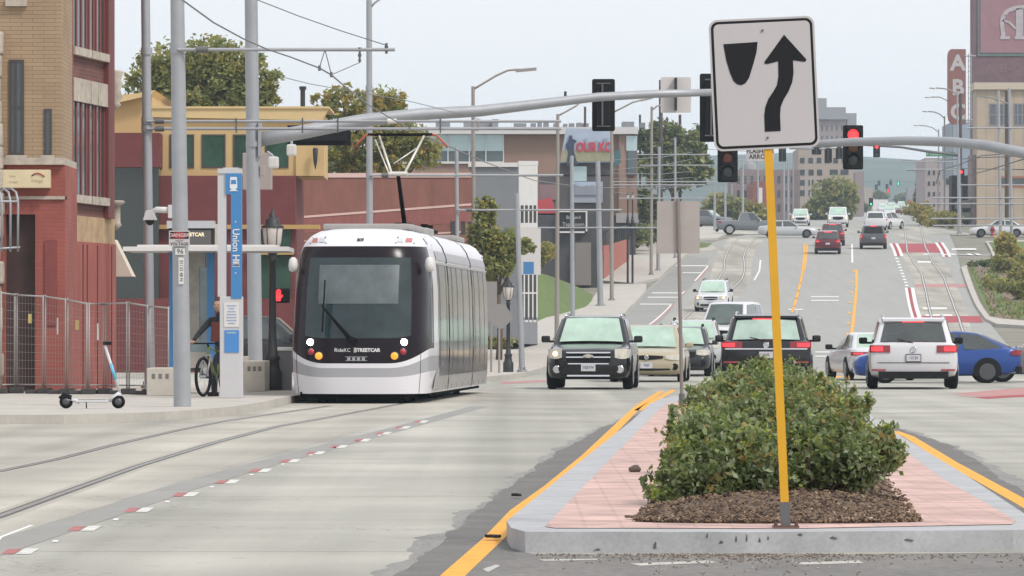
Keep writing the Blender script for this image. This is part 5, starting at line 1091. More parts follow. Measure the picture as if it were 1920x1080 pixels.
    for xa in ax:
        for s_ in (1,-1):
            x = xa*L_; zbot = .2*sc
            arch = [(x+(r+.06)*math.cos(t), s_*(hw*.80), r+(r+.06)*math.sin(t)) for t in [R(-18+216*k/16) for k in range(17)]]
            MB().prism(arch, (0, s_*(hw*.2+.006), 0)).build('wheel_arch', M_trim, root)
            yo = s_*(hw+.012); w_ = MB(); w_.lathe((x, yo, r), [(r*.72,0),(r*.93,-s_*.012),(r,-s_*.05),(r,-s_*(tw-.04)),(r*.9,-s_*tw)], 22, axis='y'); wh = w_.build('wheel', M_tyre, root)
            rm = MB()
            rm.lathe((x, yo+s_*.003, r), [(r*.70,0),(r*.66,s_*.006),(r*.60,-s_*.004)], 22, axis='y'); 
            for k in range(5 if detail else 0):
                a = 2*math.pi*k/5; c_, s2 = math.cos(a), math.sin(a); pr_ = lambda rd, t: (x+rd*c_-t*s2, yo+s_*.006, r+rd*s2+t*c_)
                rm.prism([pr_(.03,-.035), pr_(r*.66,-.05), pr_(r*.66,.05), pr_(.03,.035)], (0, s_*.008, 0))
            rm.build('rim', rims, wh)
    hx, rx = .5*L_, -.5*L_
    # mirrors
    for s_ in (1,-1):
        xm = (bf-.05)*L_; m = MB().box(xm-.09, xm+.06, min(s_*(hw*1.0), s_*(hw+.19)), max(s_*(hw*1.0), s_*(hw+.19)), zb+.0, zb+.16*sc, 0, .04); m.box(xm-.04, xm+.02, min(s_*hw*.9, s_*hw*1.02), max(s_*hw*.9, s_*hw*1.02), zb+.0, zb+.05); m.build('side_mirror', front.get('mirror', col) if front else (rear.get('mirror', col) if rear else col), root)
    if rack:
        for s_ in (1,-1): MB().tube([((rf-.04)*L_, s_*rw_*.88, Ht-.02), ((rf-.07)*L_, s_*rw_*.88, Ht+.05), ((rr_+.06)*L_, s_*rw_*.88, Ht+.045), ((rr_+.02)*L_, s_*rw_*.88, Ht-.03)], .022, 8).build('roof_rail', M_chrome if rack == 'c' else M_trim, root)
    if front:
        fz = front; k = sc
        def fx(y): return float(np.interp(abs(y)/hw, [0,.62,.80,.91,.97,1], [hx,hx,.492*L_,.475*L_,.44*L_,.36*L_]))
        g0, g1 = fz.get('grille', (.60,.86)); gw = fz.get('gw', .5)
        def strip(y0, y1, z0, z1, out, m_, nm, taper=0, N=8, dep=.1):
            P = []; 
            for i in range(N+1): y = y0+(y1-y0)*i/N; P.append((fx(y)+out, y))
            mb2 = MB(); vs = []
            for x, y in P:
                tt = taper*(abs(y-(y0+y1)/2)/(abs(y1-y0)/2))**2 if taper else 0
                vs += [(x, y, z0+tt), (x-.01, y, z1-tt*.3), (x-dep, y, z1-tt*.3), (x-dep, y, z0+tt)]
            f_ = []
            for i in range(N):
                a = 4*i; b = a+4
                f_ += [(a,b,b+1,a+1),(a+1,b+1,b+2,a+2),(a+2,b+2,b+3,a+3),(a+3,b+3,b,a)]
            f_ += [(0,1,2,3),(4*N,4*N+3,4*N+2,4*N+1)]
            mb2.add(vs, f_); return mb2.build(nm, m_, root)
        gr = strip(-hw*gw, hw*gw, g0*k, g1*k, .012, M_trim, 'grille', taper=.06)
        if fz.get('bars'):
            for z in fz['bars']: strip(-hw*gw, hw*gw, z*k-.014, z*k+.014, .028, M_chrome, 'grille_bar')
        if fz.get('ring'):
            for zz in (g0+.03, g1-.02): strip(-hw*gw*.92, hw*gw*.92, zz*k-.012, zz*k+.012, .03, M_chrome, 'grille_bar')
        em = MB()
        if fz.get('emblem') == 'cross': zc = fz['ez']*k; em.prism([(hx+.035,-.11,zc-.02),(hx+.035,-.045,zc-.02),(hx+.035,-.045,zc-.04),(hx+.035,.045,zc-.04),(hx+.035,.045,zc-.02),(hx+.035,.11,zc-.02),(hx+.035,.10,zc+.025),(hx+.035,.05,zc+.025),(hx+.035,.05,zc+.045),(hx+.035,-.05,zc+.045),(hx+.035,-.05,zc+.025),(hx+.035,-.10,zc+.025)], (.012,0,0)); em.build('emblem', mat('gold_chrome', (.6,.58,.5), .25, metal=.7), root)
        elif fz.get('emblem'): zc = fz['ez']*k; em.lathe((hx+.02, 0, zc), [(.06,0),(.06,.015),(.045,.018)], 16, axis='x'); em.build('emblem', M_chrome, root)
        lo = fz.get('intake', (.33,.48)); strip(-hw*.62, hw*.62, lo[0]*k, lo[1]*k, .008, M_trim, 'lower_intake', taper=.02)
        if lower: strip(-hw*.97, hw*.97, .27*k, lo[0]*k-.01, .006, lower, 'bumper_skirt')
        if fz.get('skid'): strip(-hw*.5, hw*.5, .30*k, .335*k, .03, M_chrome, 'skid_bar')
        for s_ in (1,-1):
            y0_, y1_ = s_*hw*fz.get('l0', .60), s_*hw*.955; z0, z1 = fz.get('lz', (.76,.96))
            lt = strip(y0_, y1_, z0*k, z1*k, .012, M_lens, 'headlight', N=6, dep=.16, taper=.03)
            if (fz.get('lit') or ()) and (s_ in fz['lit']):
                yy = s_*hw*.78; MB().lathe((fx(yy)+.014, yy, (z0+z1)/2*k), [(.055,0),(.05,.012),(.02,.02)], 12, axis='x').build('lamp_bulb', L_hl, lt)
            fo = MB().lathe((fx(hw*.78)+.0, s_*hw*.74, .46*k), [(.09,-.02),(.085,.02),(.06,.015)], 14, axis='x'); fo.build('fog_lamp', M_chrome if fz.get('fog') else M_trim, root)
        if fz.get('plate', 1):
            pz_ = fz.get('pz', .52)*k; MB().box(hx+.01, hx+.035, -.155, .155, pz_-.075, pz_+.075).build('licence_plate', M_plate, root)
            if detail: q = MB().text(fz.get('txt', '7GE F74'), (hx+.038, 0, pz_), .06, (0,1,0), (0,0,1), xs=.75, bold=.02); q.build('plate_lettering', M_pltx, root)
        for s_ in (1,): MB().tube([(bf*L_+.06, -hw*.1, zb+.0), ((bf*.9)*L_-.02, hw*.55, zb+.05)], .012, 5).build('wiper', M_trim, root)
    if rear:
        k = sc; rz_ = rear; L0 = L_tl if not rz_.get('brake') else L_brk
        def bx(y): return float(np.interp(abs(y)/hw, [0,.86,.95,.985,1], [rx,rx,-.492*L_,-.475*L_,-.42*L_]))
        def strip(y0, y1, z0, z1, out, m_, nm, parent=root, N=6, dep=.1, zs=0):
            vs = []
            for i in range(N+1):
                y = y0+(y1-y0)*i/N; x = bx(y)-out; dzz = zs*(i/N)
                vs += [(x, y, z0+dzz), (x+.008, y, z1+dzz*.4), (x+dep, y, z1+dzz*.4), (x+dep, y, z0+dzz)]
            f_ = []
            for i in range(N):
                a = 4*i; b = a+4; f_ += [(a,b,b+1,a+1),(a+1,b+1,b+2,a+2),(a+2,b+2,b+3,a+3),(a+3,b+3,b,a)]
            f_ += [(0,1,2,3),(4*N,4*N+3,4*N+2,4*N+1)]
            m2 = MB().add(vs, f_); return m2.build(nm, m_, parent)
        l0, l1, z0, z1 = rz_.get('lamp', (.55,.975,.86,1.02))
        for s_ in (1,-1):
            lt = strip(s_*hw*l0, s_*hw*l1, z0*k, z1*k, .02, L_tl, 'tail_light', zs=rz_.get('zs', 0), dep=.18)
            if rz_.get('brake'): strip(s_*hw*(l0+(l1-l0)*.35), s_*hw*(l1-.03), (z0+.03)*k, (z1-.03)*k, .028, L_brk, 'lamp_lit', lt, N=4, dep=.02, zs=rz_.get('zs', 0))
        if rz_.get('chmsl'): c_ = RRr[0].lerp(RRr[1], .5); zz = c_.z-.05; MB().box(c_.x-.09, c_.x-.0, -hw*rz_['chmsl'], hw*rz_['chmsl'], zz-.03, zz+.03).build('high_brake_light', L_brk, root)
        if rz_.get('spoiler'): c_ = RRr[0]; MB().prism([(c_.x-.11, -rw_*.9, c_.z+.01),(c_.x-.11, rw_*.9, c_.z+.01),(c_.x+.12, rw_*.95, c_.z+.045),(c_.x+.12, -rw_*.95, c_.z+.045)], (0,0,-.05)).build('spoiler', rz_['spoiler'] if rz_['spoiler'] != 1 else col, root)
        pz_ = rz_.get('pz', .78)*k
        MB().box(rx-.03, rx+.02, -.165, .165, pz_-.085, pz_+.085).build('plate_frame', M_trim, root)
        MB().box(rx-.034, rx-.02, -.152, .152, pz_-.07, pz_+.07).build('licence_plate', M_plate, root)
        if detail: MB().text(rz_.get('txt', '112 JEZ4'), (rx-.037, 0, pz_), .055, (0,-1,0), (0,0,1), xs=.8, bold=.02).build('plate_lettering', M_pltx, root)
        b0_, b1_ = rz_.get('bump', (.26,.46)); bw_ = rz_.get('bw', .97); strip(-hw*bw_, hw*bw_, b0_*k, b1_*k, .03, rz_.get('bm', M_trim), 'rear_bumper', N=12)
        if rz_.get('chrome'): strip(-hw*.9, hw*.9, rz_['chrome']*k-.014, rz_['chrome']*k+.014, .035, M_chrome, 'chrome_strip', N=12)
        if rz_.get('seam'): strip(-hw*.80, hw*.80, rz_['seam']*k-.006, rz_['seam']*k+.006, .012, M_trim, 'tailgate_seam', N=10)
        if rz_.get('badge'): 
            zc = rz_['badge']*k; q = MB().lathe((rx-.012, 0, zc), [(.065,.02),(.065,-.012),(.052,-.014),(.052,0)], 20, axis='x'); q.text('V', (rx-.028, 0, zc+.018), .035, (0,-1,0), (0,0,1)); q.text('W', (rx-.028, 0, zc-.022), .04, (0,-1,0), (0,0,1)); q.build('emblem', M_chrome, root)
        for s_ in (1,-1):
            strip(s_*hw*.62, s_*hw*.93, (b1_+.0)*k+.015, (b1_+.04)*k+.015, .02, L_tl, 'reflector', N=3, dep=.05)
            if rz_.get('exhaust'): MB().prism([(rx-.035, s_*hw*.35, .36*k),(rx-.035, s_*hw*.72, .36*k),(rx-.035, s_*hw*.66, .29*k),(rx-.035, s_*hw*.42, .29*k)], (-.01,0,0)).build('exhaust_trim', M_chrome, root)
        if kind != 'pickup': MB().tube([(BR[0].x-.03, 0, zb+.02), (BR[0].x-.01, hw*.35, zb+.10)], .012, 5).build('wiper', M_trim, root)
    return root
TW = (-.065, -1); AW = (.065, 1)
def on(px, s): return GS(px, s)
P_blk = paint('black_paint', (.004,.004,.005), 0, .22); P_gold = paint('champagne_paint', (.42,.36,.25), .25); P_dk = paint('charcoal_paint', (.018,.02,.023)); P_sil = paint('silver_paint', (.48,.49,.50), .35)
P_wht = paint('white_car_paint', (.60,.60,.62)); P_blk2 = paint('deep_black_paint', (.004,.004,.006), 0, .22); P_blue = paint('blue_paint', (.012,.055,.25), .2); P_mar = paint('maroon_paint', (.12,.015,.025), .2); P_gry = paint('grey_paint', (.09,.092,.10), .3); P_gry2 = paint('mid_grey_paint', (.17,.18,.19), .3)
car('sport_utility_vehicle', 'black SUV with chrome barred grille driving towards us beside the median', 'car', 'suv', on(1113,85), TW, 4.77, 1.84, 1.61, P_blk, 'cars facing us', front=dict(grille=(.56,.86), gw=.52, bars=(.74,.845), ring=1, emblem='cross', ez=.765, lit=(-1,), lz=(.70,.93), l0=.62, pz=.50, intake=(.32,.40), skid=1, fog=1), rack='c')
car('minivan', 'champagne gold minivan waiting behind the black SUV', 'car', 'minivan', on(1219,72), TW, 5.1, 1.94, 1.48, P_gold, 'cars facing us', front=dict(grille=(.66,.80), gw=.44, emblem=1, ez=.735, lz=(.66,.82), l0=.50, pz=.50, intake=(.34,.43), txt='7GEF'), rack='c')
car('sport_utility_vehicle', 'dark charcoal compact SUV third in the oncoming queue', 'car', 'suv', on(1277,65), TW, 4.44, 1.82, 1.42, P_dk, 'cars facing us', front=dict(lz=(.72,.92), l0=.55, lit=()), rack='b')
car('sport_utility_vehicle', 'silver SUV with roof rack fourth in the oncoming queue', 'car', 'suv', on(1300,60), TW, 4.6, 1.84, 1.55, P_sil, 'cars facing us', front=dict(lz=(.76,.92)), rack='b')
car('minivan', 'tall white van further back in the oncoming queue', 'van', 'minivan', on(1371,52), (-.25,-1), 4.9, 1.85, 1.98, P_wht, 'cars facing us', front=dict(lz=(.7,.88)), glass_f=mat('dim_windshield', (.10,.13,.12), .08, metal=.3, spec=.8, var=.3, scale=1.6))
car('crossover_car', 'white crossover alone on the tracks coming down the hill', 'car', 'suv', G(1339,583), (-.12,-1), 4.88, 1.82, 1.69, P_wht, 'cars facing us', front=dict(grille=(.66,.86), gw=.42, bars=(.76,), lit=(1,-1), lz=(.70,.88), l0=.52, mirror=M_trim), rack='b')
car('sport_utility_vehicle', 'black SUV with lit brake lights directly behind the median shrubs', 'car', 'suv', on(1439,84.5), AW, 5.0, 1.98, 1.63, P_blk2, 'cars driving away', rear=dict(brake=1, chmsl=.30, lamp=(.52,.985,.93,1.08), chrome=.915, badge=1.0, pz=.78, bump=(.3,.58), spoiler=1, exhaust=1, txt='1 LBE'), rack='c', glass_r=mat('sky_pale_rear_glass', (.46,.58,.50), .1, metal=.65, spec=.8, var=.3, scale=1.5))  # rear glass coloured pale to carry the sky's reflection
car('sport_utility_vehicle', 'white SUV seen from behind in the right hand lane', 'car', 'suv', on(1709,84.5), AW, 4.8, 1.94, 1.56, P_wht, 'cars driving away', rear=dict(brake=1, chmsl=.24, lamp=(.52,.975,.87,1.04), badge=.95, pz=.74, bump=(.25,.42), bw=.78, spoiler=1, txt='112 Z4', seam=.63, mirror=M_trim), rack='c')
car('saloon_car', 'white saloon turning left half hidden by the white SUV', 'car', 'sedan', G(1632,712), (-.1,1), 4.7, 1.84, 1.28, P_wht, 'cars driving away', rear=dict(brake=1, lamp=(.5,.98,.76,.86), pz=.6, bump=(.24,.36), mirror=M_trim), glass_r=M_wsh)
car('saloon_car', 'bright blue saloon crossing behind the white SUV', 'car', 'coupe', G(1755,718), (-1,.03), 4.15, 1.80, 1.30, P_blue, 'cars crossing', front=dict(), rear=dict(lamp=(.55,.985,.78,.92)), rims=M_rimd)
car('saloon_car', 'grey car following the blue saloon at the right edge', 'car', 'sedan', G(1985,716), (-1,.05), 4.7, 1.8, 1.45, P_gry2, 'cars crossing', front=dict(), rims=M_rimd)
fp = dict(detail=False)
car('sport_utility_vehicle', 'maroon SUV with lit brake lights climbing the hill in the left lane', 'car', 'suv', G(1552,475), AW, 4.6, 1.84, 1.68, P_mar, 'cars driving away', rear=dict(brake=1, chmsl=.3), **fp)
car('sport_utility_vehicle', 'dark red SUV just ahead of the maroon SUV', 'car', 'suv', G(1561,460), AW, 4.6, 1.84, 1.72, paint('dark_red_paint', (.10,.02,.03)), 'cars driving away', rear=dict(brake=1, chmsl=.3), **fp)
car('pickup_truck', 'dark pickup with a closed bed cover at the hill crossing', 'pickup', 'suv', G(1637,466), AW, 5.4, 1.95, 1.80, P_gry, 'cars driving away', rear=dict(brake=1, chmsl=.25, lamp=(.8,.985,.75,1.05)), glass_r=M_trim, **fp)
car('sport_utility_vehicle', 'white SUV ahead of the dark pickup at the crest', 'car', 'suv', G(1641,432), AW, 4.7, 1.95, 1.75, P_wht, 'cars driving away', rear=dict(), **fp)
car('saloon_car', 'white car right of the white SUV at the crest', 'car', 'suv', G(1663,430), (.5,1), 4.7, 1.85, 1.62, P_wht, 'cars driving away', rear=dict(brake=1), **fp)
car('saloon_car', 'silver saloon crossing the street at the hilltop', 'car', 'sedan', G(1477,446), (1,0), 4.85, 1.83, 1.44, P_sil, 'cars crossing', front=dict(), rear=dict(), rims=M_rimd, **fp)
car('pickup_truck', 'grey crew cab pickup crossing left of the silver saloon', 'pickup', 'pickup', G(1404,440), (1,0), 5.6, 1.95, 1.92, P_gry2, 'cars crossing', front=dict(), rear=dict(lamp=(.85,.99,.85,1.1)), **fp)
car('sport_utility_vehicle', 'grey SUV parked on the side street beyond the sign panel', 'car', 'suv', GS(1328,19.6), (.9,-.5), 4.6, 1.85, 1.7, P_gry2, 'parked cars', front=dict(), **fp)
car('sport_utility_vehicle', 'small white car with lit lamps arriving at the crest, left of the white pickup', 'car', 'suv', G(1501,423), TW, 4.5, 1.82, 1.66, P_wht, 'cars facing us', front=dict(lit=(1,-1)), **fp)
car('pickup_truck', 'white pickup arriving at the crest ahead of the far tree', 'pickup', 'pickup', G(1571,426), TW, 5.6, 1.98, 1.95, P_wht, 'cars facing us', front=dict(lit=(1,-1), grille=(.7,1.0)), **fp)
car('saloon_car', 'white saloon crossing by the warehouse on the right', 'car', 'sedan', G(1872,445), (-1,0), 4.8, 1.83, 1.46, P_wht, 'cars crossing', front=dict(), rear=dict(), rims=M_rimd, **fp)
car('saloon_car', 'white car at the right edge behind the crossing saloon', 'car', 'sedan', G(1962,445), (-1,0), 4.8, 1.83, 1.5, P_wht, 'cars crossing', front=dict(), rims=M_rimd, **fp)
car('saloon_car', 'blue car parked beyond the patio wall', 'car', 'sedan', G(1213,450), (.6,-1), 4.5, 1.8, 1.45, paint('royal_blue_paint', (.02,.06,.35)), 'parked cars', front=dict(), **fp)
car('saloon_car', 'dark car passing behind the station benches on the side street', 'car', 'suv', GS(500,71), (1,0), 4.7, 1.84, 1.72, P_dk, 'cars crossing', front=dict(), **fp)
for i, (x, d, c_, lb_) in enumerate(((1668,760,P_wht,'far white car left of the distant red bus lane'),(1681,820,P_mar,'far red car on the distant rise'),(1655,900,P_wht,'far white car left on the distant rise'),(1672,960,P_sil,'far silver car between the distant white cars'),(1690,1010,P_wht,'far white car right on the distant rise'),(1660,1060,P_gry2,'far grey car at the top of the distant rise'),(1700,880,P_sil,'far silver car at the right of the distant rise'))):
    X = (x-960)*d/F; car('saloon_car', lb_, 'car', 'suv', Vector((X, d, gz(d))), TW, 4.6, 1.85, 1.7, c_, 'far cars on the next rise', front=dict(), **fp)
# ---------------------------------------------------------------- station, fence, furniture
M_blue = mat('station_blue', (.045,.20,.44), .45, var=.03); M_pyl = mat('pylon_grey', (.50,.49,.505), .5, var=.03)
M_bench = mat('cast_concrete', (.50,.46,.40), .85, var=.1, scale=3)
WK = .13
PY = thing('station_pylon', 'grey and blue station pylon reading Union Hill', 'sign', (W(433,747,111).x, W(433,747,111).y, WK))
def pb(mb, x0,y0,x1,y1,s,w0,w1,mi=0,b=0): a, c = W(x0,y0,s), W(x1,y1,s); return mb.box(a.x, c.x, a.y+w0, a.y+w1, max(c.z,WK), a.z, mi, b)
m = MB(); pb(m, 412,556,455,752,111,0,.22,0,.012); pb(m, 408,318,424,556,111,.02,.2); pb(m, 408,316,453,325,111,.0,.22); pb(m, 418,314,447,317,111,.05,.15); m.build('pylon_frame', M_pyl, PY)
m = MB(); pb(m, 423,325,453,364,111,-.01,.19); pb(m, 433,364,453,660-100,111,-.01,.19); bp = m.build('blue_panel', M_blue, PY)
m = MB(); c = W(442,452,111); m.text('Union Hill', (c.x+.0, c.y-.018, W(0,465,111).z), .115, (0,0,-1), (1,0,0), xs=.95, bold=.02); 
for y in (416,512): q = W(442,y,111); m.cyl((q.x,q.y-.018,q.z),(q.x,q.y-.016,q.z),.012,n=8)
q = W(443,489,111)
for k in range(4): m.box(q.x-.05, q.x+.05, q.y-.018, q.y-.014, q.z-.02-.025*k, q.z-.008-.025*k)
m.build('lettering', mat('station_white', (.66,.67,.70), .5), bp)
m = MB(); c = W(438,344,111); y = c.y-.02
m.prism([(c.x-.055,y,c.z+.11),(c.x+.055,y,c.z+.11),(c.x+.065,y,c.z-.07),(c.x+.04,y,c.z-.095),(c.x-.04,y,c.z-.095),(c.x-.065,y,c.z-.07)], (0,.006,0)).prism([(c.x-.03,y,c.z-.096),(c.x+.03,y,c.z-.096),(c.x+.08,y,c.z-.13),(c.x-.08,y,c.z-.13)], (0,.006,0)); pt_ = m.build('tram_pictogram', mat('station_white', (.66,.67,.70), .5), bp)
m = MB(); m.prism([(c.x-.04,y-.002,c.z+.06),(c.x+.04,y-.002,c.z+.06),(c.x+.045,y-.002,c.z-.01),(c.x-.045,y-.002,c.z-.01)], (0,.002,0)); m.build('pictogram_window', M_blue, pt_)
m = MB(); pb(m, 420,567,448,613,111,-.012,0); nb = m.build('notice_sheet', M_capw, PY)
m = MB()
for k, w_ in enumerate((.8,.5,.7,.85,.85,.85,.6)): q = W(434,573+k*5.5,111); m.box(q.x-.1*w_, q.x+.1*w_, q.y-.016, q.y-.013, q.z-.012, q.z+.006)
m.build('notice_print', mat('notice_blue_print', (.25,.33,.5), .6), nb)
m = MB(); pb(m, 421,619,448,661,111,-.012,0); tb = m.build('timetable_panel', mat('timetable_blue', (.06,.22,.52), .4), PY)
m = MB(); q = W(434,624,111); m.box(q.x-.08,q.x+.08,q.y-.016,q.y-.013,q.z-.012,q.z+.012); m.build('timetable_heading', mat('pale_heading', (.30,.42,.45), .5), tb)
# shelter
SH = thing('tram_shelter', 'station shelter with thin white roof and blue columns', 'shelter', (W(380,735,104).x, F/104, WK))
m = MB(); pb(m, 238,464,545,472,104,-.9,1.4); pb(m, 262,460,520,466,104,-.6,1.1); m.build('roof', M_capw, SH)
m = MB(); pb(m, 317,470,331,690,104,0,.14); pb(m, 388,470,402,672,104,0,.14); m.build('blue_column', M_blue, SH)
m = MB(); pb(m, 313,414,402,428,104,-.05,.3); pb(m, 314,461,402,474,104,-.06,.3); m.build('sign_housing', mat('shelter_grey', (.42,.42,.44), .5), SH)
m = MB(); pb(m, 316,428,401,461,104,.0,.28); sb_ = m.build('sign_case', M_dark, SH)
m = MB(); pb(m, 320,431,396,458,104,-.02,0); m.build('sign_screen', mat('sign_screen_grey', (.10,.095,.09), .25), sb_)
q = W(366,440,104); MB().text('STREETCAR', (q.x-.06, q.y-.025, q.z), .062, xs=.95, bold=.05).build('lettering', mat('lit_cream_letter', (.7,.62,.4), .5, emit=(1,.85,.5), es=.25), sb_)
m = MB(); pb(m, 402,420,412,470,104,.1,.4); m.build('beige_post', M_bench, SH)
m = MB(); pb(m, 331,472,388,668,104,.3,.33); gp = m.build('glass_screen', mat('shelter_glass', (.26,.33,.34), .12, metal=.25, var=.35, scale=1.2), SH)
m = MB(); pb(m, 331,474,384,500,104,.2,.29); pb(m, 352,500,372,640,104,.26,.29); m.build('advert_panel', mat('advert_beige', (.40,.37,.32), .6, var=.2), gp)
m = MB(); pb(m, 331,660,402,690,104,.2,.5); m.build('bench_seat', M_bench, SH)
for lb_, x0,y0,x1,y1,s,dep in (('concrete seat block behind the nearest pole',275,690,326,745,107,1.6),('long concrete seat block between pylon and lamp post',457,677,497,722,100,1.8),('short pale concrete block just right of the pylon',448,668,464,722,99,.5)):
    a, c = W(x0,y0,s), W(x1,y1,s); o = thing('concrete_bench', lb_, 'bench', ((a.x+c.x)/2, a.y, WK), 'concrete station benches')
    MB().box(a.x, c.x, a.y, a.y+dep, WK, a.z, 0, .015).build('block', M_bench, o)
    for k in range(3): xx = a.x+(c.x-a.x)*(.25+.25*k); MB().box(xx-.03, xx+.03, a.y-.004, a.y+.01, a.z-.19, a.z-.1).build('vent_plate', mat('vent_grey', (.16,.15,.15), .6), o)
tr0 = thing('litter_bin', 'slatted grey bin with white lid beside the streetcar nose', 'bin', (W(534,722,98).x, F/98, WK))
a, c = W(523,655,98), W(545,722,98); m = MB()
for k in range(8): xx = a.x+(c.x-a.x)*k/7; m.box(xx-.012, xx+.012, a.y-.02, a.y+.3, WK, a.z)
m.box(a.x+.01, c.x-.01, a.y, a.y+.28, WK, a.z-.03); m.build('slats', mat('bin_slats', (.22,.21,.22), .5, metal=.3), tr0)
MB().box(a.x-.03, c.x+.03, a.y-.05, a.y+.33, a.z-.03, a.z+.04, 0, .015).build('lid', M_capw, tr0)
def lamp_post(label, x, yb, yt, s, base=None, k=None):
    z0 = base if base is not None else gz(F/s)+.13; P_ = W(x, yt, s); h = P_.z-z0; b = (P_.x, P_.y, z0)
    o = thing('lamp_post', label, 'lamp post', b, 'old style lamp posts'); u = h/3.1 if not k else k; zb0 = z0
    if k: MB().cyl(b, (b[0],b[1],z0+h-3.1*u+.1), .07, n=10).build('lower_post', M_iron, o); z0 = z0+h-3.1*u; b = (b[0],b[1],z0)
    MB().lathe(b, [(.17*u,0),(.17*u,.3*u),(.13*u,.36*u),(.11*u,.5*u),(.14*u,.55*u),(.085*u,.62*u),(.065*u,1.0*u),(.055*u,2.2*u),(.085*u,2.24*u),(.05*u,2.28*u),(.09*u,2.36*u)], 14).build('post', M_iron, o)
    l = MB().lathe((b[0],b[1],z0+2.36*u), [(.085*u,0),(.15*u,.16*u),(.175*u,.40*u),(.17*u,.43*u)], 12).build('lamp_globe', mat('frosted_globe', (.60,.55,.50), .35, var=.1, scale=6), o)
    MB().lathe((b[0],b[1],z0+2.78*u), [(.19*u,0),(.195*u,.03*u),(.13*u,.055*u),(.125*u,.12*u),(.09*u,.17*u),(.06*u,.185*u),(.06*u,.23*u),(.025*u,.26*u),(.012*u,.34*u)], 14).build('lamp_cap', M_iron, o)
    m = MB()
    for k in range(6): t = k*math.pi/3; m.tube([(b[0]+.09*u*math.cos(t), b[1]+.09*u*math.sin(t), z0+2.36*u),(b[0]+.155*u*math.cos(t), b[1]+.155*u*math.sin(t), z0+2.52*u),(b[0]+.18*u*math.cos(t), b[1]+.18*u*math.sin(t), z0+2.79*u)], .008*u, 5)
    m.build('lamp_cage', M_iron, o)
lamp_post('black lantern lamp post just left of the streetcar', 511, 720, 392, 98)
lamp_post('black lantern lamp post behind the streetcar tail by the street sign back', 953, 698, 520, 66)
for i, x in enumerate((1177,1186)): lamp_post(['left','right'][i]+' lantern of the pair above the patio wall', x, 490, 360, 30, gz(300)+.13, .62)
# signs seen from behind on the far corner
for lb_, pts, xp, yb, s in (('grey stop sign seen from behind beside the streetcar tail',[(917,582),(929,570),(946,570),(960,590),(960,600),(945,614),(937,618),(918,603)],936,690,67),('grey rectangular sign back partly hidden by the streetcar tail',[(910,528),(932,528),(932,602),(910,602)],921,698,66)):
    b = W(xp,yb,s); b.z = gz(F/s)+.13; o = thing('traffic_sign', lb_, 'traffic sign', b); MB().prism([W(x,y,s) for x,y in pts], (0,.01,0)).build('sign_plate', mat('sign_back_grey', (.25,.235,.225), .6), o)
    t_ = W(xp,590,s); MB().cyl((b.x,b.y+.03,b.z), (b.x,b.y+.03,t_.z), .03, n=8).build('post', M_polet, o)
# mesh fence
M_fence = mat('fence_tube', (.36,.34,.32), .55, metal=.2); M_mesh = mat('fence_mesh_wire', (.30,.27,.25), .7)
fx_ = [(-62,548,104),(0,549,103.5),(30,553,103),(83,556,103.5),(125,562,104),(165,570,104.5),(196,570,104),(240,568,104.5),(279,574,105),(318,578,106)]
for i in range(len(fx_)-1):
    (x0,y0,s0),(x1,y1,s1) = fx_[i], fx_[i+1]
    p, q = W(x0,y0,s0), W(x1,y1,s1); zb_ = WK+.16
    o = thing('fence_panel', 'wire mesh fence panel '+['at the far left edge','left of the salon doorway','across the salon doorway','below the red salon pier','with a yellow tag by the drainpipe','before the boarded shopfront','before the shopfront corner','beside the dark porch','before the shelter'][i], 'fence', (p.x, p.y, WK), 'temporary mesh fence panels')
    m = MB(); m.tube([(p.x+.01,p.y,p.z),(q.x-.01,q.y,q.z)], .016, 8).tube([(p.x+.01,p.y,zb_),(q.x-.01,q.y,zb_)], .013, 8)
    for e in (p, q): dx = .02 if e is p else -.02; m.tube([(e.x+dx,e.y,zb_-.12),(e.x+dx,e.y,e.z+.03)], .014, 8)
    m.build('frame', M_fence, o)
    m = MB(); nv = max(3, int((q-p).length/.075)); nh = 11
    for k in range(1, nv): t = k/nv; a = p.lerp(q,t); m.cyl((a.x,a.y,zb_),(a.x,a.y,a.z), .0026, n=4, cap=False)
    for k in range(1, nh): t = k/nh; m.cyl((p.x,p.y,zb_+(p.z-zb_)*t),(q.x,q.y,zb_+(q.z-zb_)*t), .0036, n=4, cap=False)
    m.build('wire_mesh', M_mesh, o)
    m = MB(); m.box(q.x-.12, q.x+.12, q.y-.16, q.y+.35, WK, WK+.1, 0, .02).box(q.x-.34, q.x+.06, q.y-.1, q.y+.1, WK, WK+.07, 0, .02); m.build('ballast_foot', mat('rubber_foot', (.055,.05,.048), .9), o)
    if i in (2, 4): c = p.lerp(q, .5); m = MB().box(c.x-.035, c.x+.035, c.y-.012, c.y-.006, c.z-.5, c.z-.33); m.build('tag_plate', mat('tag_yellow', (.55,.42,.16), .6), o)
    if i in (3, 5): c = p.lerp(q, .6); m = MB().box(c.x-.015, c.x+.015, c.y-.012, c.y-.006, c.z-.65, c.z-.35); m.build('tag_plate', M_capw, o)
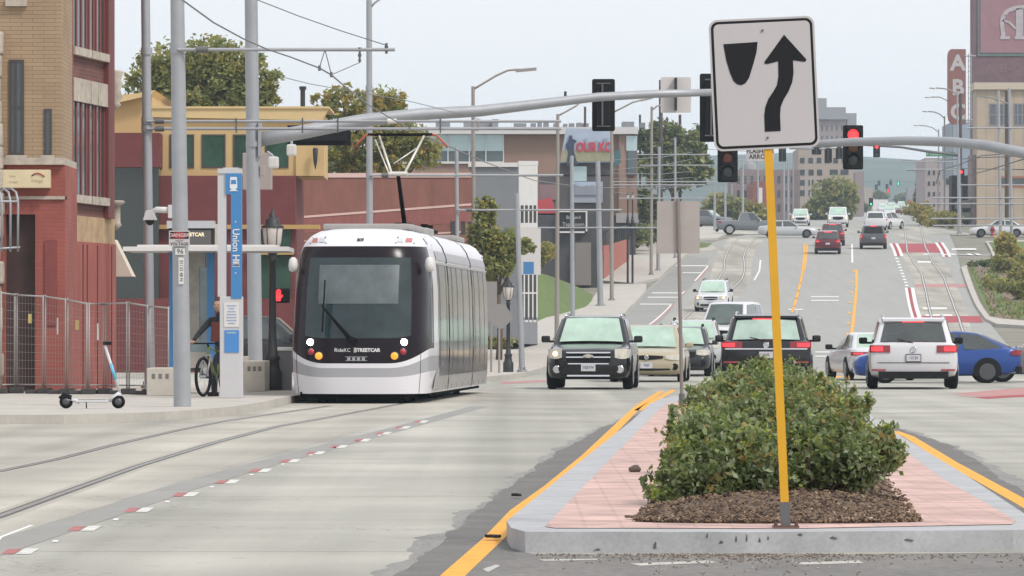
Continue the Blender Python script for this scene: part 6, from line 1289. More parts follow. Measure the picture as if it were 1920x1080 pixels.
# kick scooter
s = 128; c = W(172, 766, s); o = thing('kick_scooter', 'white electric kick scooter with blue stem parked on the kerb', 'scooter', (c.x, c.y, WK))
M_scw = mat('scooter_white', (.55,.55,.56), .4, coat=.3); r = .098
wl, wr = W(124,752,s), W(222,750,s); y = c.y
for nm, x in (('wheel', wl.x), ('wheel', wr.x)):
    w_ = MB().lathe((x, y, WK+r), [(r*.6,-.028),(r*.92,-.028),(r,-.015),(r,.015),(r*.92,.028),(r*.6,.028)], 20, axis='y').build(nm, M_tyre, o)
    MB().lathe((x, y, WK+r), [(.02,-.034),(r*.55,-.03),(r*.55,.03),(.02,.034)], 16, axis='y').build('hub', M_rimd, w_)
m = MB(); m.tube([(wl.x+.02,y,WK+.13),(wl.x+.14,y,WK+.115),(wl.x+.2,y,WK+.095)], .03, 8).box(wl.x+.14, wr.x-.14, y-.075, y+.075, WK+.085, WK+.125, 0, .02); m.build('deck', M_scw, o)
m = MB().box(wl.x+.18, wr.x-.18, y-.06, y+.06, WK+.126, WK+.13); m.build('deck_grip', M_trim, o)
st0 = Vector((wr.x+.02, y, WK+.23)); st1 = W(197,648,s); st1.y = y
m = MB().tube([Vector((wr.x-.14,y,WK+.11)), Vector((wr.x-.06,y,WK+.17)), st0], .03, 10).tube([Vector((wr.x,y,WK+r+.04)), st0], .026, 8); m.tube([st0, st1], .021, 10); m.build('stem', M_scw, o)
e0, e1 = st0.lerp(st1,.28), st0.lerp(st1,.62); MB().tube([e0,e1], .0245, 10).build('stem_wrap', mat('sky_blue_wrap', (.12,.42,.62), .4), o)
m = MB().tube([st1+Vector((-.01,0,.03)), st1+Vector((.04,-.22,.04))], .016, 8).tube([st1+Vector((-.01,0,.03)), st1+Vector((.05,.22,.04))], .016, 8).box(st1.x-.03, st1.x+.1, y-.03, y+.03, st1.z+.01, st1.z+.06, 0, .012); m.build('handlebar', M_trim, o)
MB().tube([(wl.x-.1,y,WK+.15),(wl.x-.03,y,WK+.215),(wl.x+.08,y,WK+.17)], .022, 8).build('mudguard', M_trim, o)
MB().tube([(wl.x+.3,y-.07,WK+.09),(wl.x+.31,y-.12,WK+.005)], .009, 6).build('kickstand', M_trim, o)
# bicycle and rider behind the pylon
s = 109; f0 = W(381, 745, s); ang = R(19); bd = Vector((-math.sin(ang), -math.cos(ang), 0)); bn = Vector((-bd.y, bd.x, 0))
Rw = .345; base = Vector((f0.x, f0.y, WK)); rear = base-bd*1.06
o = thing('bicycle', 'black mountain bike with green frame accents behind the pylon', 'bicycle', base)
def ringw(c):
    m = MB(); N = 28; vs = []
    for k in range(N):
        t = 2*math.pi*k/N
        for j in range(6):
            u = 2*math.pi*j/6; rr_ = Rw-.028+.028*math.cos(u); vs.append(c+bd*(rr_*math.cos(t))+Vector((0,0,Rw+rr_*math.sin(t)))+bn*(.028*math.sin(u)))
    return m.add(vs, [(k*6+j, ((k+1)%N)*6+j, ((k+1)%N)*6+(j+1)%6, k*6+(j+1)%6) for k in range(N) for j in range(6)], 0, True)
for c in (base, rear):
    w_ = ringw(c).build('wheel', M_tyre, o); m = MB(); hb = c+Vector((0,0,Rw))
    for k in range(14): t = 2*math.pi*k/14; m.cyl(hb+bn*(.02*(-1)**k), hb+bd*((Rw-.05)*math.cos(t))+Vector((0,0,(Rw-.05)*math.sin(t))), .0025, n=4, cap=False)
    m.cyl(hb-bn*.05, hb+bn*.05, .025, n=10); m.build('spokes', M_rim, w_)
UP = Vector((0,0,1)); bb = base-bd*.62+UP*.30; sc_ = base-bd*.72+UP*.80; hd = base-bd*.20+UP*.72; ht_ = base-bd*.24+UP*.86
m = MB().tube([bb,sc_],.017,8).tube([hd,bb],.022,8).tube([ht_,sc_-UP*.05],.018,8).tube([hd,ht_],.022,8)
for sg in (-1,1): m.tube([bb+bn*.03*sg, rear+UP*Rw+bn*.06*sg],.010,6).tube([sc_-UP*.06+bn*.02*sg, rear+UP*Rw+bn*.06*sg],.009,6)
m.build('frame', mat('bike_frame_green', (.12,.16,.03), .4, coat=.3), o)
m = MB()
for sg in (-1,1): m.tube([hd+bn*.06*sg, base+UP*Rw+bn*.06*sg],.017,8)
m.box(hd.x-.07,hd.x+.07,hd.y-.03,hd.y+.03,hd.z-.02,hd.z+.02); m.build('fork', mat('fork_grey', (.25,.25,.26), .4, metal=.4), o)
hb0 = ht_+bd*.06+UP*.06
m = MB().tube([ht_, hb0], .018, 8).tube([hb0-bn*.33-bd*.04, hb0-bn*.1, hb0+bn*.1, hb0+bn*.33-bd*.04], .014, 8); m.build('handlebar', M_trim, o)
m = MB().tube([sc_, sc_+UP*.1], .014, 8); m.box(sc_.x-.07, sc_.x+.07, sc_.y-.13, sc_.y+.13, sc_.z+.09, sc_.z+.14, 0, .03); m.build('saddle', M_trim, o)
m = MB().lathe((bb.x, bb.y, bb.z), [(.09,-.01),(.09,.01)], 16, axis='x').tube([bb+bn*.09, bb+bn*.1-UP*.17], .012, 6).tube([bb-bn*.09, bb-bn*.1+UP*.17], .012, 6); m.build('crank', M_rimd, o)
# the rider: one continuous body grown from a skeleton, standing astride, hands on the bar
def skin_body(name, joints, bones, root, m_, parent, lvl=2):
    me = bpy.data.meshes.new(name); me.from_pydata([j[0] for j in joints], bones, [])
    ob = bpy.data.objects.new(name, me); COL.objects.link(ob); ob.parent = parent
    ob.modifiers.new('skin', 'SKIN'); sv = me.skin_vertices[0].data
    for i, j in enumerate(joints): sv[i].radius = j[1] if isinstance(j[1], tuple) else (j[1], j[1]); sv[i].use_root = (i == root)
    sd = ob.modifiers.new('sub', 'SUBSURF'); sd.levels = sd.render_levels = lvl
    dg = bpy.context.evaluated_depsgraph_get(); nm = bpy.data.meshes.new_from_object(ob.evaluated_get(dg)); nm.materials.append(m_)
    for p_ in nm.polygons: p_.use_smooth = True
    old = ob.data; ob.modifiers.clear(); ob.data = nm; bpy.data.meshes.remove(old); return ob
pr = thing('person', 'person in a black jacket and orange vest holding the bicycle handlebar', 'person', (0,0,0), local=True)
pe = base-bd*.74+UP*.82+bn*.07
hL, hR = hb0-bn*.29-bd*.03+UP*.02, hb0+bn*.29-bd*.03+UP*.02
chest = pe+UP*.42+bd*.14; neck = chest+UP*.14+bd*.03; head_ = neck+UP*.20+bd*.05
shl, shr = chest+UP*.07-bn*.19, chest+UP*.07+bn*.19
J = [(pe,(.15,.115)),(pe+UP*.22+bd*.07,(.145,.11)),(chest,(.16,.115)),(neck,.06),(neck+UP*.1+bd*.03,.06)]
Bn = [(0,1),(1,2),(2,3),(3,4)]
for sg, sh, hn in ((-1,shl,hL),(1,shr,hR)):
    el = sh.lerp(hn,.5)+bn*(.07*sg)-UP*.06; k = len(J)
    J += [(sh,.068),(el,.048),(hn.lerp(el,.15),.034)]; Bn += [(2,k),(k,k+1),(k+1,k+2)]
skin_body('jacket', [(tuple(a), b) for a, b in J], Bn, 0, mat('black_jacket', (.012,.012,.014), .85, var=.2, scale=6), pr)
J = [(pe,(.15,.12)),(pe-UP*.06,(.15,.12))]; Bn = [(0,1)]
for sg in (-1,1):
    hip = pe+bn*.09*sg-UP*.1; kn = pe+bn*.15*sg-UP*.46+bd*.05; an = pe+bn*.17*sg-UP*.84; k = len(J); J += [(hip,.10),(kn,.068),(an,.05)]; Bn += [(1,k),(k,k+1),(k+1,k+2)]
skin_body('trousers', [(tuple(a), b) for a, b in J], Bn, 0, mat('dark_trousers', (.02,.022,.03), .9), pr)
M_skin = mat('skin', (.40,.23,.16), .55)
hm_ = bmesh.new(); bmesh.ops.create_uvsphere(hm_, u_segments=20, v_segments=14, radius=.105)
for v in hm_.verts:
    q = v.co.copy(); f_ = max(0, -q.y); v.co = Vector((q.x*.82, q.y*.98, q.z*1.18))
    if q.z < -.03: v.co.x *= .86
    if abs(q.x) < .02 and q.y < -.08 and abs(q.z+.01) < .03: v.co.y -= .02
rzh = math.atan2(bd.y, bd.x)+math.pi/2
hm_.transform(Matrix.Translation(head_) @ Matrix.Rotation(rzh, 4, 'Z'))
MB().bm(hm_, 0, True).build('head', M_skin, pr)
hh = bmesh.new(); bmesh.ops.create_uvsphere(hh, u_segments=16, v_segments=10, radius=.112)
bmesh.ops.delete(hh, geom=[v for v in hh.verts if v.co.z < -.02 or (v.co.y < -.06 and v.co.z < .05)], context='VERTS')
for v in hh.verts: v.co = Vector((v.co.x*.86, v.co.y*1.02+.004, v.co.z*1.2))
hh.transform(Matrix.Translation(head_) @ Matrix.Rotation(rzh, 4, 'Z')); MB().bm(hh, 0, True).build('hair', mat('dark_hair', (.03,.02,.015), .8), pr)
m = MB()
for sg in (-1,1): e = head_+bd*.098+bn*.035*sg+UP*.015; m.lathe(e, [(.004,-.006),(.012,0),(.004,.006)], 8)
m.build('eyes', M_trim, pr)
for hn, sg in ((hL,-1),(hR,1)):
    J = [(hn-bd*.06+UP*.005,.03),(hn-bd*.01+UP*.02,(.04,.022))]; Bn = [(0,1)]
    for k in range(4):
        of = bn*((k-1.5)*.02); a = hn+of+bd*.035+UP*.018; b_ = hn+of+bd*.05-UP*.012; c_ = hn+of+bd*.022-UP*.03+bd*(.004*k)
        n_ = len(J); J += [(a,.0105),(b_,.0095),(c_,.008)]; Bn += [(1,n_),(n_,n_+1),(n_+1,n_+2)]
    n_ = len(J); J += [(hn-bn*.04*sg-bd*.015,.011),(hn-bn*.045*sg+bd*.01-UP*.02,.0095)]; Bn += [(1,n_),(n_,n_+1)]
    skin_body('hand', [(tuple(a), b) for a, b in J], Bn, 0, M_skin, pr, 1)
m = MB(); q = chest-UP*.05
m.prism([q+bd*.135-bn*.13-UP*.24, q+bd*.14+bn*.13-UP*.24, q+bd*.15+bn*.10+UP*.1, q+bd*.15-bn*.10+UP*.1], -bd*.02).prism([q-bd*.12-bn*.14-UP*.24, q-bd*.12+bn*.14-UP*.24, q-bd*.10+bn*.11+UP*.12, q-bd*.10-bn*.11+UP*.12], bd*.02); m.build('vest', mat('orange_vest', (.12,.025,.018), .8), pr)
for sg in (-1,1):
    an = pe+bn*.17*sg; m = MB(); f = Vector((an.x, an.y, WK)); P = [f-bd*.09-bn*.045, f-bd*.09+bn*.045, f+bd*.19+bn*.05, f+bd*.19-bn*.05]; m.prism(P, (0,0,.075)); m.build('shoe', M_trim, pr)
# hydrant, rock, litter
h_ = GS(1861, 22.6); o = thing('fire_hydrant', 'small red fire hydrant on the grass below the warehouse', 'hydrant', h_)
MB().lathe(h_+Vector((0,0,.12)), [(.17,0),(.17,.08),(.12,.1),(.12,.55),(.17,.57),(.17,.63),(.12,.75),(.05,.85),(.04,.92)], 14).lathe(h_+Vector((0,-.0,.6)), [(.09,-.22),(.09,.22)], 10, axis='x').build('hydrant_body', mat('hydrant_red', (.30,.03,.035), .6), o)
bm = bmesh.new(); bmesh.ops.create_icosphere(bm, subdivisions=3, radius=1)
for v in bm.verts: v.co *= 1+.18*math.sin(3*v.co.x+1)*math.cos(4*v.co.y)+random.uniform(-.05,.05); v.co = Vector((v.co.x*.055, v.co.y*.04, v.co.z*.033))
g_ = G(1190,886,T); g_.z = T+.025; bm.transform(Matrix.Translation(g_)); tag(MB().bm(bm, 0, True).build('rock', mat('brown_rock', (.13,.095,.075), .9, var=.3, scale=30), org=g_), 'fist sized brown rock lying on the brick paving left of the shrubs', 'rock')
for i, (x, y, w_, m_, lb_) in enumerate(((1607,979,.11,M_capw,'crumpled white paper scrap by the mulch'),(926,1011,.055,M_dark,'dark scrap lying on the yellow line near the kerb'),(968,932,.05,M_dark,'dark twig scrap on the asphalt beside the yellow line'),(1185,975,.05,mat('brown_rock', (.13,.095,.075), .9),'small brown clod at the left end of the mulch'))):
    hT = T if i in (0,3) else .01; g_ = G(x, y, hT); g_.z = hT+.006; m = MB(); N = 9
    P = [(g_.x+w_*math.cos(k*2*math.pi/N)*(random.uniform(.7,1.1)), g_.y+w_*.8*math.sin(k*2*math.pi/N)*random.uniform(.7,1.1), g_.z+random.uniform(0,.012)) for k in range(N)]
    m.prism(P, (0,0,.014)); tag(m.build('litter', m_, org=g_), lb_, 'litter')
# ---------------------------------------------------------------- vegetation
def cloud(name, blobs, n, size, mats, parent, seed=0, elong=1.6, org=None, clump=60, sig=.16, up=0.0):
    r = np.random.default_rng(seed)
    vol = np.array([b[1][0]*b[1][1]*b[1][2] for b in blobs]); pr_ = vol**.8/np.sum(vol**.8)
    ci = r.choice(len(blobs), clump*len(blobs), p=pr_); d = r.normal(size=(len(ci),3)); d /= np.linalg.norm(d,axis=1)[:,None]
    rad = r.uniform(.15,1.12,len(ci))**.5
    ctr = np.array([blobs[i][0] for i in ci])+d*rad[:,None]*np.array([blobs[i][1] for i in ci])
    sg = np.array([min(blobs[i][1]) for i in ci])*sig
    k = r.integers(0, len(ci), n); pos = ctr[k]+r.normal(size=(n,3))*sg[k][:,None]
    a = r.normal(size=(n,3)); a[:,2] = a[:,2]*.8+up; a /= np.linalg.norm(a,axis=1)[:,None]
    b = np.cross(a, r.normal(size=(n,3))); b /= np.linalg.norm(b,axis=1)[:,None]
    nn_ = np.cross(a, b)
    sz = size*r.uniform(.6,1.35,n)[:,None]
    V = np.empty((n,4,3)); V[:,0] = pos-a*sz*elong*.5; V[:,1] = pos+b*sz*.42+nn_*sz*.12; V[:,2] = pos+a*sz*elong*.5; V[:,3] = pos-b*sz*.42+nn_*sz*.12
    V = V.reshape(-1,3)-np.array(org if org is not None else (0,0,0))
    me = bpy.data.meshes.new(name); me.vertices.add(4*n); me.vertices.foreach_set('co', V.ravel().astype(np.float32))
    me.loops.add(4*n); me.loops.foreach_set('vertex_index', np.arange(4*n, dtype=np.int32))
    me.polygons.add(n); me.polygons.foreach_set('loop_start', np.arange(0,4*n,4,dtype=np.int32)); me.polygons.foreach_set('loop_total', np.full(n,4,dtype=np.int32))
    for m in mats: me.materials.append(m)
    mi = r.integers(0, len(mats), len(ci))[k]; me.polygons.foreach_set('material_index', mi.astype(np.int32))
    me.update(); me.validate()
    o = bpy.data.objects.new(name, me); COL.objects.link(o); o.parent = parent; return o
M_bark = mat('bark', (.11,.085,.065), .95, var=.3, scale=4)
def tree(label, x, s, ybase, blobs_px, n, size, mats, group=None, tr=.18, seed=1, name='tree', clump=60, sig=.16):
    b = W(x, ybase, s); o = thing(name, label, 'tree', b, group)
    bl = []
    for (px, py, rx_, ry_) in blobs_px: c = W(px, py, s); bl.append((tuple(c), (rx_/s, rx_/s*.8, ry_/s)))
    top = max(c[0][2] for c in bl); m = MB()
    mid_ = Vector((b.x, b.y, b.z+(top-b.z)*.45)); m.tube([b, b.lerp(mid_,.5)+Vector((.05,0,0)), mid_], [tr, tr*.8, tr*.6], 10)
    for c, r_ in bl: c = Vector(c); m.tube([mid_, mid_.lerp(c,.55)+Vector((0,0,r_[2]*.1)), c, c+Vector((random.uniform(-.4,.4)*r_[0],0,r_[2]*.6))], [tr*.5, tr*.32, tr*.18, tr*.05], 7)
    m.build('trunk', M_bark, o); cloud('crown', bl, n, size, mats, o, seed, org=tuple(b), clump=clump, sig=sig); return o
G1 = [leafmat('leaf_mid_green', (.27,.285,.12)), leafmat('leaf_dark_green', (.19,.215,.09)), leafmat('leaf_olive', (.29,.265,.10))]
G2 = [leafmat('leaf_yellow_green', (.29,.265,.08)), leafmat('leaf_olive', (.29,.265,.10)), leafmat('leaf_gold', (.35,.26,.08)), leafmat('leaf_mid_green', (.27,.285,.12))]
G3 = [leafmat('leaf_deep_green', (.09,.12,.06)), leafmat('leaf_dark_green', (.19,.215,.09))]
tree('broad green tree behind the cream restaurant roof', 385, 46, 700, [(275,150,42,45),(330,135,55,55),(395,120,60,48),(430,150,65,60),(480,150,42,50),(505,180,22,26),(340,190,80,40),(430,195,80,40)], 17000, .15, G1, 'street trees', .25, 3, clump=150, sig=.13)
tree('yellowing tree with bare tips right of the restaurant cornice', 680, 44, 700, [(610,195,26,28),(645,205,42,45),(700,210,50,45),(740,195,32,30),(680,265,75,50),(740,260,60,45),(640,300,55,28),(700,310,80,22),(790,290,40,30)], 14000, .14, G2+[G1[1]], 'street trees', .22, 4, clump=120, sig=.12)
tree('small drooping tree against the grey building wall', 935, 56, 690, [(912,395,22,22),(905,440,30,40),(945,465,34,34),(922,498,42,24),(982,462,26,14),(900,385,12,20)], 6500, .10, [G2[0],G1[0],G1[1],G1[1],G2[3]], 'street trees', .12, 5, clump=110, sig=.14)
tree('dark leafy tree behind the no turn panel', 1262, 24, 450, [(1215,262,26,28),(1250,262,35,32),(1290,270,38,30),(1225,310,32,40),(1270,310,45,40),(1305,315,30,40)], 12000, .26, G3+[G1[0]], 'street trees', .25, 6, clump=70)
tree('round hazy tree standing at the far street corner', 1563, 16, 420, [(1545,372,28,30),(1575,362,30,30),(1590,385,20,22),(1555,395,36,22),(1520,398,20,16)], 9000, .3, G1, 'street trees', .3, 7)
tree('brownish tree behind the wall mural and patio lanterns', 1180, 25, 460, [(1165,380,25,18),(1195,375,25,22),(1220,395,28,25)], 5000, .3, G3, 'street trees', .2, 8)
tree('scrubby tree behind the parked pickup', 1370, 19, 440, [(1350,385,28,20),(1385,395,28,20),(1420,405,22,18),(1330,405,20,16)], 6000, .36, G2[1:2]+G1, 'street trees', .2, 9)
tree('slim golden sapling on the right hand verge', 1890, F/G(1890,492).y, 490, [(1888,455,20,16),(1895,475,24,18),(1880,478,14,12)], 3500, .2, [G2[0],G2[2],G2[1]], 'street trees', .06, 10, name='sapling', sig=.2)
tree('tall narrow conifer by the pale mauve building row', 1722, 13, 425, [(1723,345,6,14),(1722,370,9,16),(1722,392,11,14)], 2500, .4, G3, 'street trees', .2, 11)
for i, (x, s_, bl_, lb_) in enumerate(((1616,10,[(1614,388,10,12),(1622,392,9,9)],'far hazy tree at the left street edge'),(1712,9,[(1708,384,10,10),(1718,388,10,9)],'far hazy tree at the right of the distant rise'),(1742,11,[(1742,388,12,16),(1752,396,10,12)],'far hazy tree before the pale mauve row'),(1648,8,[(1646,366,9,7),(1656,368,9,7)],'far hazy treetop behind the pale shed'),(1690,7.5,[(1686,372,10,7),(1698,370,10,8)],'far hazy treetop over the long white building'))):
    tree(lb_, x, s_, 408, bl_, 1800, .5, G3, 'far trees', .2, 80+i)
def bush(label, x, y, s, w_, h_, n, size, mats, seed, group='shrubs along the planting bed', name='shrub', kind=None):
    b = GS(x, s); b = Vector((b.x, b.y, W(x,y,s).z))
    if group[:6] in ('shrubs', 'far ve'): b = G(x, y); b.z += .12
    o = thing(name, label, 'shrub', b, group)
    r_ = np.random.default_rng(seed)
    bl = [((b.x+r_.uniform(-.5,.5)*w_, b.y+r_.uniform(-.4,.4)*w_, b.z+h_*r_.uniform(.25,.7)), (w_*.38, w_*.38, h_*.36)) for _ in range(6)]
    m = MB(); 
    for c, _ in bl: m.tube([b, b.lerp(Vector(c),.6), Vector(c)], [.03*h_, .02*h_, .008*h_], 5)
    m.build('stems', M_bark, o); cloud('foliage', bl, n, size, mats, o, seed, org=tuple(b), clump=30); return o
for i, (x,y,s,w_,h_,lb_) in enumerate(((1884,548,27,1.7,1.0,'green shrub at the lower left of the right planting bed'),(1908,566,28,1.6,1.1,'low round shrub nearest the right curb'),(1910,530,26,1.6,1.15,'bushy shrub in the middle of the right planting bed'),(1890,515,25.5,1.4,1.2,'dark shrub below the golden sapling'),(1918,508,25.5,1.7,1.2,'tall shrub at the right edge of the planting bed'))): bush(lb_, x, y, s, w_, h_, 2200, .15, G1+G2[:1], 20+i)
for i, (x,y,s,w_,h_,lb_) in enumerate(((1728,424,17,2.2,2.2,'tuft of ornamental grass at the far track side'),(1745,426,17.5,2.4,1.5,'dry tan grass tuft beside the far tracks'),(1768,428,18,3,1.4,'low hedge piece before the pale mauve buildings'))): bush(lb_, x, y, s, w_, h_, 1500, .22, G2, 40+i, 'far verge plants')
bush('tiny evergreen clump at the upper edge of the planting bed', 1832, 504, 25, .9, .5, 700, .12, G3, 50); bush('second tiny evergreen clump along the planting bed edge', 1856, 504, 25, .9, .5, 700, .12, G3, 51)
bush('grey green shrub beyond the patio wall', 1195, 465, 26.5, 1.6, 1.8, 2200, .2, G3+G1[:1], 52, 'patio shrubs'); bush('second grey green shrub beside the patio street light', 1208, 455, 26, 1.6, 1.6, 1800, .2, G3+G1[:1], 53, 'patio shrubs')
bush('small golden shrub at the corner of the bar building', 1018, 500, 36, .9, 1.3, 1500, .13, G2, 54, 'patio shrubs')
bush('low grass clump on the verge before the grey building', 925, 650, 55, 1.0, .35, 900, .1, G1, 55, 'patio shrubs')
bp = MB(); r = np.random.default_rng(31)
for k in range(900):
    x, y = r.uniform(1815,1958), r.uniform(507,603)
    if x < 1815+(y-505)*.48: continue
    g_ = G(x, y); h_ = r.uniform(.08,.3); a = r.uniform(0,6.28)
    for q in range(3): dx, dy = .12*math.cos(a+q*2.1), .12*math.sin(a+q*2.1); bp.add([(g_.x-dy*.4, g_.y+dx*.4, g_.z+.13), (g_.x+dy*.4, g_.y-dx*.4, g_.z+.13), (g_.x+dx, g_.y+dy, g_.z+.13+h_)], [(0,1,2)], int(r.integers(0,2)))
o_ = bp.build('ground_cover', [leafmat('cover_green', (.12,.16,.05)), leafmat('cover_straw', (.26,.22,.12))], fix=False); o_['kind'] = 'stuff'; tag(o_, 'sparse green and straw ground cover in the right planting bed', 'ground cover')
# mulch mound and the shrubs of the median
mc0, mc1 = G(1215,978,T), G(1715,972,T)
yA, yB = G(1470,983,T).y+.02, G(1450,790,T).y
cxA, cxB = (W(1462,978,F/yA).x), (W(1450,790,F/yB).x)
mm = MB(); NX, NY = 28, 30; vs = []
for j in range(NY+1):
    v = j/NY; y = yA+(yB-yA)*v; cx = cxA+(cxB-cxA)*v
    for i in range(NX+1):
        u = 2*i/NX-1; hw_m = .82*(1 if v < .9 else max(.1,(1-v)*10)**.5)
        z = T+.006+.085*(1-abs(u)**2.2)*min(1, v*14)*min(1,(1-v)*14)+random.uniform(0,.012)*(abs(u) < .97 and 0 < v < 1)
        vs.append((cx+u*hw_m, y+(.05*math.sin(u*9)+.22*abs(u)**3 if v < .05 else 0), z))
mm.add(vs, [(j*(NX+1)+i, j*(NX+1)+i+1, (j+1)*(NX+1)+i+1, (j+1)*(NX+1)+i) for j in range(NY) for i in range(NX)], 0, True)
mu_ = mm.build('mulch', [mat('bark_mulch', (.12,.08,.055), .95, var=.4, scale=18, bump=.8)]); mu_['kind'] = 'stuff'; tag(mu_, 'brown bark mulch mounded under the median shrubs', 'mulch')
nC = 8000; r = np.random.default_rng(5)
ch = MB(); CM = [mat('chip_brown', (.15,.10,.068), .9), mat('chip_tan', (.27,.19,.125), .9), mat('chip_dark', (.07,.046,.034), .95)]
for k in range(nC):
    v = r.random()**2.2; u = r.uniform(-1.05,1.05); y = yA+(yB-yA)*v*.85-.0; cx = cxA+(cxB-cxA)*v*.85
    hw_m = .82; x = cx+u*hw_m; y += .22*abs(u)**3*(v < .08)
    z = T+.012+.085*max(0,1-abs(u)**2.2)*min(1, v*14)+r.uniform(0,.015)
    a = r.uniform(0,6.28); b_ = r.uniform(-.5,.5); l, w_ = r.uniform(.006,.022), r.uniform(.003,.007)
    d = Vector((math.cos(a)*math.cos(b_), math.sin(a)*math.cos(b_), math.sin(b_))); n_ = Vector((-math.sin(a), math.cos(a), 0)); p = Vector((x,y,z)); t_ = d.cross(n_)*.004
    ch.add([p-d*l-n_*w_-t_, p+d*l-n_*w_-t_, p+d*l+n_*w_-t_, p-d*l+n_*w_-t_, p-d*l-n_*w_+t_, p+d*l-n_*w_+t_, p+d*l+n_*w_+t_, p-d*l+n_*w_+t_], [(4,5,6,7),(0,1,5,4),(1,2,6,5),(2,3,7,6),(3,0,4,7)], int(r.integers(0,3)))
co_ = ch.build('mulch_chips', CM, fix=False); co_['kind'] = 'stuff'; tag(co_, 'loose wood chips scattered over the median mulch', 'wood chips')
LB = [leafmat('shrub_leaf', (.175,.22,.095)), leafmat('shrub_leaf_dark', (.12,.16,.075)), leafmat('shrub_leaf_grey', (.27,.31,.20)), leafmat('shrub_leaf_lime', (.33,.37,.11)), leafmat('shrub_leaf_bronze', (.27,.20,.08))]
LW = [LB[0],LB[0],LB[1],LB[1],LB[2],LB[2],LB[0],LB[1],LB[3],LB[0],LB[2],LB[4]]
def shrub(label, bx, by, s, blobs, n, seed):
    b = W(bx, by, s); b.z = T+.05; o = thing('shrub', label, 'shrub', b, 'leafy shrubs on the median')
    bl = [(tuple(Vector((W(x,y,s).x, b.y+dy, W(x,y,s).z))), (rx_/s, max(rx_,40)/s, ry_/s)) for x,y,rx_,ry_,dy in blobs]
    m = MB(); rr2 = np.random.default_rng(seed)
    for c, rd in bl:
        c = Vector(c)
        for k in range(4):
            e = c+Vector((rr2.normal()*rd[0]*.6, rr2.normal()*rd[1]*.6, rd[2]*rr2.uniform(.2,.95))); st_ = b+Vector((rr2.uniform(-.12,.12), rr2.uniform(-.1,.1), -.03)); m.tube([st_, st_.lerp(e,.45)+Vector((rr2.uniform(-.06,.06),0,.04)), e], [.011,.007,.003], 5)
    m.build('stems', mat('shrub_twig', (.13,.085,.055), .9), o)
    cloud('foliage', bl, int(n*1.4), .033, LW, o, seed, elong=1.5, org=tuple(b), clump=70, sig=.26, up=.35)
    sp = []; m = MB()
    for k in range(46):
        c, rd = bl[rr2.integers(0, len(bl))]; d = rr2.normal(size=3); d[2] = abs(d[2])*.9-.1; d /= np.linalg.norm(d); c = Vector(c); p = c+Vector((d[0]*rd[0], d[1]*rd[1], d[2]*rd[2])); L_ = rr2.uniform(.04,.13); e = p+Vector((d[0]*.5, d[1]*.5, d[2]*.6+.45)).normalized()*L_
        m.tube([p.lerp(c,.35), p, e], [.004,.003,.0015], 4); sp.append((tuple(p.lerp(e,.6)), (.022,.022,.022+L_*.45)))
    m.build('twigs', mat('shrub_twig', (.13,.085,.055), .9), o)['kind'] = 'stuff'; cloud('sprigs', sp, 46*20, .036, LW, o, seed+7, elong=1.5, org=tuple(b), clump=4, sig=.6, up=.6); return o
shrub('front left leafy shrub spilling over the mulch beside the yellow post', 1370, 930, 285, [(1330,892,75,45,0),(1275,910,42,30,0),(1390,865,75,55,.1),(1300,855,50,45,.2),(1425,900,50,38,0),(1240,922,26,16,-.1),(1285,935,40,14,-.1),(1350,815,70,40,.4)], 9500, 61)
shrub('front right leafy shrub whose sprays lean out over the brick paving', 1560, 925, 282, [(1520,870,60,50,0),(1590,860,60,45,0),(1640,845,40,38,.1),(1672,858,18,28,.1),(1560,820,60,40,.3),(1500,830,50,45,.2),(1610,890,35,25,0),(1655,818,25,15,.2)], 8500, 62)
shrub('middle shrub rising behind the two front median shrubs', 1430, 880, 235, [(1420,790,80,50,0),(1500,790,75,50,0),(1350,800,60,45,.1),(1570,790,48,38,.1),(1300,800,36,40,.2),(1600,770,26,26,.2)], 8500, 63)
shrub('tall shrub behind the middle median shrub', 1450, 830, 200, [(1430,740,70,42,0),(1500,745,60,40,0),(1360,750,48,36,.1),(1560,750,38,30,.2),(1310,765,26,26,.2)], 7500, 64)
shrub('rearmost median shrub with the highest leafy tips', 1440, 790, 175, [(1425,705,34,30,0),(1460,715,50,32,0),(1380,725,40,26,.2),(1510,730,40,26,.2),(1345,740,24,20,.2),(1545,742,22,18,.2)], 6500, 65)
km = MB(); r = np.random.default_rng(12)
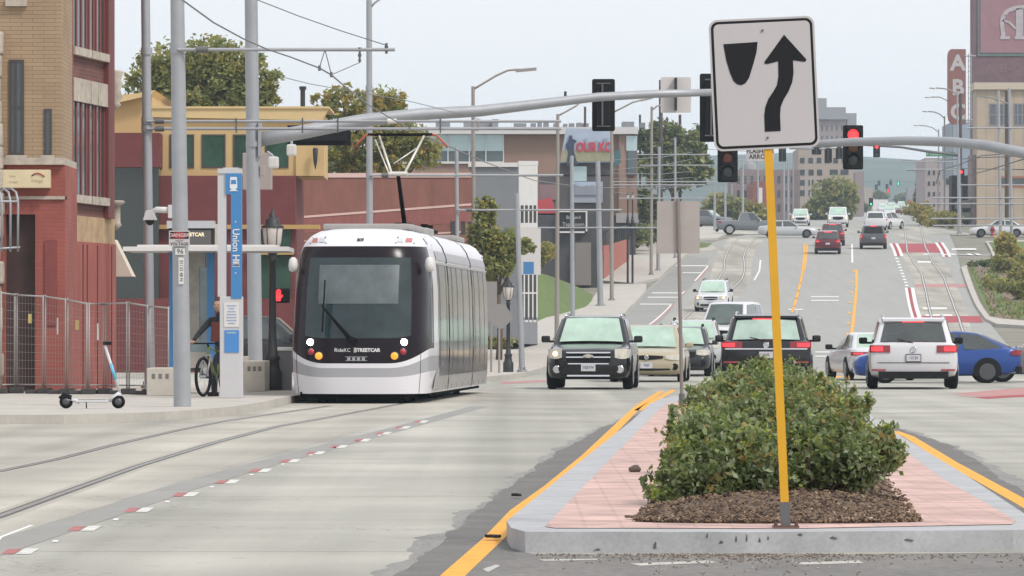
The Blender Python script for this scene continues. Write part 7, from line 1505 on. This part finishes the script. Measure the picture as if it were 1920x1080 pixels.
for x, y, w_, h_ in ((1228,1022,7,14),(1326,1004,3,9),(1380,1010,4,12),(1400,1008,3,14),(1424,1012,4,9),(1440,1008,3,8),(1352,1016,6,6),(1560,1008,14,5),(1500,1002,10,5),(1120,1030,10,4),(1700,1012,22,4)):
    yk = float(np.interp(x, [985,1400,1900], [G(985,1036).y, G(1400,1037).y, G(1900,1033).y])); s_ = F/yk; w_ *= .6; h_ *= .7; P = [Vector(((x+dx*w_*random.uniform(.5,1.3)-960)/s_, yk-.003, H-(y+dy*h_*.7-HY)/s_)) for dx, dy in ((-1,.9),(-.5,-.2),(.1,-1),(.6,-.5),(1,.3),(.7,1))]
    km.prism(P, (0,.012,0))
kst = km.build('kerb_chips', mat('kerb_scrape', (.10,.10,.105), .9, var=.3)); kst['kind'] = 'stuff'; tag(kst, 'dark chips and tyre scrapes on the front face of the kerb', 'kerb chips')
# low ornamental weeds and debris in the gutter
db = MB(); r = np.random.default_rng(8)
for k in range(1500):
    x = r.uniform(1000,1980) if k % 3 == 0 else r.normal(1400,130); g_ = G(x, 1041+r.exponential(4 if k % 4 else 14)); l = r.uniform(.003,.011); a = r.uniform(0,3.1)
    d = Vector((math.cos(a), math.sin(a), r.uniform(-.1,.3)))*l; n_ = Vector((-math.sin(a), math.cos(a), 0))*l*.45; p = g_+Vector((0,0,.005))
    db.add([p-d-n_, p+d-n_, p+d+n_, p-d+n_, p-d+Vector((0,0,.006)), p+d+Vector((0,0,.006))], [(0,1,5,4),(1,2,5),(2,3,4,5),(3,0,4)], int(r.integers(0,2)))
d_ = db.build('gutter_debris', [mat('debris_brown', (.13,.095,.07), .95), mat('debris_grey', (.26,.245,.22), .95)], fix=False); d_['kind'] = 'stuff'; tag(d_, 'grit and dead leaves gathered along the kerb foot', 'debris')
# ---------------------------------------------------------------- haze
hz = MB().box(-2600, 2600, -70, 3900, -3, 130).build('haze', [])
hz['kind'] = 'stuff'; tag(hz, 'thin summer haze filling the far street', 'haze')
hmz = bpy.data.materials.new('haze'); hmz.use_nodes = True; t = hmz.node_tree; t.nodes.remove(t.nodes['Principled BSDF'])
pv = t.nodes.new('ShaderNodeVolumePrincipled'); pv.inputs['Density'].default_value = .00021; pv.inputs['Color'].default_value = (.72,.87,1,1); pv.inputs['Anisotropy'].default_value = .2
t.links.new(pv.outputs[0], t.nodes['Material Output'].inputs['Volume']); hz.data.materials.append(hmz)
SC.cycles.volume_bounces = 1; SC.cycles.max_bounces = 6; SC.cycles.diffuse_bounces = 3; SC.cycles.glossy_bounces = 3; SC.cycles.transmission_bounces = 3
